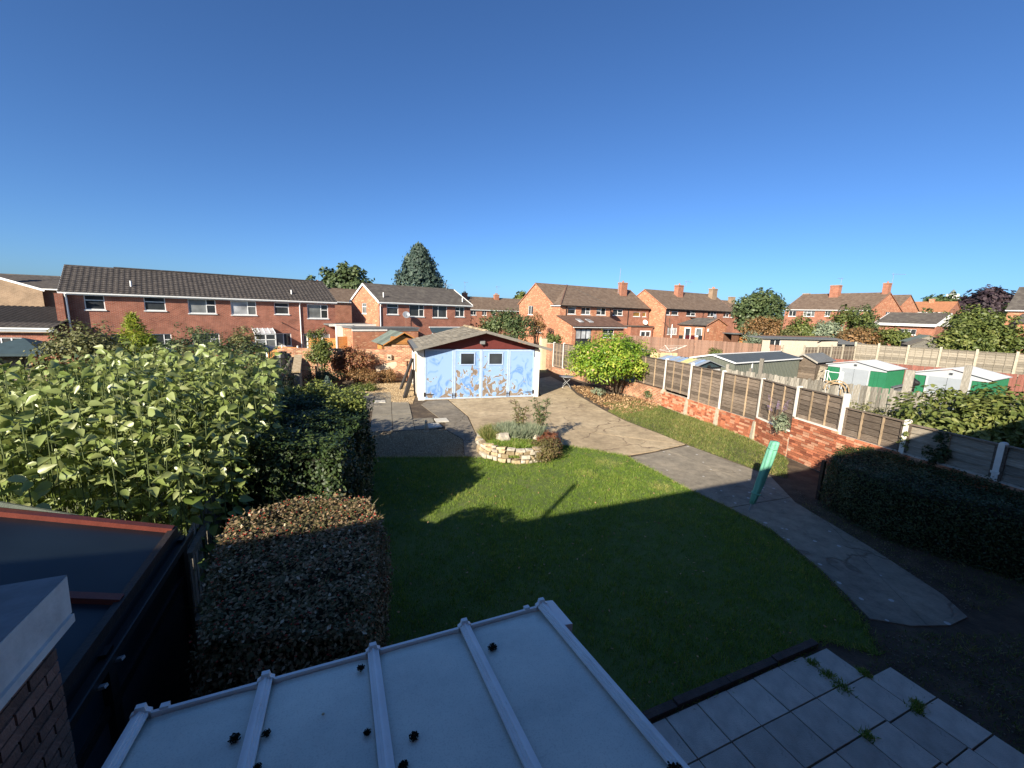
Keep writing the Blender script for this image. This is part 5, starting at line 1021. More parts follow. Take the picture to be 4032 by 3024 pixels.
def chimney(parent, x, y, w_, d_, z0, z1, mat='brick_rust', pots=2):
    m = MB(); m.box(x - w_ / 2, x + w_ / 2, y - d_ / 2, y + d_ / 2, z0, z1); m.box(x - w_ / 2 - .04, x + w_ / 2 + .04, y - d_ / 2 - .04, y + d_ / 2 + .04, z1 - .16, z1 - .04); c = m.build('chimney', mat, parent)
    MB().box(x - w_ / 2 - .05, x + w_ / 2 + .05, y - d_ / 2 - .05, y + d_ / 2 + .05, z1, z1 + .05).build('cap', 'mortar', c)
    for i in range(pots): MB().lathe([(.10, 0), (.12, .05), (.09, .22), (.10, .25)], 10, (x + (i - (pots - 1) / 2) * .3, y, z1 + .05)).build('pot', 'brick_face', c)
    m = MB(); m.hexa([(x - w_ / 2 - .06, y - d_ / 2 - .10, z0 + .05), (x + w_ / 2 + .06, y - d_ / 2 - .10, z0 + .05), (x + w_ / 2 + .06, y - d_ / 2 - .01, z0 + .05), (x - w_ / 2 - .06, y - d_ / 2 - .01, z0 + .05), (x - w_ / 2 - .06, y - d_ / 2 - .06, z0 + .2), (x + w_ / 2 + .06, y - d_ / 2 - .06, z0 + .2), (x + w_ / 2 + .06, y - d_ / 2 - .01, z0 + .2), (x - w_ / 2 - .06, y - d_ / 2 - .01, z0 + .2)]); return c
def house(name, label, org, ang, W, Dp, ez, rz, wall, tile, wins=(), gl=(), gr=(), over=.25, wave=0, gut='white_paint', verge='white_paint', vh=.05, course=.32, u0=0.0, dstep=None, lift=.03, ridge_y=None, fascia='white_paint'):
    """wins: (a0,a1,z0,z1,bays[,glass]); gl/gr: windows in the left and right gable"""
    t = thing(name, label, 'house', org, ang); ry = ridge_y or Dp / 2; m = MB()
    wallface(m, FRONT, u0, W, -.1, ez, [w_[:4] for w_ in wins]); 
    wallface(m, GL(u0), 0, Dp, -.1, ez, [w_[:4] for w_ in gl]); wallface(m, GR(W), 0, Dp, -.1, ez, [w_[:4] for w_ in gr])
    m.face((u0, 0, ez), (u0, Dp, ez), (u0, ry, rz - .08)); m.face((W, 0, ez), (W, Dp, ez), (W, ry, rz - .08)); m.face((u0, Dp, -.1), (W, Dp, -.1), (W, Dp, ez), (u0, Dp, ez)); m.build('wall', wall, t)
    MB().box(u0 + .15, W - .15, .15, Dp - .15, 0, ez - .1).build('interior', 'black_paint', t)
    for (f, ws) in ((FRONT, wins), (GL(u0), gl), (GR(W), gr)):
        for w_ in ws: window(t, f, *w_[:4], bays=w_[4] if len(w_) > 4 else ((1, .3),), glass=w_[5] if len(w_) > 5 else 'glass_dark', fm=w_[6] if len(w_) > 6 else 'white_paint')
    sl_ = (rz - ez) / (ry + over); pe = (-over, ez - .02); ra, rb = u0 - .12, W + .12
    m = MB(); m.prism([(-over, ez - .06), (ry, rz - .04), (Dp + over, ez - .06), (Dp + over, ez - .03), (ry, rz - .01), (-over, ez - .03)], lambda a, b, c: (c, a, b), ra + .02, rb - .02); rf = m.build('roof', tile, t)
    m = MB(); tiles(m, pe, (ry, rz), ra, rb, course=course, wave=wave, lift=lift); tiles(m, (Dp + over, ez - .02), (ry, rz), ra, rb, course=course * 2); tag(m.build('roof_tiles', tile, rf), kind='stuff')
    m = MB(); m.tube([(ra, ry, rz + .0), (rb, ry, rz + .0)], .09, 8); m.build('ridge', tile, rf)
    if verge:
        for x in (ra, rb):
            m = MB(); m.bar((x, -over, ez - .05), (x, ry, rz - .03), .03, vh * 2); m.bar((x, ry, rz - .03), (x, Dp + over, ez - .05), .03, vh * 2); m.build('verge_board', verge, t)
    if fascia: MB().box(u0 - .1, W + .1, -over + .04, -over + .07, ez - .20, ez - .04).build('fascia', fascia, t); MB().box(u0, W, -over + .07, 0, ez - .20, ez - .18).build('soffit', fascia, t)
    m = MB(); m.box(ra, rb, -over - .08, -over + .035, ez - .12, ez - .03); m.build('gutter', gut, t)
    return t
def downpipe(t, x, z0, z1, mat='white_paint', r_=.04, y=-.06): return MB().tube([(x, y, z0), (x, y, z1 - .25), (x, y - .16, z1)], r_, 8).build('downpipe', mat, t)
def vent(t, x, y, z, h=.6): return MB().tube([(x, y, z), (x, y, z + h)], .055, 8).build('vent_pipe', 'white_paint', t)
def aerial(label, p, h, mat='steel_grey', els=7, ang=0, boom=1.0, lattice=True):
    t = thing('tv_aerial', label, 'aerial', p, ang); MB().tube([(0, 0, 0), (0, 0, h)], .025, 6).build('mast', mat, t)
    m = MB(); m.tube([(-.25, 0, h), (boom, 0, h)], .02, 6); m.build('boom', mat, t)
    m = MB()
    for i in range(els): x = -.1 + i * boom / els; m.tube([(x, -.25 + i * .02, h), (x, .25 - i * .02, h)], .012, 5)
    m.tube([(-.25, 0, h), (-.05, 0, h + .25)], .014, 5); m.tube([(-.25, 0, h), (-.05, 0, h - .25)], .014, 5); m.build('elements', mat, t); return t
def dish(label, p, ang, r_=.35, mat='steel_grey', arm=True, pole=0):
    t = thing('satellite_dish', label, 'satellite dish', p, ang)
    MB().lathe([(0, 0), (r_ * .5, .025), (r_ * .85, .075), (r_, .11), (r_ * .98, .115), (r_ * .8, .085), (r_ * .4, .03), (0, .012)], 20, (0, -.18, 0), (0, -1, .45)).build('bowl', mat, t, True)
    MB().tube([(0, -.16, -.25), (0, -.55, -.02)], .015, 6).build('arm', 'black_plastic', t); MB().tube([(0, -.55, -.04), (0, -.5, .06)], .03, 6).build('receiver', 'black_plastic', t); MB().tube([(0, 0, -.12), (0, -.14, -.1)], .02, 6).build('bracket', 'black_plastic', t)
    if pole: MB().tube([(0, 0, -pole), (0, 0, -.05)], .02, 6).build('pole', 'wood_red', t)
    return t
B2 = ((2, 0), (1, .35)); B1 = ((1, .3),); B11 = ((1, 0), (1, 0)); B3 = ((1, 0), (1.3, .3), (1, 0)); B12 = ((1, 0), (1, .45))
# terrace on the left
h1 = house('terraced_house', 'long maroon brick terrace with dark pantiled roof on the left', (-29.07, 27.0), 40, 16.75, 7.5, 4.62, 6.44, 'brick_maroon', 'tile_dark',
    [(.84, 1.82, 3.50, 4.47, B1), (3.80, 4.97, 3.52, 4.47, B1), (6.25, 7.94, 3.38, 4.44, B2, ('glass_curtain', 'glass_dark', 'glass_dark')), (8.90, 10.62, 3.32, 4.43, B2, ('glass_blind', 'glass_curtain', 'glass_curtain')), (11.9, 13.0, 3.43, 4.38, B1), (14.42, 16.15, 3.12, 4.34, B2, ('glass_curtain', 'glass_dark', 'glass_dark')),
     (1.9, 3.0, .8, 1.86, B2), (3.9, 5.1, .8, 1.86, B2), (6.3, 8.0, .8, 1.86, B2), (11.87, 13.05, .75, 1.84, B11, ('glass_curtain', 'glass_dark')), (13.98, 16.2, 0, 1.80, ((1, 0), (1, 0)), 'glass_curtain')], wave=.035, course=.34, u0=-.15, lift=.05)
MB().box(-.42, -.04, -.42, .02, 0, 4.5).build('party_pier', 'brick_maroon', h1)
downpipe(h1, .08, 0, 4.5, r_=.055, y=-.32); downpipe(h1, 13.83, 0, 4.45, r_=.045); vent(h1, 3.2, .9, 5.0, .55); vent(h1, 13.45, .9, 5.0, .5)
MB().tube([(12.4, 0, 2.75), (12.4, -.5, 2.65)], .03, 6).build('wall_light', 'black_plastic', h1)
m = MB(); m.prism([(2.25, 6.50), (16.8, 6.50), (16.8, 6.58), (2.25, 6.58)], lambda a, b, c: (a, c, b), 3.65, 3.85); m.build('raised_ridge', 'tile_dark', h1)
t = thing('glazed_porch', 'white framed glass porch on the back of the terrace', 'porch', (-29.07, 27.0), 40)
m = MB()
for x in (10.25, 10.95, 11.65): m.box(x - .04, x + .04, -1.15, -1.07, 0, 1.85)
m.box(10.2, 11.7, -1.16, -1.06, 1.80, 1.90); m.box(10.2, 11.7, -1.15, -1.07, 1.38, 1.44); m.box(11.62, 11.69, -1.1, -.02, 1.8, 1.9); m.build('frame', 'white_paint', t)
for i, x in enumerate((10.2, 10.57, 10.94, 11.31, 11.66)): m = MB(); m.bar((x, -1.2, 1.90), (x, -.03, 2.28), .05, .05); m.build('roof_bar', 'white_paint', t)
for x in (10.2, 10.94): MB().hexa([(x, -1.2, 1.88), (x + .72, -1.2, 1.88), (x + .72, -.03, 2.26), (x, -.03, 2.26), (x, -1.2, 1.895), (x + .72, -1.2, 1.895), (x + .72, -.03, 2.275), (x, -.03, 2.275)]).build('roof_pane', 'glass_blind', t)
for x in (10.29, 10.99): MB().box(x, x + .62, -1.12, -1.10, .1, 1.38).build('pane', 'glass_curtain', t); MB().box(x, x + .62, -1.12, -1.10, 1.44, 1.8).build('pane', 'glass_dark', t)
# gabled house behind the terrace, far left
h0 = house('gabled_house', 'tan brick house with white bargeboard at the far left edge', (-46.5, 31.0), 18, 12.0, 9.0, 4.9, 6.0, 'brick_tan', 'tile_dark', (), u0=0, verge=None, fascia=None)
t = h0; m = MB(); m.face((-.5, -.6, 0), (9.2, -.6, 0), (9.2, -.6, 4.7), (5.0, -.6, 6.05), (-.5, -.6, 4.6)); m.build('gable_wall', 'brick_tan', t)
m = MB(); m.bar((5.0, -.68, 6.12), (9.4, -.68, 4.72), .05, .16); m.bar((-.6, -.68, 4.55), (5.0, -.68, 6.12), .05, .16); m.build('bargeboard', 'white_paint', t); chimney(t, 5.05, .6, .5, .5, 5.8, 6.85, 'brick_tan', 1)
aerial('thin aerial on the chimney of the far left house', (-41.7, 33.2, 6.85), .6, els=3, ang=60, boom=.5)
h = thing('garage_block', 'low pantiled garage roof with white fascia beside the terrace', 'building', (-37.6, 22.4), 20)
m = MB(); wallface(m, FRONT, 0, 9.6, 0, 2.05, [(6.3, 8.0, .2, 1.75)]); m.build('wall', 'brick_maroon', h); window(h, FRONT, 6.3, 8.0, .2, 1.75, ((1.4, .3), (1, 0), (1, 0)))
m = MB(); tiles(m, (-.3, 2.4), (.55, 2.62), -.2, 9.75, wave=.045, course=.34); tag(m.build('eaves_tiles', 'tile_dark', h), kind='stuff'); m = MB(); tiles(m, (.55, 2.62), (4.2, 3.55), -.2, 9.75, wave=.045, course=.34); rf = MB().prism([(-.3, 2.36), (4.2, 3.5), (4.2, 3.4), (-.3, 2.3)], lambda a, b, c: (c, a, b), -.2, 9.75).build('roof', 'tile_shaded', h); tag(m.build('roof_tiles', 'tile_shaded', rf), kind='stuff')
MB().box(-.2, 9.75, -.36, -.30, 2.12, 2.26).build('fascia', 'metal_pale_grey', h); MB().box(-.2, 9.75, -.42, -.31, 2.27, 2.36).build('gutter', 'white_paint', h)
# second house left of centre
h2 = house('semi_detached_house', 'brick house with white bargeboards and bright orange gable left of the garage', (-12.34, 38.0), 40, 10.0, 7.2, 4.78, 6.46, 'brick_maroon', 'tile_grey',
    [(.76, 1.89, 3.66, 4.62, B1), (2.99, 4.57, 3.50, 4.64, B2), (5.49, 7.15, 3.44, 4.62, ((1, 0), (1.6, 0))), (8.12, 9.25, 3.57, 4.56, ((1, .35), (1, 0)))], [(3.0, 4.3, 3.62, 4.64, B1, 'glass_curtain')], vh=.10)
m = MB(); wallface(m, GL(-.012), -.0, 7.2, -.1, 4.78, [(3.0, 4.3, 3.62, 4.64)], .02); m.face((-.012, 0, 4.78), (-.012, 7.2, 4.78), (-.012, 3.6, 6.36)); m.build('gable_wall', 'brick_orange', h2)
downpipe(h2, .12, 0, 4.6, r_=.05); vent(h2, .75, .7, 5.0, .65); vent(h2, 9.3, .5, 4.95, .6)
dish('grey satellite dish on a pole against the maroon wall left of the garage', (-10.25, 39.4, 3.62), 25, .34, pole=1.2)
t = thing('flat_roof_garage', 'flat felt roofed brick garage with white fascia behind the play house', 'garage', (-13.45, 34.5), 40)
MB().box(0, 6.0, 0, 4.2, 0, 2.40).build('wall', 'brick_orange', t); MB().box(-.1, 6.1, -.1, 4.3, 2.44, 2.55).build('roof', 'felt_grey', t); MB().box(-.06, 3.0, -.05, -.004, 2.24, 2.44).build('fascia', 'render_white', t); MB().box(3.0, 6.0, -.05, -.004, 2.24, 2.42).build('fascia', 'felt_grey', t)
t = thing('white_wall', 'white painted block wall between the terrace and the orange gable', 'wall', (-15.46, 36.0), 40); MB().box(0, 1.45, 0, .2, 0, 2.62).build('blockwork', 'render_white', t); MB().box(-.03, 1.48, -.03, .23, 2.62, 2.67).build('coping', 'concrete_post', t)
t = thing('flat_roof', 'grey flat roof running from the white wall to the orange gable', 'roof', (-15.46, 36.0), 40); MB().box(-.5, 4.5, .25, 3.2, 2.58, 2.70).build('deck', 'felt_grey', t); MB().box(-.5, 4.5, .22, .25, 2.50, 2.70).build('edge', 'concrete_post', t)
t = thing('sun_canopy', 'dark blue-grey glazed canopy with white edge behind the garage ridge', 'canopy', (-7.0, 35.5), 40); MB().hexa([(0, 0, 2.25), (4.2, 0, 2.25), (4.2, 1.6, 2.62), (.6, 1.6, 2.62), (0, 0, 2.28), (4.2, 0, 2.28), (4.2, 1.6, 2.65), (.6, 1.6, 2.65)]).build('sheet', 'canvas_teal', t); MB().box(.6, 4.2, 1.58, 1.68, 2.60, 2.70).build('top_trim', 'white_paint', t)
for x in (.1, 4.1): MB().box(x - .04, x + .04, 0.02, .1, 0, 2.25).build('post', 'white_paint', t)
# row of houses far behind
h10 = house('house', 'glimpse of a brown roofed house between the terrace and the orange gable', (-31.5, 58.0), 40, 11.0, 8, 4.9, 6.9, 'brick_rust', 'tile_brown', [(9.0, 10.2, 3.6, 4.6, B11)]); chimney(h10, 5.0, 3.5, .7, .6, 6.4, 7.7, 'brick_rust', 1)
hb = house('terraced_house', 'distant brown roofed terrace with two chimneys behind the garage', (-9.8, 73.7), 31, 16.5, 8, 4.42, 6.72, 'brick_rust', 'tile_brown', [(2.3, 3.4, 3.4, 4.25, B11), (4.6, 5.5, 3.4, 4.2, B11), (6.6, 7.4, 3.4, 4.2, B11), (9.3, 10.4, 3.4, 4.25, B11), (12.3, 13.2, 3.4, 4.25, B11)], over=.2)
chimney(hb, 2.7, 3.6, .9, .6, 6.0, 7.35); chimney(hb, 9.4, 3.6, .95, .6, 6.0, 7.35)
aerial('aerial on the left chimney of the distant terrace', (-9.3, 78.1, 7.4), 1.9, els=4, ang=20, boom=.6); aerial('aerial on the right chimney of the distant terrace', (-3.5, 81.6, 7.4), 1.5, els=4, ang=20, boom=.6)
aerial('wiry aerial rising behind the ridge of the house left of the garage', (-7.6, 46.5, 6.2), .75, els=5, ang=30, boom=.7)
# pair of houses right of centre, with extensions
h3 = house('semi_detached_house', 'orange brick pair of houses with hipped rear wing and lean-to behind the round tree', (4.68, 51.29), 31, 17.0, 7.8, 5.30, 7.97, 'brick_rust', 'tile_brown',
    [(10.05, 11.9, 4.22, 5.0, B12), (13.95, 15.3, 4.15, 4.77, ((1, 0),), 'glass_amber'), (15.8, 16.55, 4.15, 4.77, ((1, 0),), 'glass_amber')], [(4.3, 5.5, 3.95, 5.1, B11), (2.2, 3.4, 1.75, 2.5, B11)], gut='black_plastic', verge='brick_orange', fascia='black_plastic', u0=0)
m = MB(); wallface(m, GL(-.012), 0, 7.8, -.1, 5.3, [(4.3, 5.5, 3.95, 5.1), (2.2, 3.4, 1.75, 2.5)], .02); m.face((-.012, 0, 5.3), (-.012, 7.8, 5.3), (-.012, 3.9, 7.88)); m.build('gable_wall', 'brick_orange', h3)
wh = [(1.17, 2.40, 4.21, 5.08), (3.28, 4.75, 4.20, 5.10), (5.78, 7.36, 4.21, 5.12)]
m = MB(); F15 = lambda a, o, z: (a, -1.5 - o, z); wallface(m, F15, 0, 8.3, -.1, 5.22, wh); m.face((0, -1.5, -.1), (0, 0, -.1), (0, 0, 5.22), (0, -1.5, 5.22)); m.face((8.3, -1.5, -.1), (8.3, 0, -.1), (8.3, 0, 5.22), (8.3, -1.5, 5.22)); wg = m.build('rear_wing', 'brick_orange', h3)
for w_, by in zip(wh, (B1, B12, ((1, .4), (1, 0)))): window(h3, F15, *w_, by, glass=('glass_dark', 'glass_curtain'))
m = MB(); ap = (5.0, 3.85, 8.02)
for k in range(14):
    s0, s1 = k / 14, min(1, (k + 1.08) / 14); A_, B_ = Vector((-.15, -1.75, 5.22)), Vector((8.5, -1.75, 5.22)); P_ = Vector(ap)
    a0, b0, a1, b1 = A_.lerp(P_, s0), B_.lerp(P_, s0), A_.lerp(P_, s1), B_.lerp(P_, s1); up_ = Vector((0, -.012, .035)); m.face(a0 + up_, b0 + up_, b1 + Vector((0, 0, .006)), a1 + Vector((0, 0, .006))); m.face(a0, b0, b0 + up_, a0 + up_)
m.face((-.15, -1.75, 5.22), (-.15, .2, 5.32), ap); m.face((8.5, -1.75, 5.22), ap, (8.5, .2, 5.32)); hr = m.build('hipped_roof', 'tile_brown', h3)
m = MB(); m.tube([(-.15, -1.75, 5.27), ap], .11, 8); m.build('hip_tiles', 'tile_rust', hr); m = MB(); m.tube([(8.5, -1.75, 5.25), ap], .06, 6); m.build('hip_tiles', 'tile_dark', hr)
MB().box(-.2, 8.6, -1.86, -1.72, 5.10, 5.21).build('gutter', 'black_plastic', h3); MB().box(-.22, -.12, -1.8, .2, 5.10, 5.2).build('side_gutter', 'white_paint', h3)
chimney(h3, 14.25, 2.7, 1.15, .7, 6.6, 8.85, 'brick_rust', 1)
m = MB(); wallface(m, lambda a, o, z: (a, -4.58 - o, z), -.5, 7.6, -.1, 2.85, [(.05, 2.45, .0, 2.58), (4.2, 6.0, 1.55, 2.55)]); m.face((-.5, -4.58, -.1), (-.5, -1.5, -.1), (-.5, -1.5, 4.0), (-.5, -4.58, 2.85)); m.face((7.6, -4.58, -.1), (7.6, -1.5, -.1), (7.6, -1.5, 4.0), (7.6, -4.58, 2.85)); m.build('extension_wall', 'brick_orange', h3)
F46 = lambda a, o, z: (a, -4.58 - o, z); window(h3, F46, .05, 2.45, 0, 2.58, ((1, .42), (1, .42), (1, .42)), 'black_plastic', ('glass_dark', 'glass_blind'), sill=False, name='folding_door', fw=.09); window(h3, F46, 4.2, 6.0, 1.55, 2.55, ((1, .5), (1, .5)))
m = MB(); tiles(m, (-4.85, 2.87), (-1.5, 4.03), -.65, 7.85, course=.26); lr = m.build('lean_to_roof', 'tile_rust', h3); MB().box(-.6, 7.8, -4.96, -4.86, 2.72, 2.80).build('fascia', 'white_paint', h3); MB().box(-.6, 7.9, -4.98, -4.86, 2.80, 2.88).build('gutter', 'black_plastic', h3)
for x in (1.25, 2.75): o = MB().hexa([(x, -3.8, 3.30), (x + .6, -3.8, 3.30), (x + .6, -2.9, 3.62), (x, -2.9, 3.62), (x, -3.8, 3.40), (x + .6, -3.8, 3.40), (x + .6, -2.9, 3.70), (x, -2.9, 3.70)]).build('skylight', 'glass_blind', lr)
MB().box(12.55, 16.9, -1.1, 0, 0, 2.75).build('flat_extension', 'brick_rust', h3); MB().box(12.4, 17.0, -1.25, 0, 2.78, 2.90).build('flat_roof', 'tile_grey', h3); window(h3, lambda a, o, z: (a, -1.1 - o, z), 14.4, 16.5, 1.3, 2.25, ((1, 0), (1, 0)), rec=-.05, fw=.18)
for x, y in ((.05, -.06), (.9, -1.56), (8.1, -1.56), (12.9, -.06)): MB().tube([(x, y, 2.9 if y < -1 else 0), (x, y, 5.1)], .05, 8).build('downpipe', 'black_plastic', h3)
dish('white satellite dish on the right end of the orange brick pair', (18.6, 59.5, 3.35), 10, .38, 'concrete_post')
t = thing('radio_mast', 'tall thin mast beside the chimney of the orange brick pair', 'mast', (14.75, 60.3, 7.2)); MB().tube([(0, 0, 0), (0, 0, 1.0), (.06, 0, 1.3), (.1, 0, 3.6)], .03, 6).build('pole', 'steel_grey', t)
h4 = house('semi_detached_house', 'brick pair of houses with two tall chimneys and small gabled extension', (20.94, 58.0), 31, 16.3, 8, 5.38, 8.05, 'brick_rust', 'tile_brown',
    [(.15, .95, 4.52, 5.3, B1), (1.25, 2.7, 4.52, 5.3, B1), (4.5, 6.6, 4.5, 5.34, B12), (9.5, 11.6, 4.5, 5.3, B3), (13.4, 14.9, 4.5, 5.28, B11), (15.3, 16.1, 4.5, 5.25, B1), (.75, 2.8, 1.8, 2.78, B3, 'glass_blind')], gut='black_plastic', verge='brick_orange', fascia='black_plastic')
m = MB(); wallface(m, GL(-.012), 0, 8, -.1, 5.38, [], .02); m.face((-.012, 0, 5.38), (-.012, 8, 5.38), (-.012, 4, 7.96)); m.build('gable_wall', 'brick_orange', h4)
chimney(h4, 6.2, 3.0, 1.2, .75, 6.8, 8.95, 'brick_rust', 1); chimney(h4, 14.6, 3.0, 1.2, .75, 6.8, 8.9, 'brick_tan', 2); downpipe(h4, .05, 0, 5.2, 'black_plastic'); downpipe(h4, 8.3, 2.9, 5.2, 'black_plastic')
aerial('aerial beside the left chimney of the two-chimney pair', (26.3, 65.2, 8.9), .75, els=3, ang=10, boom=1.0); dish('grey dish above the gabled extension', (30.1, 63.2, 4.55), 20, .35)
t = thing('gabled_extension', 'small orange brick extension with tiled roof and tilted open windows', 'extension', (24.01, 52.0), 31); GX = 4.3
m = MB(); wallface(m, FRONT, 0, GX, -.1, 3.38, []); m.face((0, 0, 3.38), (GX, 0, 3.38), (GX / 2, 0, 4.25)); m.face((GX, 0, -.1), (GX, 6, -.1), (GX, 6, 3.38), (GX, 0, 3.38)); m.build('gable_wall', 'brick_orange', t)
m = MB(); wallface(m, GL(0), 0, 3.9, -.1, 3.30, [(.5, 1.5, 1.9, 3.0), (2.1, 3.1, .9, 3.0)]); m.build('side_wall', 'brick_orange', t); window(t, GL(0), .5, 1.5, 1.9, 3.0, ((1, 0),), glass='glass_curtain', fw=.12); window(t, GL(0), 2.1, 3.1, .9, 3.0, ((1, 0),), fw=.16, sill=False, name='door')
for s, xa in ((0, -.15), (1, GX + .15)):
    m = MB(); k = 9
    for j in range(k):
        s0, s1 = j / k, min(1, (j + 1.06) / k); x0, x1 = xa + (GX / 2 - xa) * s0, xa + (GX / 2 - xa) * s1; z0, z1 = 3.34 + .93 * s0, 3.34 + .93 * s1; yb0, yb1 = 4.2 - 1.2 * s0 * (1 - s), 4.2 - 1.2 * s1 * (1 - s)
        m.face((x0, -.12, z0 + .03), (x0, yb0, z0 + .03), (x1, yb1, z1 + .006), (x1, -.12, z1 + .006)); m.face((x0, -.12, z0), (x0, yb0, z0), (x0, yb0, z0 + .03), (x0, -.12, z0 + .03))
    m.build('roof', 'tile_grey', t)
MB().box(-.2, -.1, -.1, 4.1, 3.22, 3.32).build('gutter', 'black_plastic', t); MB().tube([(-.06, .06, 0), (-.06, .06, 3.2)], .05, 8).build('downpipe', 'black_plastic', t)
m = MB(); m.bar((-.1, -.14, 3.36), (GX / 2, -.14, 4.27), .03, .08); m.bar((GX / 2, -.14, 4.27), (GX + .1, -.14, 3.36), .03, .08); m.build('verge', 'brick_orange', t); MB().box(.3, .5, -.12, 0, 2.6, 2.95).build('wall_lamp', 'white_paint', t)
# garden things in front of it
for k, (x, y, mt, lab) in enumerate(((20.0, 49.6, 'charcoal_fabric', 'dark garden chair, first in the row below the extension'), (20.95, 49.9, 'dark_red_fabric', 'dark red garden chair in the row below the extension'), (21.7, 50.2, 'dark_red_fabric', 'second dark red garden chair in the row below the extension'), (22.6, 50.2, 'charcoal_fabric', 'dark garden chair, last in the row below the extension'))):
    t = thing('garden_chair', lab, 'chair', (x, y, 1.0), 25, 'garden chairs below the extension'); MB().box(-.3, .3, -.04, .04, .4, 1.15).build('backrest', mt, t); MB().box(-.3, .3, -.5, 0, .38, .45).build('seat', mt, t)
    for sx in (-.27, .27):
        for sy in (-.47, .0): MB().box(sx - .02, sx + .02, sy - .02, sy + .02, -1.0, .38).build('leg', 'black_plastic', t)
t = thing('washing_pole', 'white post and branching pole by the back door', 'pole', (19.0, 50.0)); MB().tube([(0, 0, 0), (0, 0, 3.4)], .05, 6).build('post', 'white_paint', t); m = MB(); m.tube([(-.25, 0, 2.0), (-.25, 0, 3.0), (-.4, 0, 4.1)], .05, 6); m.tube([(-.25, 0, 2.9), (-1.1, 0, 3.6)], .04, 6); m.build('branches', 'bark', t)
t = thing('log_store', 'brown timber log store with flat felt roof beside the extension', 'log store', (25.6, 48.6), 10); m = MB(); m.box(0, .9, 0, .1, 0, 2.55); m.box(3.2, 3.35, 0, .1, 0, 2.5); m.box(0, 3.3, 1.4, 1.5, 0, 2.5); m.build('frame', 'wood_brown', t); MB().box(-.15, 4.8, -.3, 1.6, 2.52, 2.62).build('roof', 'felt_grey', t)
MB().box(1.0, 2.1, -.06, .0, .8, 2.25).build('door', 'wood_orange', t); MB().box(4.4, 4.55, -.2, -.05, 0, 2.5).build('post', 'concrete_post_old', t); MB().box(-1.0, .0, .1, .9, 0, 1.55).build('bunker', 'wood_brown', t)
for (x, z, s, mt, lab) in ((2.55, 1.45, .22, 'red_plastic', 'red plastic toy stored under the log store roof'), (2.25, 1.3, .16, 'yellow_plastic', 'yellow plastic toy stored under the log store roof')):
    a = R(10); me = MB().lathe([(0, 0), (s * .8, 0), (s, s * .8), (s * .6, s * 1.6), (0, s * 2)], 10).mesh('toy', mt); o = link('toy', me); o.location = (25.6 + math.cos(a) * x, 48.6 + math.sin(a) * x, z - .3); tag(o, lab, 'toy')
# pair on the right behind the bushes
h5 = house('semi_detached_house', 'brown roofed brick pair with a broad chimney, right of the tall bushes', (48.77, 74.53), -64, 12.0, 9.5, 6.25, 9.05, 'brick_rust', 'tile_brown',
    [(.0, 1.25, 5.05, 5.95, B11), (2.45, 4.25, 5.1, 6.0, B3, ('glass_curtain', 'glass_dark', 'glass_curtain')), (5.8, 6.6, 5.2, 6.05, B11), (9.3, 10.6, 5.3, 6.15, B11)], gr=[(4.6, 6.0, 5.4, 6.1, B11)], verge='brick_rust', u0=-.7)
m = MB(); wallface(m, GR(12.012), 0, 9.5, -.1, 6.25, [(4.6, 6.0, 5.4, 6.1)], .02); m.face((12.012, 0, 6.25), (12.012, 9.5, 6.25), (12.012, 4.75, 8.95)); m.build('gable_wall', 'brick_orange', h5)
chimney(h5, 4.8, 4.0, 1.35, .9, 7.6, 10.4, 'brick_rust', 0); chimney(h5, 11.5, 4.75, .75, .9, 8.0, 10.5, 'brick_rust', 1); chimney(h5, -.3, 5.0, 1.0, .6, 8.0, 9.2, 'brick_tan', 0)
aerial('aerial above the broad chimney of the brown roofed pair', (55.5, 72.4, 10.4), 1.2, els=4, ang=190, boom=.8); aerial('large aerial above the end chimney of the brown roofed pair', (59.3, 66.9, 10.5), 1.5, els=6, ang=0, boom=1.9)
hbn = house('bungalow', 'low brick bungalow with white fascia and white gable right of the bushes', (48.82, 56.23), -62, 5.9, 7.0, 4.42, 5.8, 'brick_rust', 'tile_grey', [(2.4, 4.15, 3.0, 3.72, B3)], over=.35, vh=.1)
MB().box(-.1, 6.0, -.41, -.31, 4.10, 4.40).build('deep_fascia', 'white_paint', hbn)
m = MB(); m.prism([(-.3, 4.2), (7.3, 4.2), (3.5, 5.76)], lambda a, b, c: (c, a, b), 5.92, 5.98); m.build('white_gable', 'render_white', hbn)
h6 = house('house', 'distant red tiled house with small chimney on the right', (94.79, 98.98), -60, 5.2, 9.5, 7.25, 9.75, 'brick_rust', 'tile_red', [], verge='tile_red', u0=-2.2); chimney(h6, 1.0, 4.5, .9, .6, 9.2, 10.4, 'brick_orange', 0)
h7 = house('house', 'corner of a brick house with dark stepped roofs at the right edge', (49.2, 42.0), -58, 8.0, 7, 6.05, 8.4, 'brick_orange', 'tile_grey', [], over=.2, verge=None, fascia=None)
m = MB(); tiles(m, (-3.0, 4.75), (-.0, 5.7), 1.0, 9, course=.3); m.build('lean_to_roof', 'tile_grey', h7); MB().box(1.2, 8, -2.8, 0, 0, 4.70).build('lean_to_wall', 'brick_orange', h7)
h8 = house('house', 'plain house gable seen behind the brown roofed pair', (64.8, 79.6), -64, 6, 8, 6.8, 9.5, 'brick_orange', 'tile_brown', [], verge=None)
h9 = house('house', 'distant house roof behind the tall bush, with square chimney', (41.5, 88.0), 20, 9, 8, 6.2, 8.2, 'brick_rust', 'tile_brown', []); chimney(h9, 2.0, 3, 1.2, .8, 7.2, 9.4, 'brick_rust', 0); chimney(h9, 8.2, 3, 1.2, .8, 7.2, 9.0, 'brick_tan', 0)
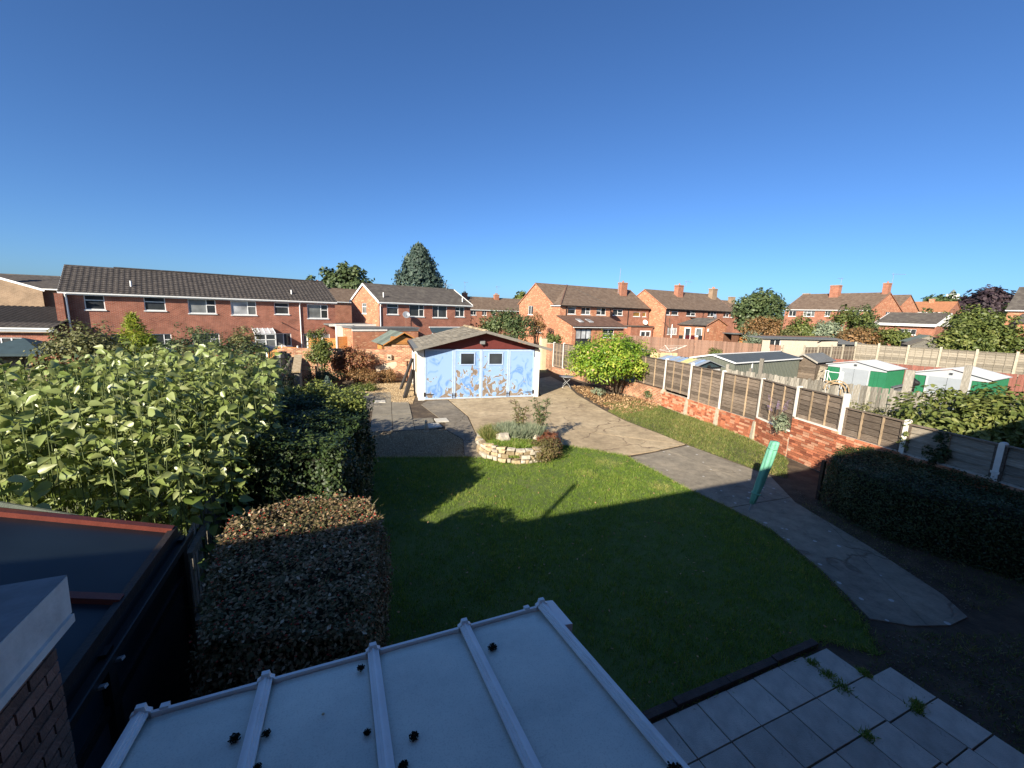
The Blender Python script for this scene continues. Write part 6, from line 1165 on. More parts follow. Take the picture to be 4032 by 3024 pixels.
# pale prefab garage and sheds behind the lap fence
t = thing('prefab_garage', 'long pale pink prefab garage with ragged felt roof', 'garage', (22.02, 36.64), 20)
m = MB(); wallface(m, FRONT, 0, 9.9, 0, 2.66, [(.95, 2.3, 1.75, 2.6)]); m.face((9.9, 0, 0), (9.9, 3, 0), (9.9, 3, 2.6), (9.9, 0, 2.6)); m.build('wall', 'render_cream', t); window(t, FRONT, .95, 2.3, 1.75, 2.6, ((1, 0), (1, 0)), sill=False)
m = MB(); m.hexa([(-.15, -.2, 2.66), (10.0, -.2, 2.58), (10.0, 1.5, 2.66), (-.15, 1.5, 2.74), (-.15, -.2, 2.74), (10.0, -.2, 2.66), (10.0, 1.5, 2.74), (-.15, 1.5, 2.82)]); m.build('roof', 'felt_grey', t); MB().box(1.8, 11.0, 1.45, 1.6, 2.76, 2.86).build('roof_edge', 'brick_face_dark', t); m = MB(); m.tube([(7.0, -.08, 2.35), (7.5, -.08, 2.52), (9.0, -.08, 2.56)], .04, 6); m.build('cable', 'black_plastic', t)
t = thing('low_shed', 'low dark felt roofed shed at the end of the pale prefab garage', 'shed', (31.5, 40.2), 15); MB().box(0, 3.4, 0, 2, 0, 2.2).build('body', 'wood_grey', t); m = MB(); m.hexa([(-.3, -.3, 2.2), (3.6, -.3, 2.15), (3.6, 2, 2.6), (-.3, 2, 2.7), (-.3, -.3, 2.26), (3.6, -.3, 2.21), (3.6, 2, 2.66), (-.3, 2, 2.76)]); m.build('roof', 'felt_grey', t)
for (x, y, an, W_, e_, a_, lab) in ((36.2, 38.0, -30, 2.6, 2.75, 3.35, 'grey timber shed with green roof below the bungalow window'), (34.6, 36.0, -30, 1.7, 2.55, 3.05, 'weathered gabled shed in front of it, behind the lap fence'), (37.4, 36.2, -30, 1.6, 2.7, 3.0, 'small pale roofed shed beside the big hedge')):
    t = thing('garden_shed', lab, 'shed', (x, y), an); m = MB(); m.box(0, W_, 0, 2.2, 0, e_); m.prism([(0, e_ - .02), (W_, e_ - .02), (W_ / 2, a_)], lambda a, b, c: (a, c, b), 0, 2.2); m.build('body', 'wood_grey', t)
    for s in (0, 1):
        xa = -.15 if s == 0 else W_ + .15; m = MB(); m.hexa([(xa, -.12, e_ - .05), (W_ / 2, -.12, a_ + .03), (W_ / 2, 2.3, a_ + .03), (xa, 2.3, e_ - .05), (xa, -.12, e_ - .02), (W_ / 2, -.12, a_ + .06), (W_ / 2, 2.3, a_ + .06), (xa, 2.3, e_ - .02)]); m.build('roof', 'felt_green' if W_ > 2 else 'wood_grey_lap', t)
# grey roofed shed behind the pale fence and the rotary drier
t = thing('garden_shed', 'low grey roofed shed between the round tree and the pale fence', 'shed', (8.2, 30.5), -5); MB().box(0, 1.6, 0, 2, 0, 1.75).build('body', 'wood_grey', t); m = MB(); m.hexa([(-.5, -.2, 2.22), (1.9, -.2, 1.72), (1.9, 2.1, 1.72), (-.5, 2.1, 2.22), (-.5, -.2, 2.27), (1.9, -.2, 1.77), (1.9, 2.1, 1.77), (-.5, 2.1, 2.27)]); m.build('roof', 'felt_grey', t)
t = thing('rotary_drier', 'wire rotary clothes drier in front of the red-brown fence', 'clothes drier', (14.5, 38.0)); MB().tube([(0, 0, 0), (0, 0, 1.15)], .03, 6).build('pole', 'steel_grey', t)
m = MB(); ends = [(1.5, .1, 1.72), (-.1, 1.2, 1.6), (-1.0, 0, 1.25), (.1, -1.1, 1.6)]
for e in ends: m.tube([(0, 0, 1.1), e], .028, 6)
m.build('arms', 'concrete_post', t); m = MB()
for s in (.5, .75, 1):
    for i in range(4): p, q = ends[i], ends[(i + 1) % 4]; m.tube([(p[0] * s, p[1] * s, 1.1 + (p[2] - 1.1) * s), (q[0] * s, q[1] * s, 1.1 + (q[2] - 1.1) * s)], .008, 4)
m.build('lines', 'concrete_post', t)
# ------------------------------------------------------------------ end of our garden, left of the garage
bw = thing('brick_wall', 'old patched brick wall at the end of the garden, left of the garage', 'wall', (-7.19, 24.16), 10)
m = MB(); m.box(-6.2, -.35, 0, .22, 0, 1.85); m.box(-.35, 2.6, 0, .22, 0, 2.02); m.build('brickwork', 'brick_old', bw)
MB().box(-.42, .9, -.10, .0, 0, 1.22).build('lower_courses', 'brick_old', bw); MB().box(.05, 2.6, -.05, .22, 2.02, 2.12).build('coping_bricks', 'brick_old', bw); m = MB(); m.prism([(-.8, .55), (.2, .75), (.35, .95), (.3, 1.15), (-.3, 1.05), (-.9, .8)], lambda a, b, c: (a, c, b), -.112, -.10); m.build('mortar_patch', 'mortar', bw)
t = thing('wall_vent', 'square concrete vent block set on the old brick wall', 'vent', (-7.19, 24.16), 10); m = MB(); m.box(-.22, .04, -.18, -.0, 1.26, 1.56); m.build('block', 'concrete_post_old', t); MB().lathe([(.09, 0), (.09, .03), (.06, .03), (.06, .0)], 16, (-.09, -.18, 1.41), (0, -1, 0)).build('ring', 'stone_pale', t); MB().lathe([(.0, 0), (.05, .0), (.03, .03), (0, .04)], 12, (-.09, -.18, 1.41), (0, -1, 0)).build('hub', 'black_plastic', t)
# orange play house with felt roof, over the wall
t = thing('play_house', 'small orange timber play house with green felt roof behind the brick wall', 'play house', (-9.49, 31.0), 32)
m = MB(); m.box(.1, 2.0, .05, 3.4, 0, 1.55); m.prism([(.1, 1.5), (2.0, 1.5), (1.25, 2.22)], lambda a, b, c: (a, c, b), .05, 3.4); m.build('body', 'wood_orange', t)
for j in range(4): MB().box(.12 + .05 * j, 2.0 - .2 * j, .02, .05, 1.55 + j * .15, 1.55 + j * .15 + .14).build('board', 'wood_orange', t)
for k in range(4): y = -.2 + k * .95; MB().hexa([(-.35, y, 1.50), (1.25, y, 2.42), (1.25, y + .95, 2.42), (-.35, y + .95, 1.50), (-.35, y, 1.535), (1.25, y, 2.455), (1.25, y + .95, 2.445), (-.35, y + .95, 1.525)]).build('felt_strip', 'felt_green', t)
MB().hexa([(2.3, -.2, 1.85), (1.25, -.2, 2.42), (1.25, 3.6, 2.42), (2.3, 3.6, 1.85), (2.3, -.2, 1.88), (1.25, -.2, 2.45), (1.25, 3.6, 2.45), (2.3, 3.6, 1.88)]).build('felt_strip', 'felt_green', t)
m = MB(); m.bar((-.38, -.22, 1.50), (1.25, -.22, 2.44), .03, .08); m.bar((1.25, -.22, 2.44), (2.32, -.22, 1.85), .03, .08); m.build('bargeboard', 'wood_orange', t)
MB().box(.06, .1, .6, 1.9, .75, 1.40).build('window', 'black_paint', t)
for y in (1.0, 1.45): MB().box(.03, .06, y - .03, y + .03, .75, 1.4).build('glazing_bar', 'wood_orange', t)
MB().box(.05, .13, -.02, .06, 0, 1.55).build('corner_post', 'wood_orange', t)
# small timber screen fences by the terrace
def screen(label, loc, ang, L, z1, mat='wood_orange', posts='concrete_post'):
    t = thing('garden_fence', label, 'fence', loc, ang); n = max(2, int(L / .3)); k = int(round((z1 - .2) / .15))
    for j in range(k): MB().box(0, L, -.02, 0, .2 + j * .15, .2 + j * .15 + .145).build('slat', mat, t)
    for x in np.linspace(0, L, 3): MB().box(x - .05, x + .05, -.05, .05, 0, z1 + .12).build('post', posts, t)
screen('new orange slatted fence with pale posts near the glazed porch', (-18.0, 30.0), -12, 2.6, 1.25); screen('orange board fence panel behind the pyracantha by the terrace end', (-16.5, 33.0), 10, 2.2, 1.7); screen('short orange fence below the white wall', (-15.0, 35.0), 40, 2.4, 1.75)
# grey hip gazebo and dark sheds on the left
def gazebo(label, c, w_, z0, z1, mat, ang=20):
    t = thing('gazebo', label, 'gazebo', c, ang)
    for i in range(4):
        a, b = R(45 + 90 * i), R(135 + 90 * i); r_ = w_ * .72; p, q = (r_ * math.cos(a), r_ * math.sin(a)), (r_ * math.cos(b), r_ * math.sin(b))
        m = MB(); m.face((*p, z0), (*q, z0), (0, 0, z1)); m.face((*p, z0 - .12), (*q, z0 - .12), (*q, z0), (*p, z0)); m.build('canopy_side', mat, t); MB().tube([(*p, 0), (*p, z0)], .04, 6).build('leg', 'black_plastic', t)
gazebo('grey fabric gazebo roof poking above the shrubs by the porch', (-16.7, 26.0), 2.6, 1.45, 1.9, 'canvas_grey'); gazebo('dark teal parasol canopy at the left edge', (-24.6, 20.6), 3.0, 1.55, 2.2, 'canvas_teal')
t = thing('compost_bin', 'black plastic compost bin over the end of the boundary wall', 'bin', (-12.6, 22.4)); MB().lathe([(.0, 0), (.55, 0), (.42, 1.35), (.44, 1.42), (.36, 1.62), (0, 1.66)], 14).build('body', 'black_plastic', t); MB().lathe([(0, 1.66), (.2, 1.66), (.2, 1.72), (0, 1.73)], 12).build('lid', 'black_plastic', t)
t = thing('green_shed', 'small green painted shed behind the boundary wall', 'shed', (-13.4, 23.2), 30); MB().box(0, 1.5, 0, 1.2, 0, 1.35).build('body', 'felt_green', t); MB().box(-.1, 1.6, -.1, 1.3, 1.35, 1.42).build('roof', 'felt_grey', t)
lap_panel('dark shaded fence panel under the teal canopy at the left edge', (-26.5, 19.6, 0), 15, 3.4, .1, 1.35, ('wood_dark', 'wood_dark', 'wood_dark'), None, 2, 7)
# boundary on the left: board fence, then a crooked wall with a brick coping
board_fence('board_fence', 'grey vertical board fence along the side path behind the clipped hedges', (-4.45, 6.25), 112.5, 1.0, 0, 1.5, .12, 'wood_grey')
lf = thing('boundary_fence', 'long grey timber boundary fence beside the dark hedge', 'fence', (-12.0, 22.17), -65.2)
me = MB().box(0, .117, -.02, 0, .05, 1.5).mesh('board', 'wood_grey')
for i in range(163): inst('board', me, lf, (i * .12, random.uniform(-.006, .004), random.uniform(-.03, .02)), (0, random.uniform(-.02, .02), R(3)))
MB().box(0, 19.6, .02, .08, 1.3, 1.38).build('rail', 'wood_grey', lf); MB().box(0, 19.6, .02, .08, .4, .48).build('rail', 'wood_grey', lf)
t = thing('stub_wall', 'sunlit stub of brick wall with sloping coping behind the dark hedge', 'wall', (-10.6, 20.2), -65); MB().hexa([(0, -.12, 0), (2.6, -.12, 0), (2.6, .12, 0), (0, .12, 0), (0, -.12, 1.75), (2.6, -.12, 1.35), (2.6, .12, 1.35), (0, .12, 1.75)]).build('brickwork', 'wood_grey', t); m = MB(); m.bar((-.1, 0, 1.8), (2.7, 0, 1.38), .34, .07); m.build('coping', 'stone_buff', t)

# ------------------------------------------------------------------ hedges and shrubs near us
ct, P, Nn = hedge('cotoneaster_hedge', 'clipped cotoneaster block with red berries, sunlit only along its top', [(-1.04, 2.8), (-1.24, 3.5), (-1.50, 4.55), (-1.78, 4.97), (-2.25, 5.13), (-2.82, 4.95), (-3.22, 4.45), (-2.98, 3.85), (-2.62, 3.2), (-2.3, 2.7)], 1.80, .042, 'leaf_cotoneaster', 46000, .10, inset_d=.14)
k = rng.random(len(P)) < .055; k &= (Nn[:, 2] > .3) | (rng.random(len(P)) < .25); leafmesh('berries', P[k] + Nn[k] * .02, Nn[k], .022, 'berry', ct, 'chip')
k = (rng.random(len(P)) < .012) & (P[:, 2] > 1.5); Q_ = P[k]; tag(leafmesh('stray_twigs', Q_, unit(rng.normal(size=Q_.shape) * .6 + [0, 0, 1]), .16, 'leaf_olive', ct, 'blade', .05), kind='stuff')
pv, P, Nn = hedge('privet_hedge', 'large dark clipped privet hedge between the lawn and the boundary fence', [(-2.72, 6.2), (-2.98, 7.5), (-3.16, 8.75), (-3.55, 9.65), (-4.3, 10.5), (-5.2, 10.95), (-5.95, 10.3), (-5.35, 8.7), (-4.55, 6.9), (-4.2, 6.2)], 2.0, .07, 'leaf_privet', 46000, .3, wob=.3)
c_ = np.array([-4.02, 8.55]); k = (P[:, 2] > 1.85) & ((P[:, 1] + c_[1] > 10.1) | ((P[:, 1] + c_[1] > 8.9) & (P[:, 0] + c_[0] > -4.0))) & (rng.random(len(P)) < .5); q = np.repeat(P[k], 3, 0) + rng.normal(size=(k.sum() * 3, 3)) * .05; q[:, 2] += rng.random(len(q)) * .22
leafmesh('sunlit_shoots', q, unit(rng.normal(size=q.shape) * .6 + [0, 0, 1]), .08, 'leaf_sunlit_shoot', pv)  # shoots on the sunlit top, sunlight put into their paler leaf colour
for (c, r_, lab) in (((-6.3, 12.4, .9), (.8, .6, .6), 'low laurel behind the dark hedge, left of the silver conifer'),):
    bush('laurel_bush', lab, 'shrub', c, r_, .09, 'leaf_hedgerow', 30, 60, .2, stem=True)
t = thing('dwarf_conifer', 'narrow silver-green conifer spire behind the dark hedge', 'conifer', (-8.35, 18.3)); n = 2600; z = rng.random(n) ** .8; rr = .30 * (1 - z ** 2.2) * rng.uniform(.6, 1.05, n) + .02; th = rng.uniform(0, 6.28, n)
leafmesh('crown', np.column_stack([rr * np.cos(th), rr * np.sin(th), .12 + z * 1.0]), np.column_stack([np.cos(th), np.sin(th), .6 + 0 * th]) + rng.normal(size=(n, 3)) * .3, .07, 'leaf_spruce', t); MB().tube([(0, 0, 0), (0, 0, .9)], [.03, .01], 6).build('trunk', 'bark', t)
# next door's big-leaved shrub
t = thing('catalpa_shrub', 'big-leaved sunlit shrub in the next garden, above the glazed lean-to', 'shrub', (-7.0, 8.0))
P = []; Nn = []; V_ = []; stems = MB()
def top_h(x, y):
    return 2.95 - .10 * ((x + 7.8) / 2.6) ** 2 - .15 * ((y - 9.2) / 2.5) ** 2 - np.clip(-(x + 9.3), 0, 9) * .35 - np.clip((x + 5.2), 0, 9) * .42 - np.clip(7.0 - y, 0, 9) * .10
N_ = 560; xy = scatter([(-11.0, 6.3), (-8.6, 5.3), (-6.2, 4.6), (-4.35, 5.5), (-4.45, 7.2), (-5.5, 9.6), (-7.2, 11.0), (-9.6, 11.2), (-11.4, 9.0)], N_)
for (x, y) in xy:
    zt = float(top_h(x, y)) + .12 + random.uniform(-.42, .24); zb = max(.1, zt - random.uniform(2.0, 2.8)); lx, ly = random.uniform(-.12, .12), random.uniform(-.12, .12)
    stems.tube([(x + 7.0 - lx, y - 8.0 - ly, max(0, zb - .6)), (x + 7.0, y - 8.0, zt - .06)], [.010, .006], 5)
    for k in range(25):
        f = (k / 24) ** .85; z = zb + (zt - zb) * f; th = k * 1.57 + (random.random() - .5) * .9 + x * 3; r0 = .04 + .12 * random.random()
        P.append((x + 7.0 + math.cos(th) * r0 - lx * (1 - f), y - 8.0 + math.sin(th) * r0 - ly * (1 - f), z)); Nn.append((math.cos(th) * .75, math.sin(th) * .75, .7)); V_.append(np.clip(.35 + .35 * f + random.gauss(0, .13), 0, 1))  # leaf tone rises with height: shade painted into the lower leaves
P, Nn, V_ = np.array(P), np.array(Nn), np.array(V_); K_ = .87; P = P * K_ + np.array([K_ * -7.0 + 7.0, K_ * 8.0 - 8.0, 4.3 * (1 - K_)]); stems.v = [(a * K_ + K_ * -7.0 + 7.0, b * K_ + K_ * 8.0 - 8.0, c * K_ + 4.3 * (1 - K_)) for a, b, c in stems.v]; d_ = unit(Nn * [1, 1, 0]); n = len(P); s = rng.uniform(.08, .215, n)
Ln = unit(d_ + np.array([0, 0, -.35]) + rng.normal(size=(n, 3)) * .4); Nf = unit(Nn + rng.normal(size=(n, 3)) * .6); Nf = unit(Nf - (Nf * Ln).sum(1, keepdims=True) * Ln); Sd = np.cross(Ln, Nf); s_ = s[:, None]; w_ = s_ * .56; up = Nf * s_
pts = [P, P + Ln * s_ * .10 + Sd * w_ * .38 + up * .05, P + Ln * s_ * .40 + Sd * w_ * .52 + up * .08, P + Ln * s_ * .75 + Sd * w_ * .27 - up * .04, P + Ln * s_ - up * .18, P + Ln * s_ * .75 - Sd * w_ * .27 - up * .04, P + Ln * s_ * .40 - Sd * w_ * .52 + up * .08, P + Ln * s_ * .10 - Sd * w_ * .38 + up * .05, P + Ln * s_ * .45 - up * .05]
o = (np.arange(n) * 9)[:, None]; F = np.concatenate([o + np.array([[0, 1, 2, 8]]), o + np.array([[8, 2, 3, 4]]), o + np.array([[8, 4, 5, 6]]), o + np.array([[0, 8, 6, 7]])])
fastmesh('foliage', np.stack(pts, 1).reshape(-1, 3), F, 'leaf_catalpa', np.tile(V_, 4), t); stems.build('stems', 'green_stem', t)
m = MB()
for a in range(9): x, y = random.uniform(-2, 2.0), random.uniform(-1.8, 2.2); m.tube([(x * .5, y * .5, 0), (x * .8, y * .8, 1.0), (x, y, 1.9)], [.05, .04, .02], 6)
m.build('trunks', 'bark', t)
# right side
hedge('box_hedge', 'broad clipped dark green hedge in the shade beside the path', [(7.45, 9.15), (7.42, 8.4), (7.62, 7.75), (8.25, 7.0), (8.9, 6.36), (9.6, 5.5), (10.6, 5.9), (10.15, 7.3), (9.62, 8.9), (9.25, 10.3), (8.35, 10.0)], 1.16, .045, 'leaf_box', 42000, .16, wob=.16)
t = thing('vent_grille', 'small slatted plastic vent beside the end of the shaded hedge', 'vent', (7.62, 9.5), 10)
for j in range(4): MB().box(0, .34 - j * .02, -.02, .03, .20 + j * .075, .255 + j * .075).build('slat', 'metal_pale_grey', t)
MB().box(-.06, -.0, -.04, .04, 0, 1.0).build('post', 'black_paint', t)
bush('leafy_shrub', 'large sunlit leafy shrub over the fence at the right edge', 'shrub', (15.1, 12.9, 1.15), (2.35, 1.7, 1.25), .17, 'leaf_hedgerow', 90, 70, .42, 'big', .5)
bush('rose_bush', 'straggly rose in front of the weathered board fence', 'shrub', (12.25, 13.9, 1.05), (.85, .6, .6), .10, 'leaf_olive', 24, 30, .2)
bush('buddleia_weed', 'purple flowering weed growing out of the low brick wall', 'plant', (8.70, 12.95, 1.05), (.28, .26, .34), .10, 'leaf_silver', 20, 34, .12, aspect=.3, stem=False, lo=-.95)
t = thing('flower_spikes', 'lilac flower spikes of the weed on the brick wall', 'flowers', (8.60, 13.0, 1.2)); m = MB()
for i in range(6):
    a = i * 1.05; tp = (math.cos(a) * .3, math.sin(a) * .28, .35 + .12 * (i % 3)); m.tube([(0, 0, -.1), tp], .006, 5); n = 60; q = np.array(tp) * rng.uniform(.6, 1.1, (n, 1)); leafmesh('spike', q + rng.normal(size=(n, 3)) * .015, ball(n), .03, 'flower_lilac', t)
m.build('stalks', 'twig', t)
bush('ivy', 'ivy trailing down the shaded fence panel behind the hedge', 'ivy', (9.66, 8.95, 1.55), (.16, .22, .42), .07, 'leaf_dark', 18, 40, .12, stem=False, lo=-.95)
bush('ivy', 'thin ivy wound round the white post at the hedge end', 'ivy', (9.50, 9.60, 1.6), (.09, .09, .42), .06, 'leaf_hedgerow', 12, 22, .06, stem=False, lo=-.95)
# the round tree by the wall
t = thing('round_tree', 'dome-shaped fresh green tree against the brick wall right of the garage', 'tree', (5.75, 22.3))
P, Nn, v = clumps((-.4, 0, 1.72), (2.3, 1.9, 1.38), 360, .42, 90, .45, -.62); ok = P[:, 2] > .55 + .16 * np.abs(P[:, 0]); leafmesh('crown', P[ok], Nn[ok], .14, 'leaf_fresh', t, 'diamond', .5, v[ok], .5)
k = ok & (rng.random(len(P)) < .012) & (P[:, 0] < .3); leafmesh('brown_leaves', P[k] + Nn[k] * .08, Nn[k], .16, 'dead_leaf', t, 'diamond', .5)
m = MB()
for i in range(7): a = i * .9; m.tube([(.15 * math.cos(a), .15 * math.sin(a), 0), (.4 * math.cos(a), .4 * math.sin(a), .8), (1.3 * math.cos(a), 1.2 * math.sin(a), 1.9)], [.05, .04, .012], 6)
m.build('trunk', 'bark', t)
n = 4200; xy = scatter([(3.6, 22.6), (4.3, 18.9), (5.0, 17.6), (6.6, 18.6), (7.3, 19.9), (6.9, 21.0), (5.3, 22.0), (4.6, 24.2), (3.6, 24.2)], n); tag(leafmesh('leaf_litter', np.column_stack([xy, rng.uniform(.0, .06, n)]), unit(rng.normal(size=(n, 3)) * .5 + [0, 0, 1]), .11, 'dead_leaf'), 'dry brown fallen leaves under the round tree', 'leaves', kind='stuff')
blades('grass', 'weeds pushing through the fallen leaves under the round tree', [(4.4, 19.8), (5.0, 17.9), (6.9, 18.9), (6.6, 20.6)], 3500, .10, .14, 'grass_rough', lean=.8)
bush('weed_clump', 'straggly weeds at the foot of the round tree', 'plant', (4.55, 21.3, .25), (.45, .35, .25), .08, 'leaf_silver', 14, 40, .12, stem=False)
bush('ivy', 'ivy at the corner of the low wall beside the round tree', 'ivy', (7.0, 20.55, .3), (.25, .35, .3), .07, 'leaf_mid', 16, 40, .12, stem=False)
# end of garden planting
bush('pyracantha', 'tall green pyracantha column at the end of the garden', 'shrub', (-10.5, 22.3, 1.75), (.85, .7, 1.25), .12, 'leaf_hedgerow', 60, 60, .26)
bush('creeper', 'autumn red creeper over the old brick wall', 'creeper', (-9.0, 23.3, 1.15), (1.25, .45, .95), .11, 'leaf_red', 70, 50, .24, extra=('leaf_autumn', .4, lambda P: P[:, 2] > .2))
for (c, r_, mt, lab) in (((-9.9, 21.0, .55), (1.3, .8, .6), 'leaf_dark', 'dark low shrubs in the shade below the creeper'), ((-8.3, 22.6, .4), (.9, .5, .45), 'leaf_autumn', 'dry brown shrub at the foot of the old brick wall'), ((-7.2, 23.4, .35), (.45, .35, .45), 'leaf_autumn', 'twiggy brown bush beside the patched bricks'), ((-11.2, 19.0, .7), (.9, .7, .8), 'leaf_dark', 'shaded shrub at the end of the boundary fence'), ((-7.6, 20.9, .12), (.6, .3, .14), 'leaf_hedgerow', 'low weeds along the edge of the old paving')):
    bush('garden_shrub', lab, 'shrub', c, r_, .09, mt, 34, 50, .24, stem=False)
# left neighbours' shrubs
bush('dark_shrub', 'dark glossy shrub behind the big-leaved one, over the boundary fence', 'shrub', (-9.7, 14.4, 1.6), (2.0, 1.5, 1.2), .11, 'leaf_mid', 100, 70, .36, extra=('leaf_red', .06, lambda P: P[:, 2] > 1.6))
bush('olive_shrub', 'olive shrub turning red low down, below the terrace windows', 'shrub', (-18.2, 17.4, 1.75), (1.75, 1.3, 1.42), .13, 'leaf_olive', 90, 60, .36, extra=('leaf_red', .8, lambda P: (P[:, 2] < 1.9) & (P[:, 0] < .9)))
t = bush('golden_conifer', 'bright yellow-green feathery conifer below the terrace', 'conifer', (-18.5, 20.2, 1.75), (1.25, 1.0, .95), .26, 'leaf_golden', 60, 60, .34, aspect=.18, droop=.8)
n = 1500; z = rng.random(n); th = rng.uniform(0, 6.28, n); rr = (.62 * (1 - z) ** .8 + .05) * rng.uniform(.3, 1.2, n)
leafmesh('leading_plume', np.column_stack([rr * np.cos(th) - .15 * z, rr * np.sin(th), 2.2 + z * 1.35]), unit(rng.normal(size=(n, 3))), .24, 'leaf_golden', t, 'diamond', .16, None, .4)
for (c, r_, mt, lf_, lab) in (((-16.1, 24.4, 1.5), (1.25, 1.1, 1.5), 'leaf_olive', .13, 'round olive shrub in front of the glazed porch'), ((-14.2, 18.6, 1.45), (2.3, 1.2, 1.4), 'leaf_mid', .12, 'dark shrub between the yellow conifer and the grey gazebo'), ((-17.4, 22.6, 1.5), (2.1, 1.2, 1.5), 'leaf_mid', .12, 'dark shrub right behind the yellow conifer'), ((-21.6, 15.8, .8), (1.4, 1.0, 1.0), 'leaf_dark', .12, 'dark shaded shrub at the left below the teal canopy'), ((-12.9, 15.6, 1.35), (1.5, 1.2, 1.2), 'leaf_olive', .11, 'olive shrub behind the sunlit big leaves')):
    bush('garden_shrub', lab, 'shrub', c, r_, lf_, mt, 60, 60, .34)
bush('feathery_conifer', 'dark feathery conifer cut by the left picture edge', 'conifer', (-23.0, 17.0, 1.1), (1.2, 1.0, 1.15), .2, 'leaf_mid', 40, 60, .3, aspect=.25)

# ------------------------------------------------------------------ trees and bushes beyond
t = thing('conifer_tree', 'tall dense blue-green conifer behind the house left of the garage', 'tree', (-15.9, 70.0)); P = []; Nn = []
for i in range(620):
    z = random.random() ** .85; zz = 2.0 + z * 12.0; r_ = 5.6 * (1 - z) ** .72 * random.uniform(.75, 1.12); a = random.random() * 6.283; r_ = max(r_, .15)
    cx_, cy_ = r_ * math.cos(a), r_ * math.sin(a); k = 26; s = .75 * (1 - z * .5)
    d = rng.normal(size=(k, 3)) * [s * .55, s * .55, s * .5] + np.array([math.cos(a), math.sin(a), .9]) * rng.uniform(-.3, .8, (k, 1)) * s
    P.append(np.array([cx_, cy_, zz]) + d); Nn.append(unit(np.array([math.cos(a), math.sin(a), .55]) + rng.normal(size=(k, 3)) * .4))
P = np.vstack(P); leafmesh('crown', P, np.vstack(Nn), .62, 'leaf_blue', t, 'diamond', .4, None, -1.2); MB().tube([(0, 0, 0), (0, 0, 13.5)], [.45, .06], 8).build('trunk', 'bark', t)
tree('broadleaf_tree', 'rounded grey-green tree above the right end of the terrace roof', (-30.3, 75.0, 6.9), (4.6, 4.0, 4.9), .62, 'leaf_mid', 120, 55, .95)
tree('broadleaf_tree', 'lower tree crown peeping over the terrace ridge', (-37.5, 78.0, 6.6), (2.6, 2.6, 2.4), .6, 'leaf_mid', 50, 50, .8)
tree('broadleaf_tree', 'small yellow-green tree over the distant terrace roof', (2.2, 96.0, 6.3), (2.6, 2.4, 2.4), .6, 'leaf_hedgerow', 50, 40, .8)
bush('spreading_bush', 'broad dark bush behind the garage ridge', 'bush', (-.9, 46.0, 2.5), (3.2, 2.2, 1.75), .24, 'leaf_mid', 130, 60, .6, extra=('leaf_autumn', .05, lambda P: P[:, 2] > 2.5))
bush('climbing_shrub', 'reddish shrub climbing beside the orange gable', 'shrub', (2.6, 48.0, 2.4), (1.1, .8, 1.7), .2, 'leaf_autumn', 40, 40, .4)
bush('vine', 'bright green vine hanging over the rendered pier behind the garage', 'vine', (3.25, 32.6, 1.95), (.7, .5, .8), .16, 'leaf_hedgerow', 34, 44, .24, lo=-.95)
bush('small_bush', 'small pale bush in front of the red-brown fence', 'bush', (18.3, 37.2, .95), (.75, .6, .75), .14, 'leaf_hedgerow', 26, 36, .26)
t = tree('willow_tree', 'tall grey-green upright bush beside the two-chimney houses', (29.4, 50.5, 4.6), (2.9, 2.4, 3.0), .34, 'leaf_mid', 150, 60, .62); n = 900; th = rng.uniform(0, 6.28, n); rr = 2.5 * np.sqrt(rng.random(n)); leafmesh('upper_shoots', np.column_stack([rr * np.cos(th), rr * np.sin(th), 6.2 + rng.random(n) * 1.5 - rr * .35]), unit(rng.normal(size=(n, 3))), .34, 'leaf_mid', t, 'diamond', .35)
bush('copper_shrub', 'copper-brown shrub at the foot of the tall grey-green bush', 'shrub', (28.0, 46.5, 3.1), (2.3, 1.5, 1.35), .22, 'leaf_autumn', 70, 50, .5)
bush('silver_shrub', 'silvery shrub beside the log store', 'shrub', (25.9, 45.0, 2.0), (1.0, .8, 1.0), .15, 'leaf_silver', 36, 40, .3)
for (c, r_, mt, lab) in (((32.0, 46.5, 3.0), (1.7, 1.4, 1.7), 'leaf_hedgerow', 'yellow-green bush above the pale prefab garage'), ((34.3, 45.5, 2.9), (1.9, 1.4, 1.4), 'leaf_silver', 'grey-green bush above the prefab roof'), ((37.0, 46.5, 3.7), (2.5, 1.9, 2.4), 'leaf_hedgerow', 'large green bush in front of the brown roofed pair'), ((39.6, 47.5, 4.0), (1.7, 1.5, 2.2), 'leaf_mid', 'tall dark bush left of the bungalow roof'), ((41.0, 45.0, 2.6), (1.9, 1.4, 1.2), 'leaf_hedgerow', 'low green bush below the bungalow eaves'), ((35.2, 42.6, 2.5), (2.2, 1.2, 1.25), 'leaf_autumn', 'browning shrub behind the low dark shed'), ((30.0, 45.5, 2.2), (1.6, 1.2, 1.3), 'leaf_olive', 'olive bush at the left end of the prefab roof')):
    bush('garden_bush', lab, 'bush', c, r_, .26, mt, 70, 50, .5)
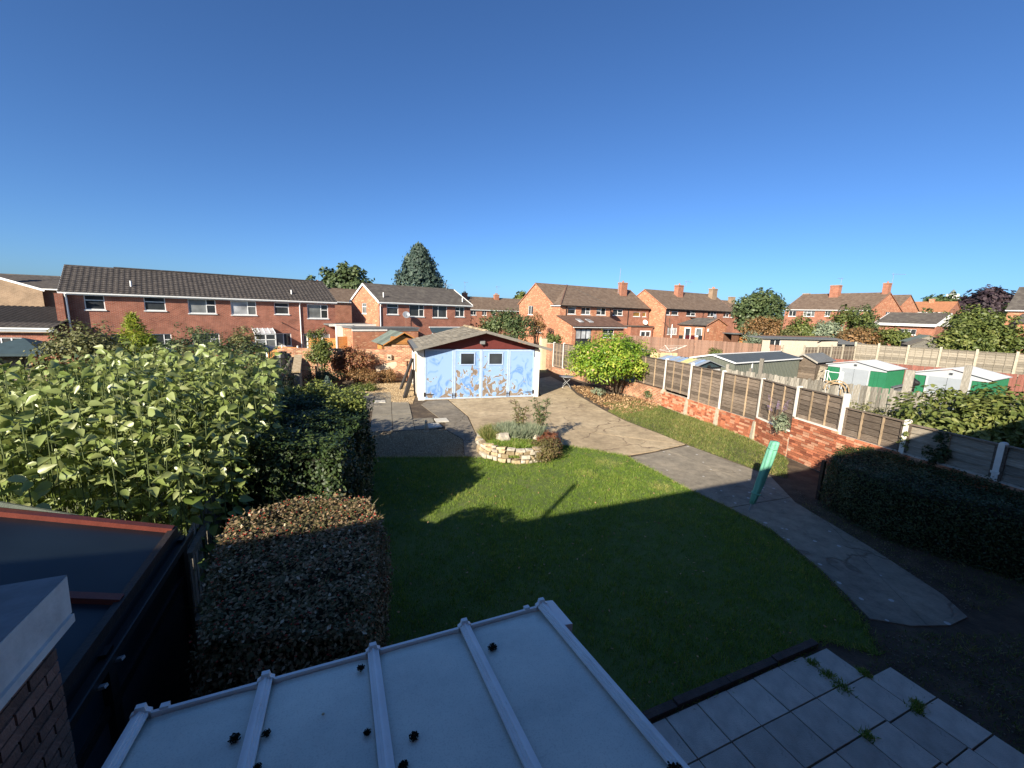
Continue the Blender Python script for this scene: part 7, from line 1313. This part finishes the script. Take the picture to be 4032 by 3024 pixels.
for (c, r_, lab) in (((37.6, 35.0, 2.4), (1.8, 1.5, 1.7), 'left end of the big hedge behind the grey back fence'), ((40.6, 35.6, 3.2), (2.6, 2.0, 2.2), 'tallest bush of the big hedge behind the grey back fence'), ((43.2, 33.6, 3.1), (2.6, 2.0, 2.0), 'right end of the big hedge, cut by the picture edge'), ((41.2, 37.6, 4.4), (1.8, 1.5, 1.5), 'upper bush behind the big hedge, below the purple tree')):
    bush('hedge_bush', lab, 'bush', c, r_, .26, 'leaf_hedgerow', 90, 60, .55)
tree('copper_beech', 'dark purple copper beech on the skyline at the right', (124.5, 110.0, 8.8), (7.2, 6, 4.6), 1.0, 'leaf_purple', 130, 50, 1.5, .5)
for (c, r_, lab) in (((124.0, 122.0, 9.5), (6.2, 5, 4.0), 'round green tree behind the red tiled house'), ((131.5, 121.0, 8.6), (4.0, 4, 3.6), 'smaller green tree between the red roof and the copper beech'), ((113.0, 125.0, 7.0), (3.0, 3, 2.6), 'green treetop left of the red tiled house'), ((74.5, 60.0, 6.0), (2.6, 2.4, 2.9), 'sparse tree at the right edge above the dark roof')):
    tree('broadleaf_tree', lab, c, r_, .8, 'leaf_mid', 70, 40, 1.1)
bush('garden_bush', 'green bush between the brown pair and the red tiled house', 'bush', (88.0, 88.0, 5.6), (2.4, 2, 2.2), .5, 'leaf_mid', 40, 40, .7)
t = thing('church_tower', 'tiny white tower top on the far skyline', 'tower', (212.0, 205.0), 0); MB().box(-2.2, 2.2, -2, 2, 0, 15.0).build('shaft', 'felt_green', t); MB().box(-1.6, 1.6, -1.5, 1.5, 15.0, 19.5).build('belfry', 'render_white', t); MB().lathe([(1.2, 19.5), (.9, 20.5), (0, 21.8)], 10).build('cap', 'felt_green', t)

# far-off hedgerows and treetops that close the horizon
n = 26000; th = rng.uniform(R(20), R(160), n); rr = rng.uniform(230, 300, n); hh = 5.5 + 2.2 * np.sin(th * 23) + 1.6 * np.sin(th * 57 + 1) + .9 * np.sin(th * 131); z = rng.random(n) ** .7 * np.clip(hh, 2.5, 12)
tag(leafmesh('treeline', np.column_stack([rr * np.cos(th), rr * np.sin(th), z]), unit(np.column_stack([-np.cos(th), -np.sin(th), .6 + 0 * th]) + rng.normal(size=(n, 3)) * .4), 2.6, 'leaf_mid', None, 'diamond', .8), 'far-off hedgerow trees along the horizon behind the houses', 'trees', kind='stuff')
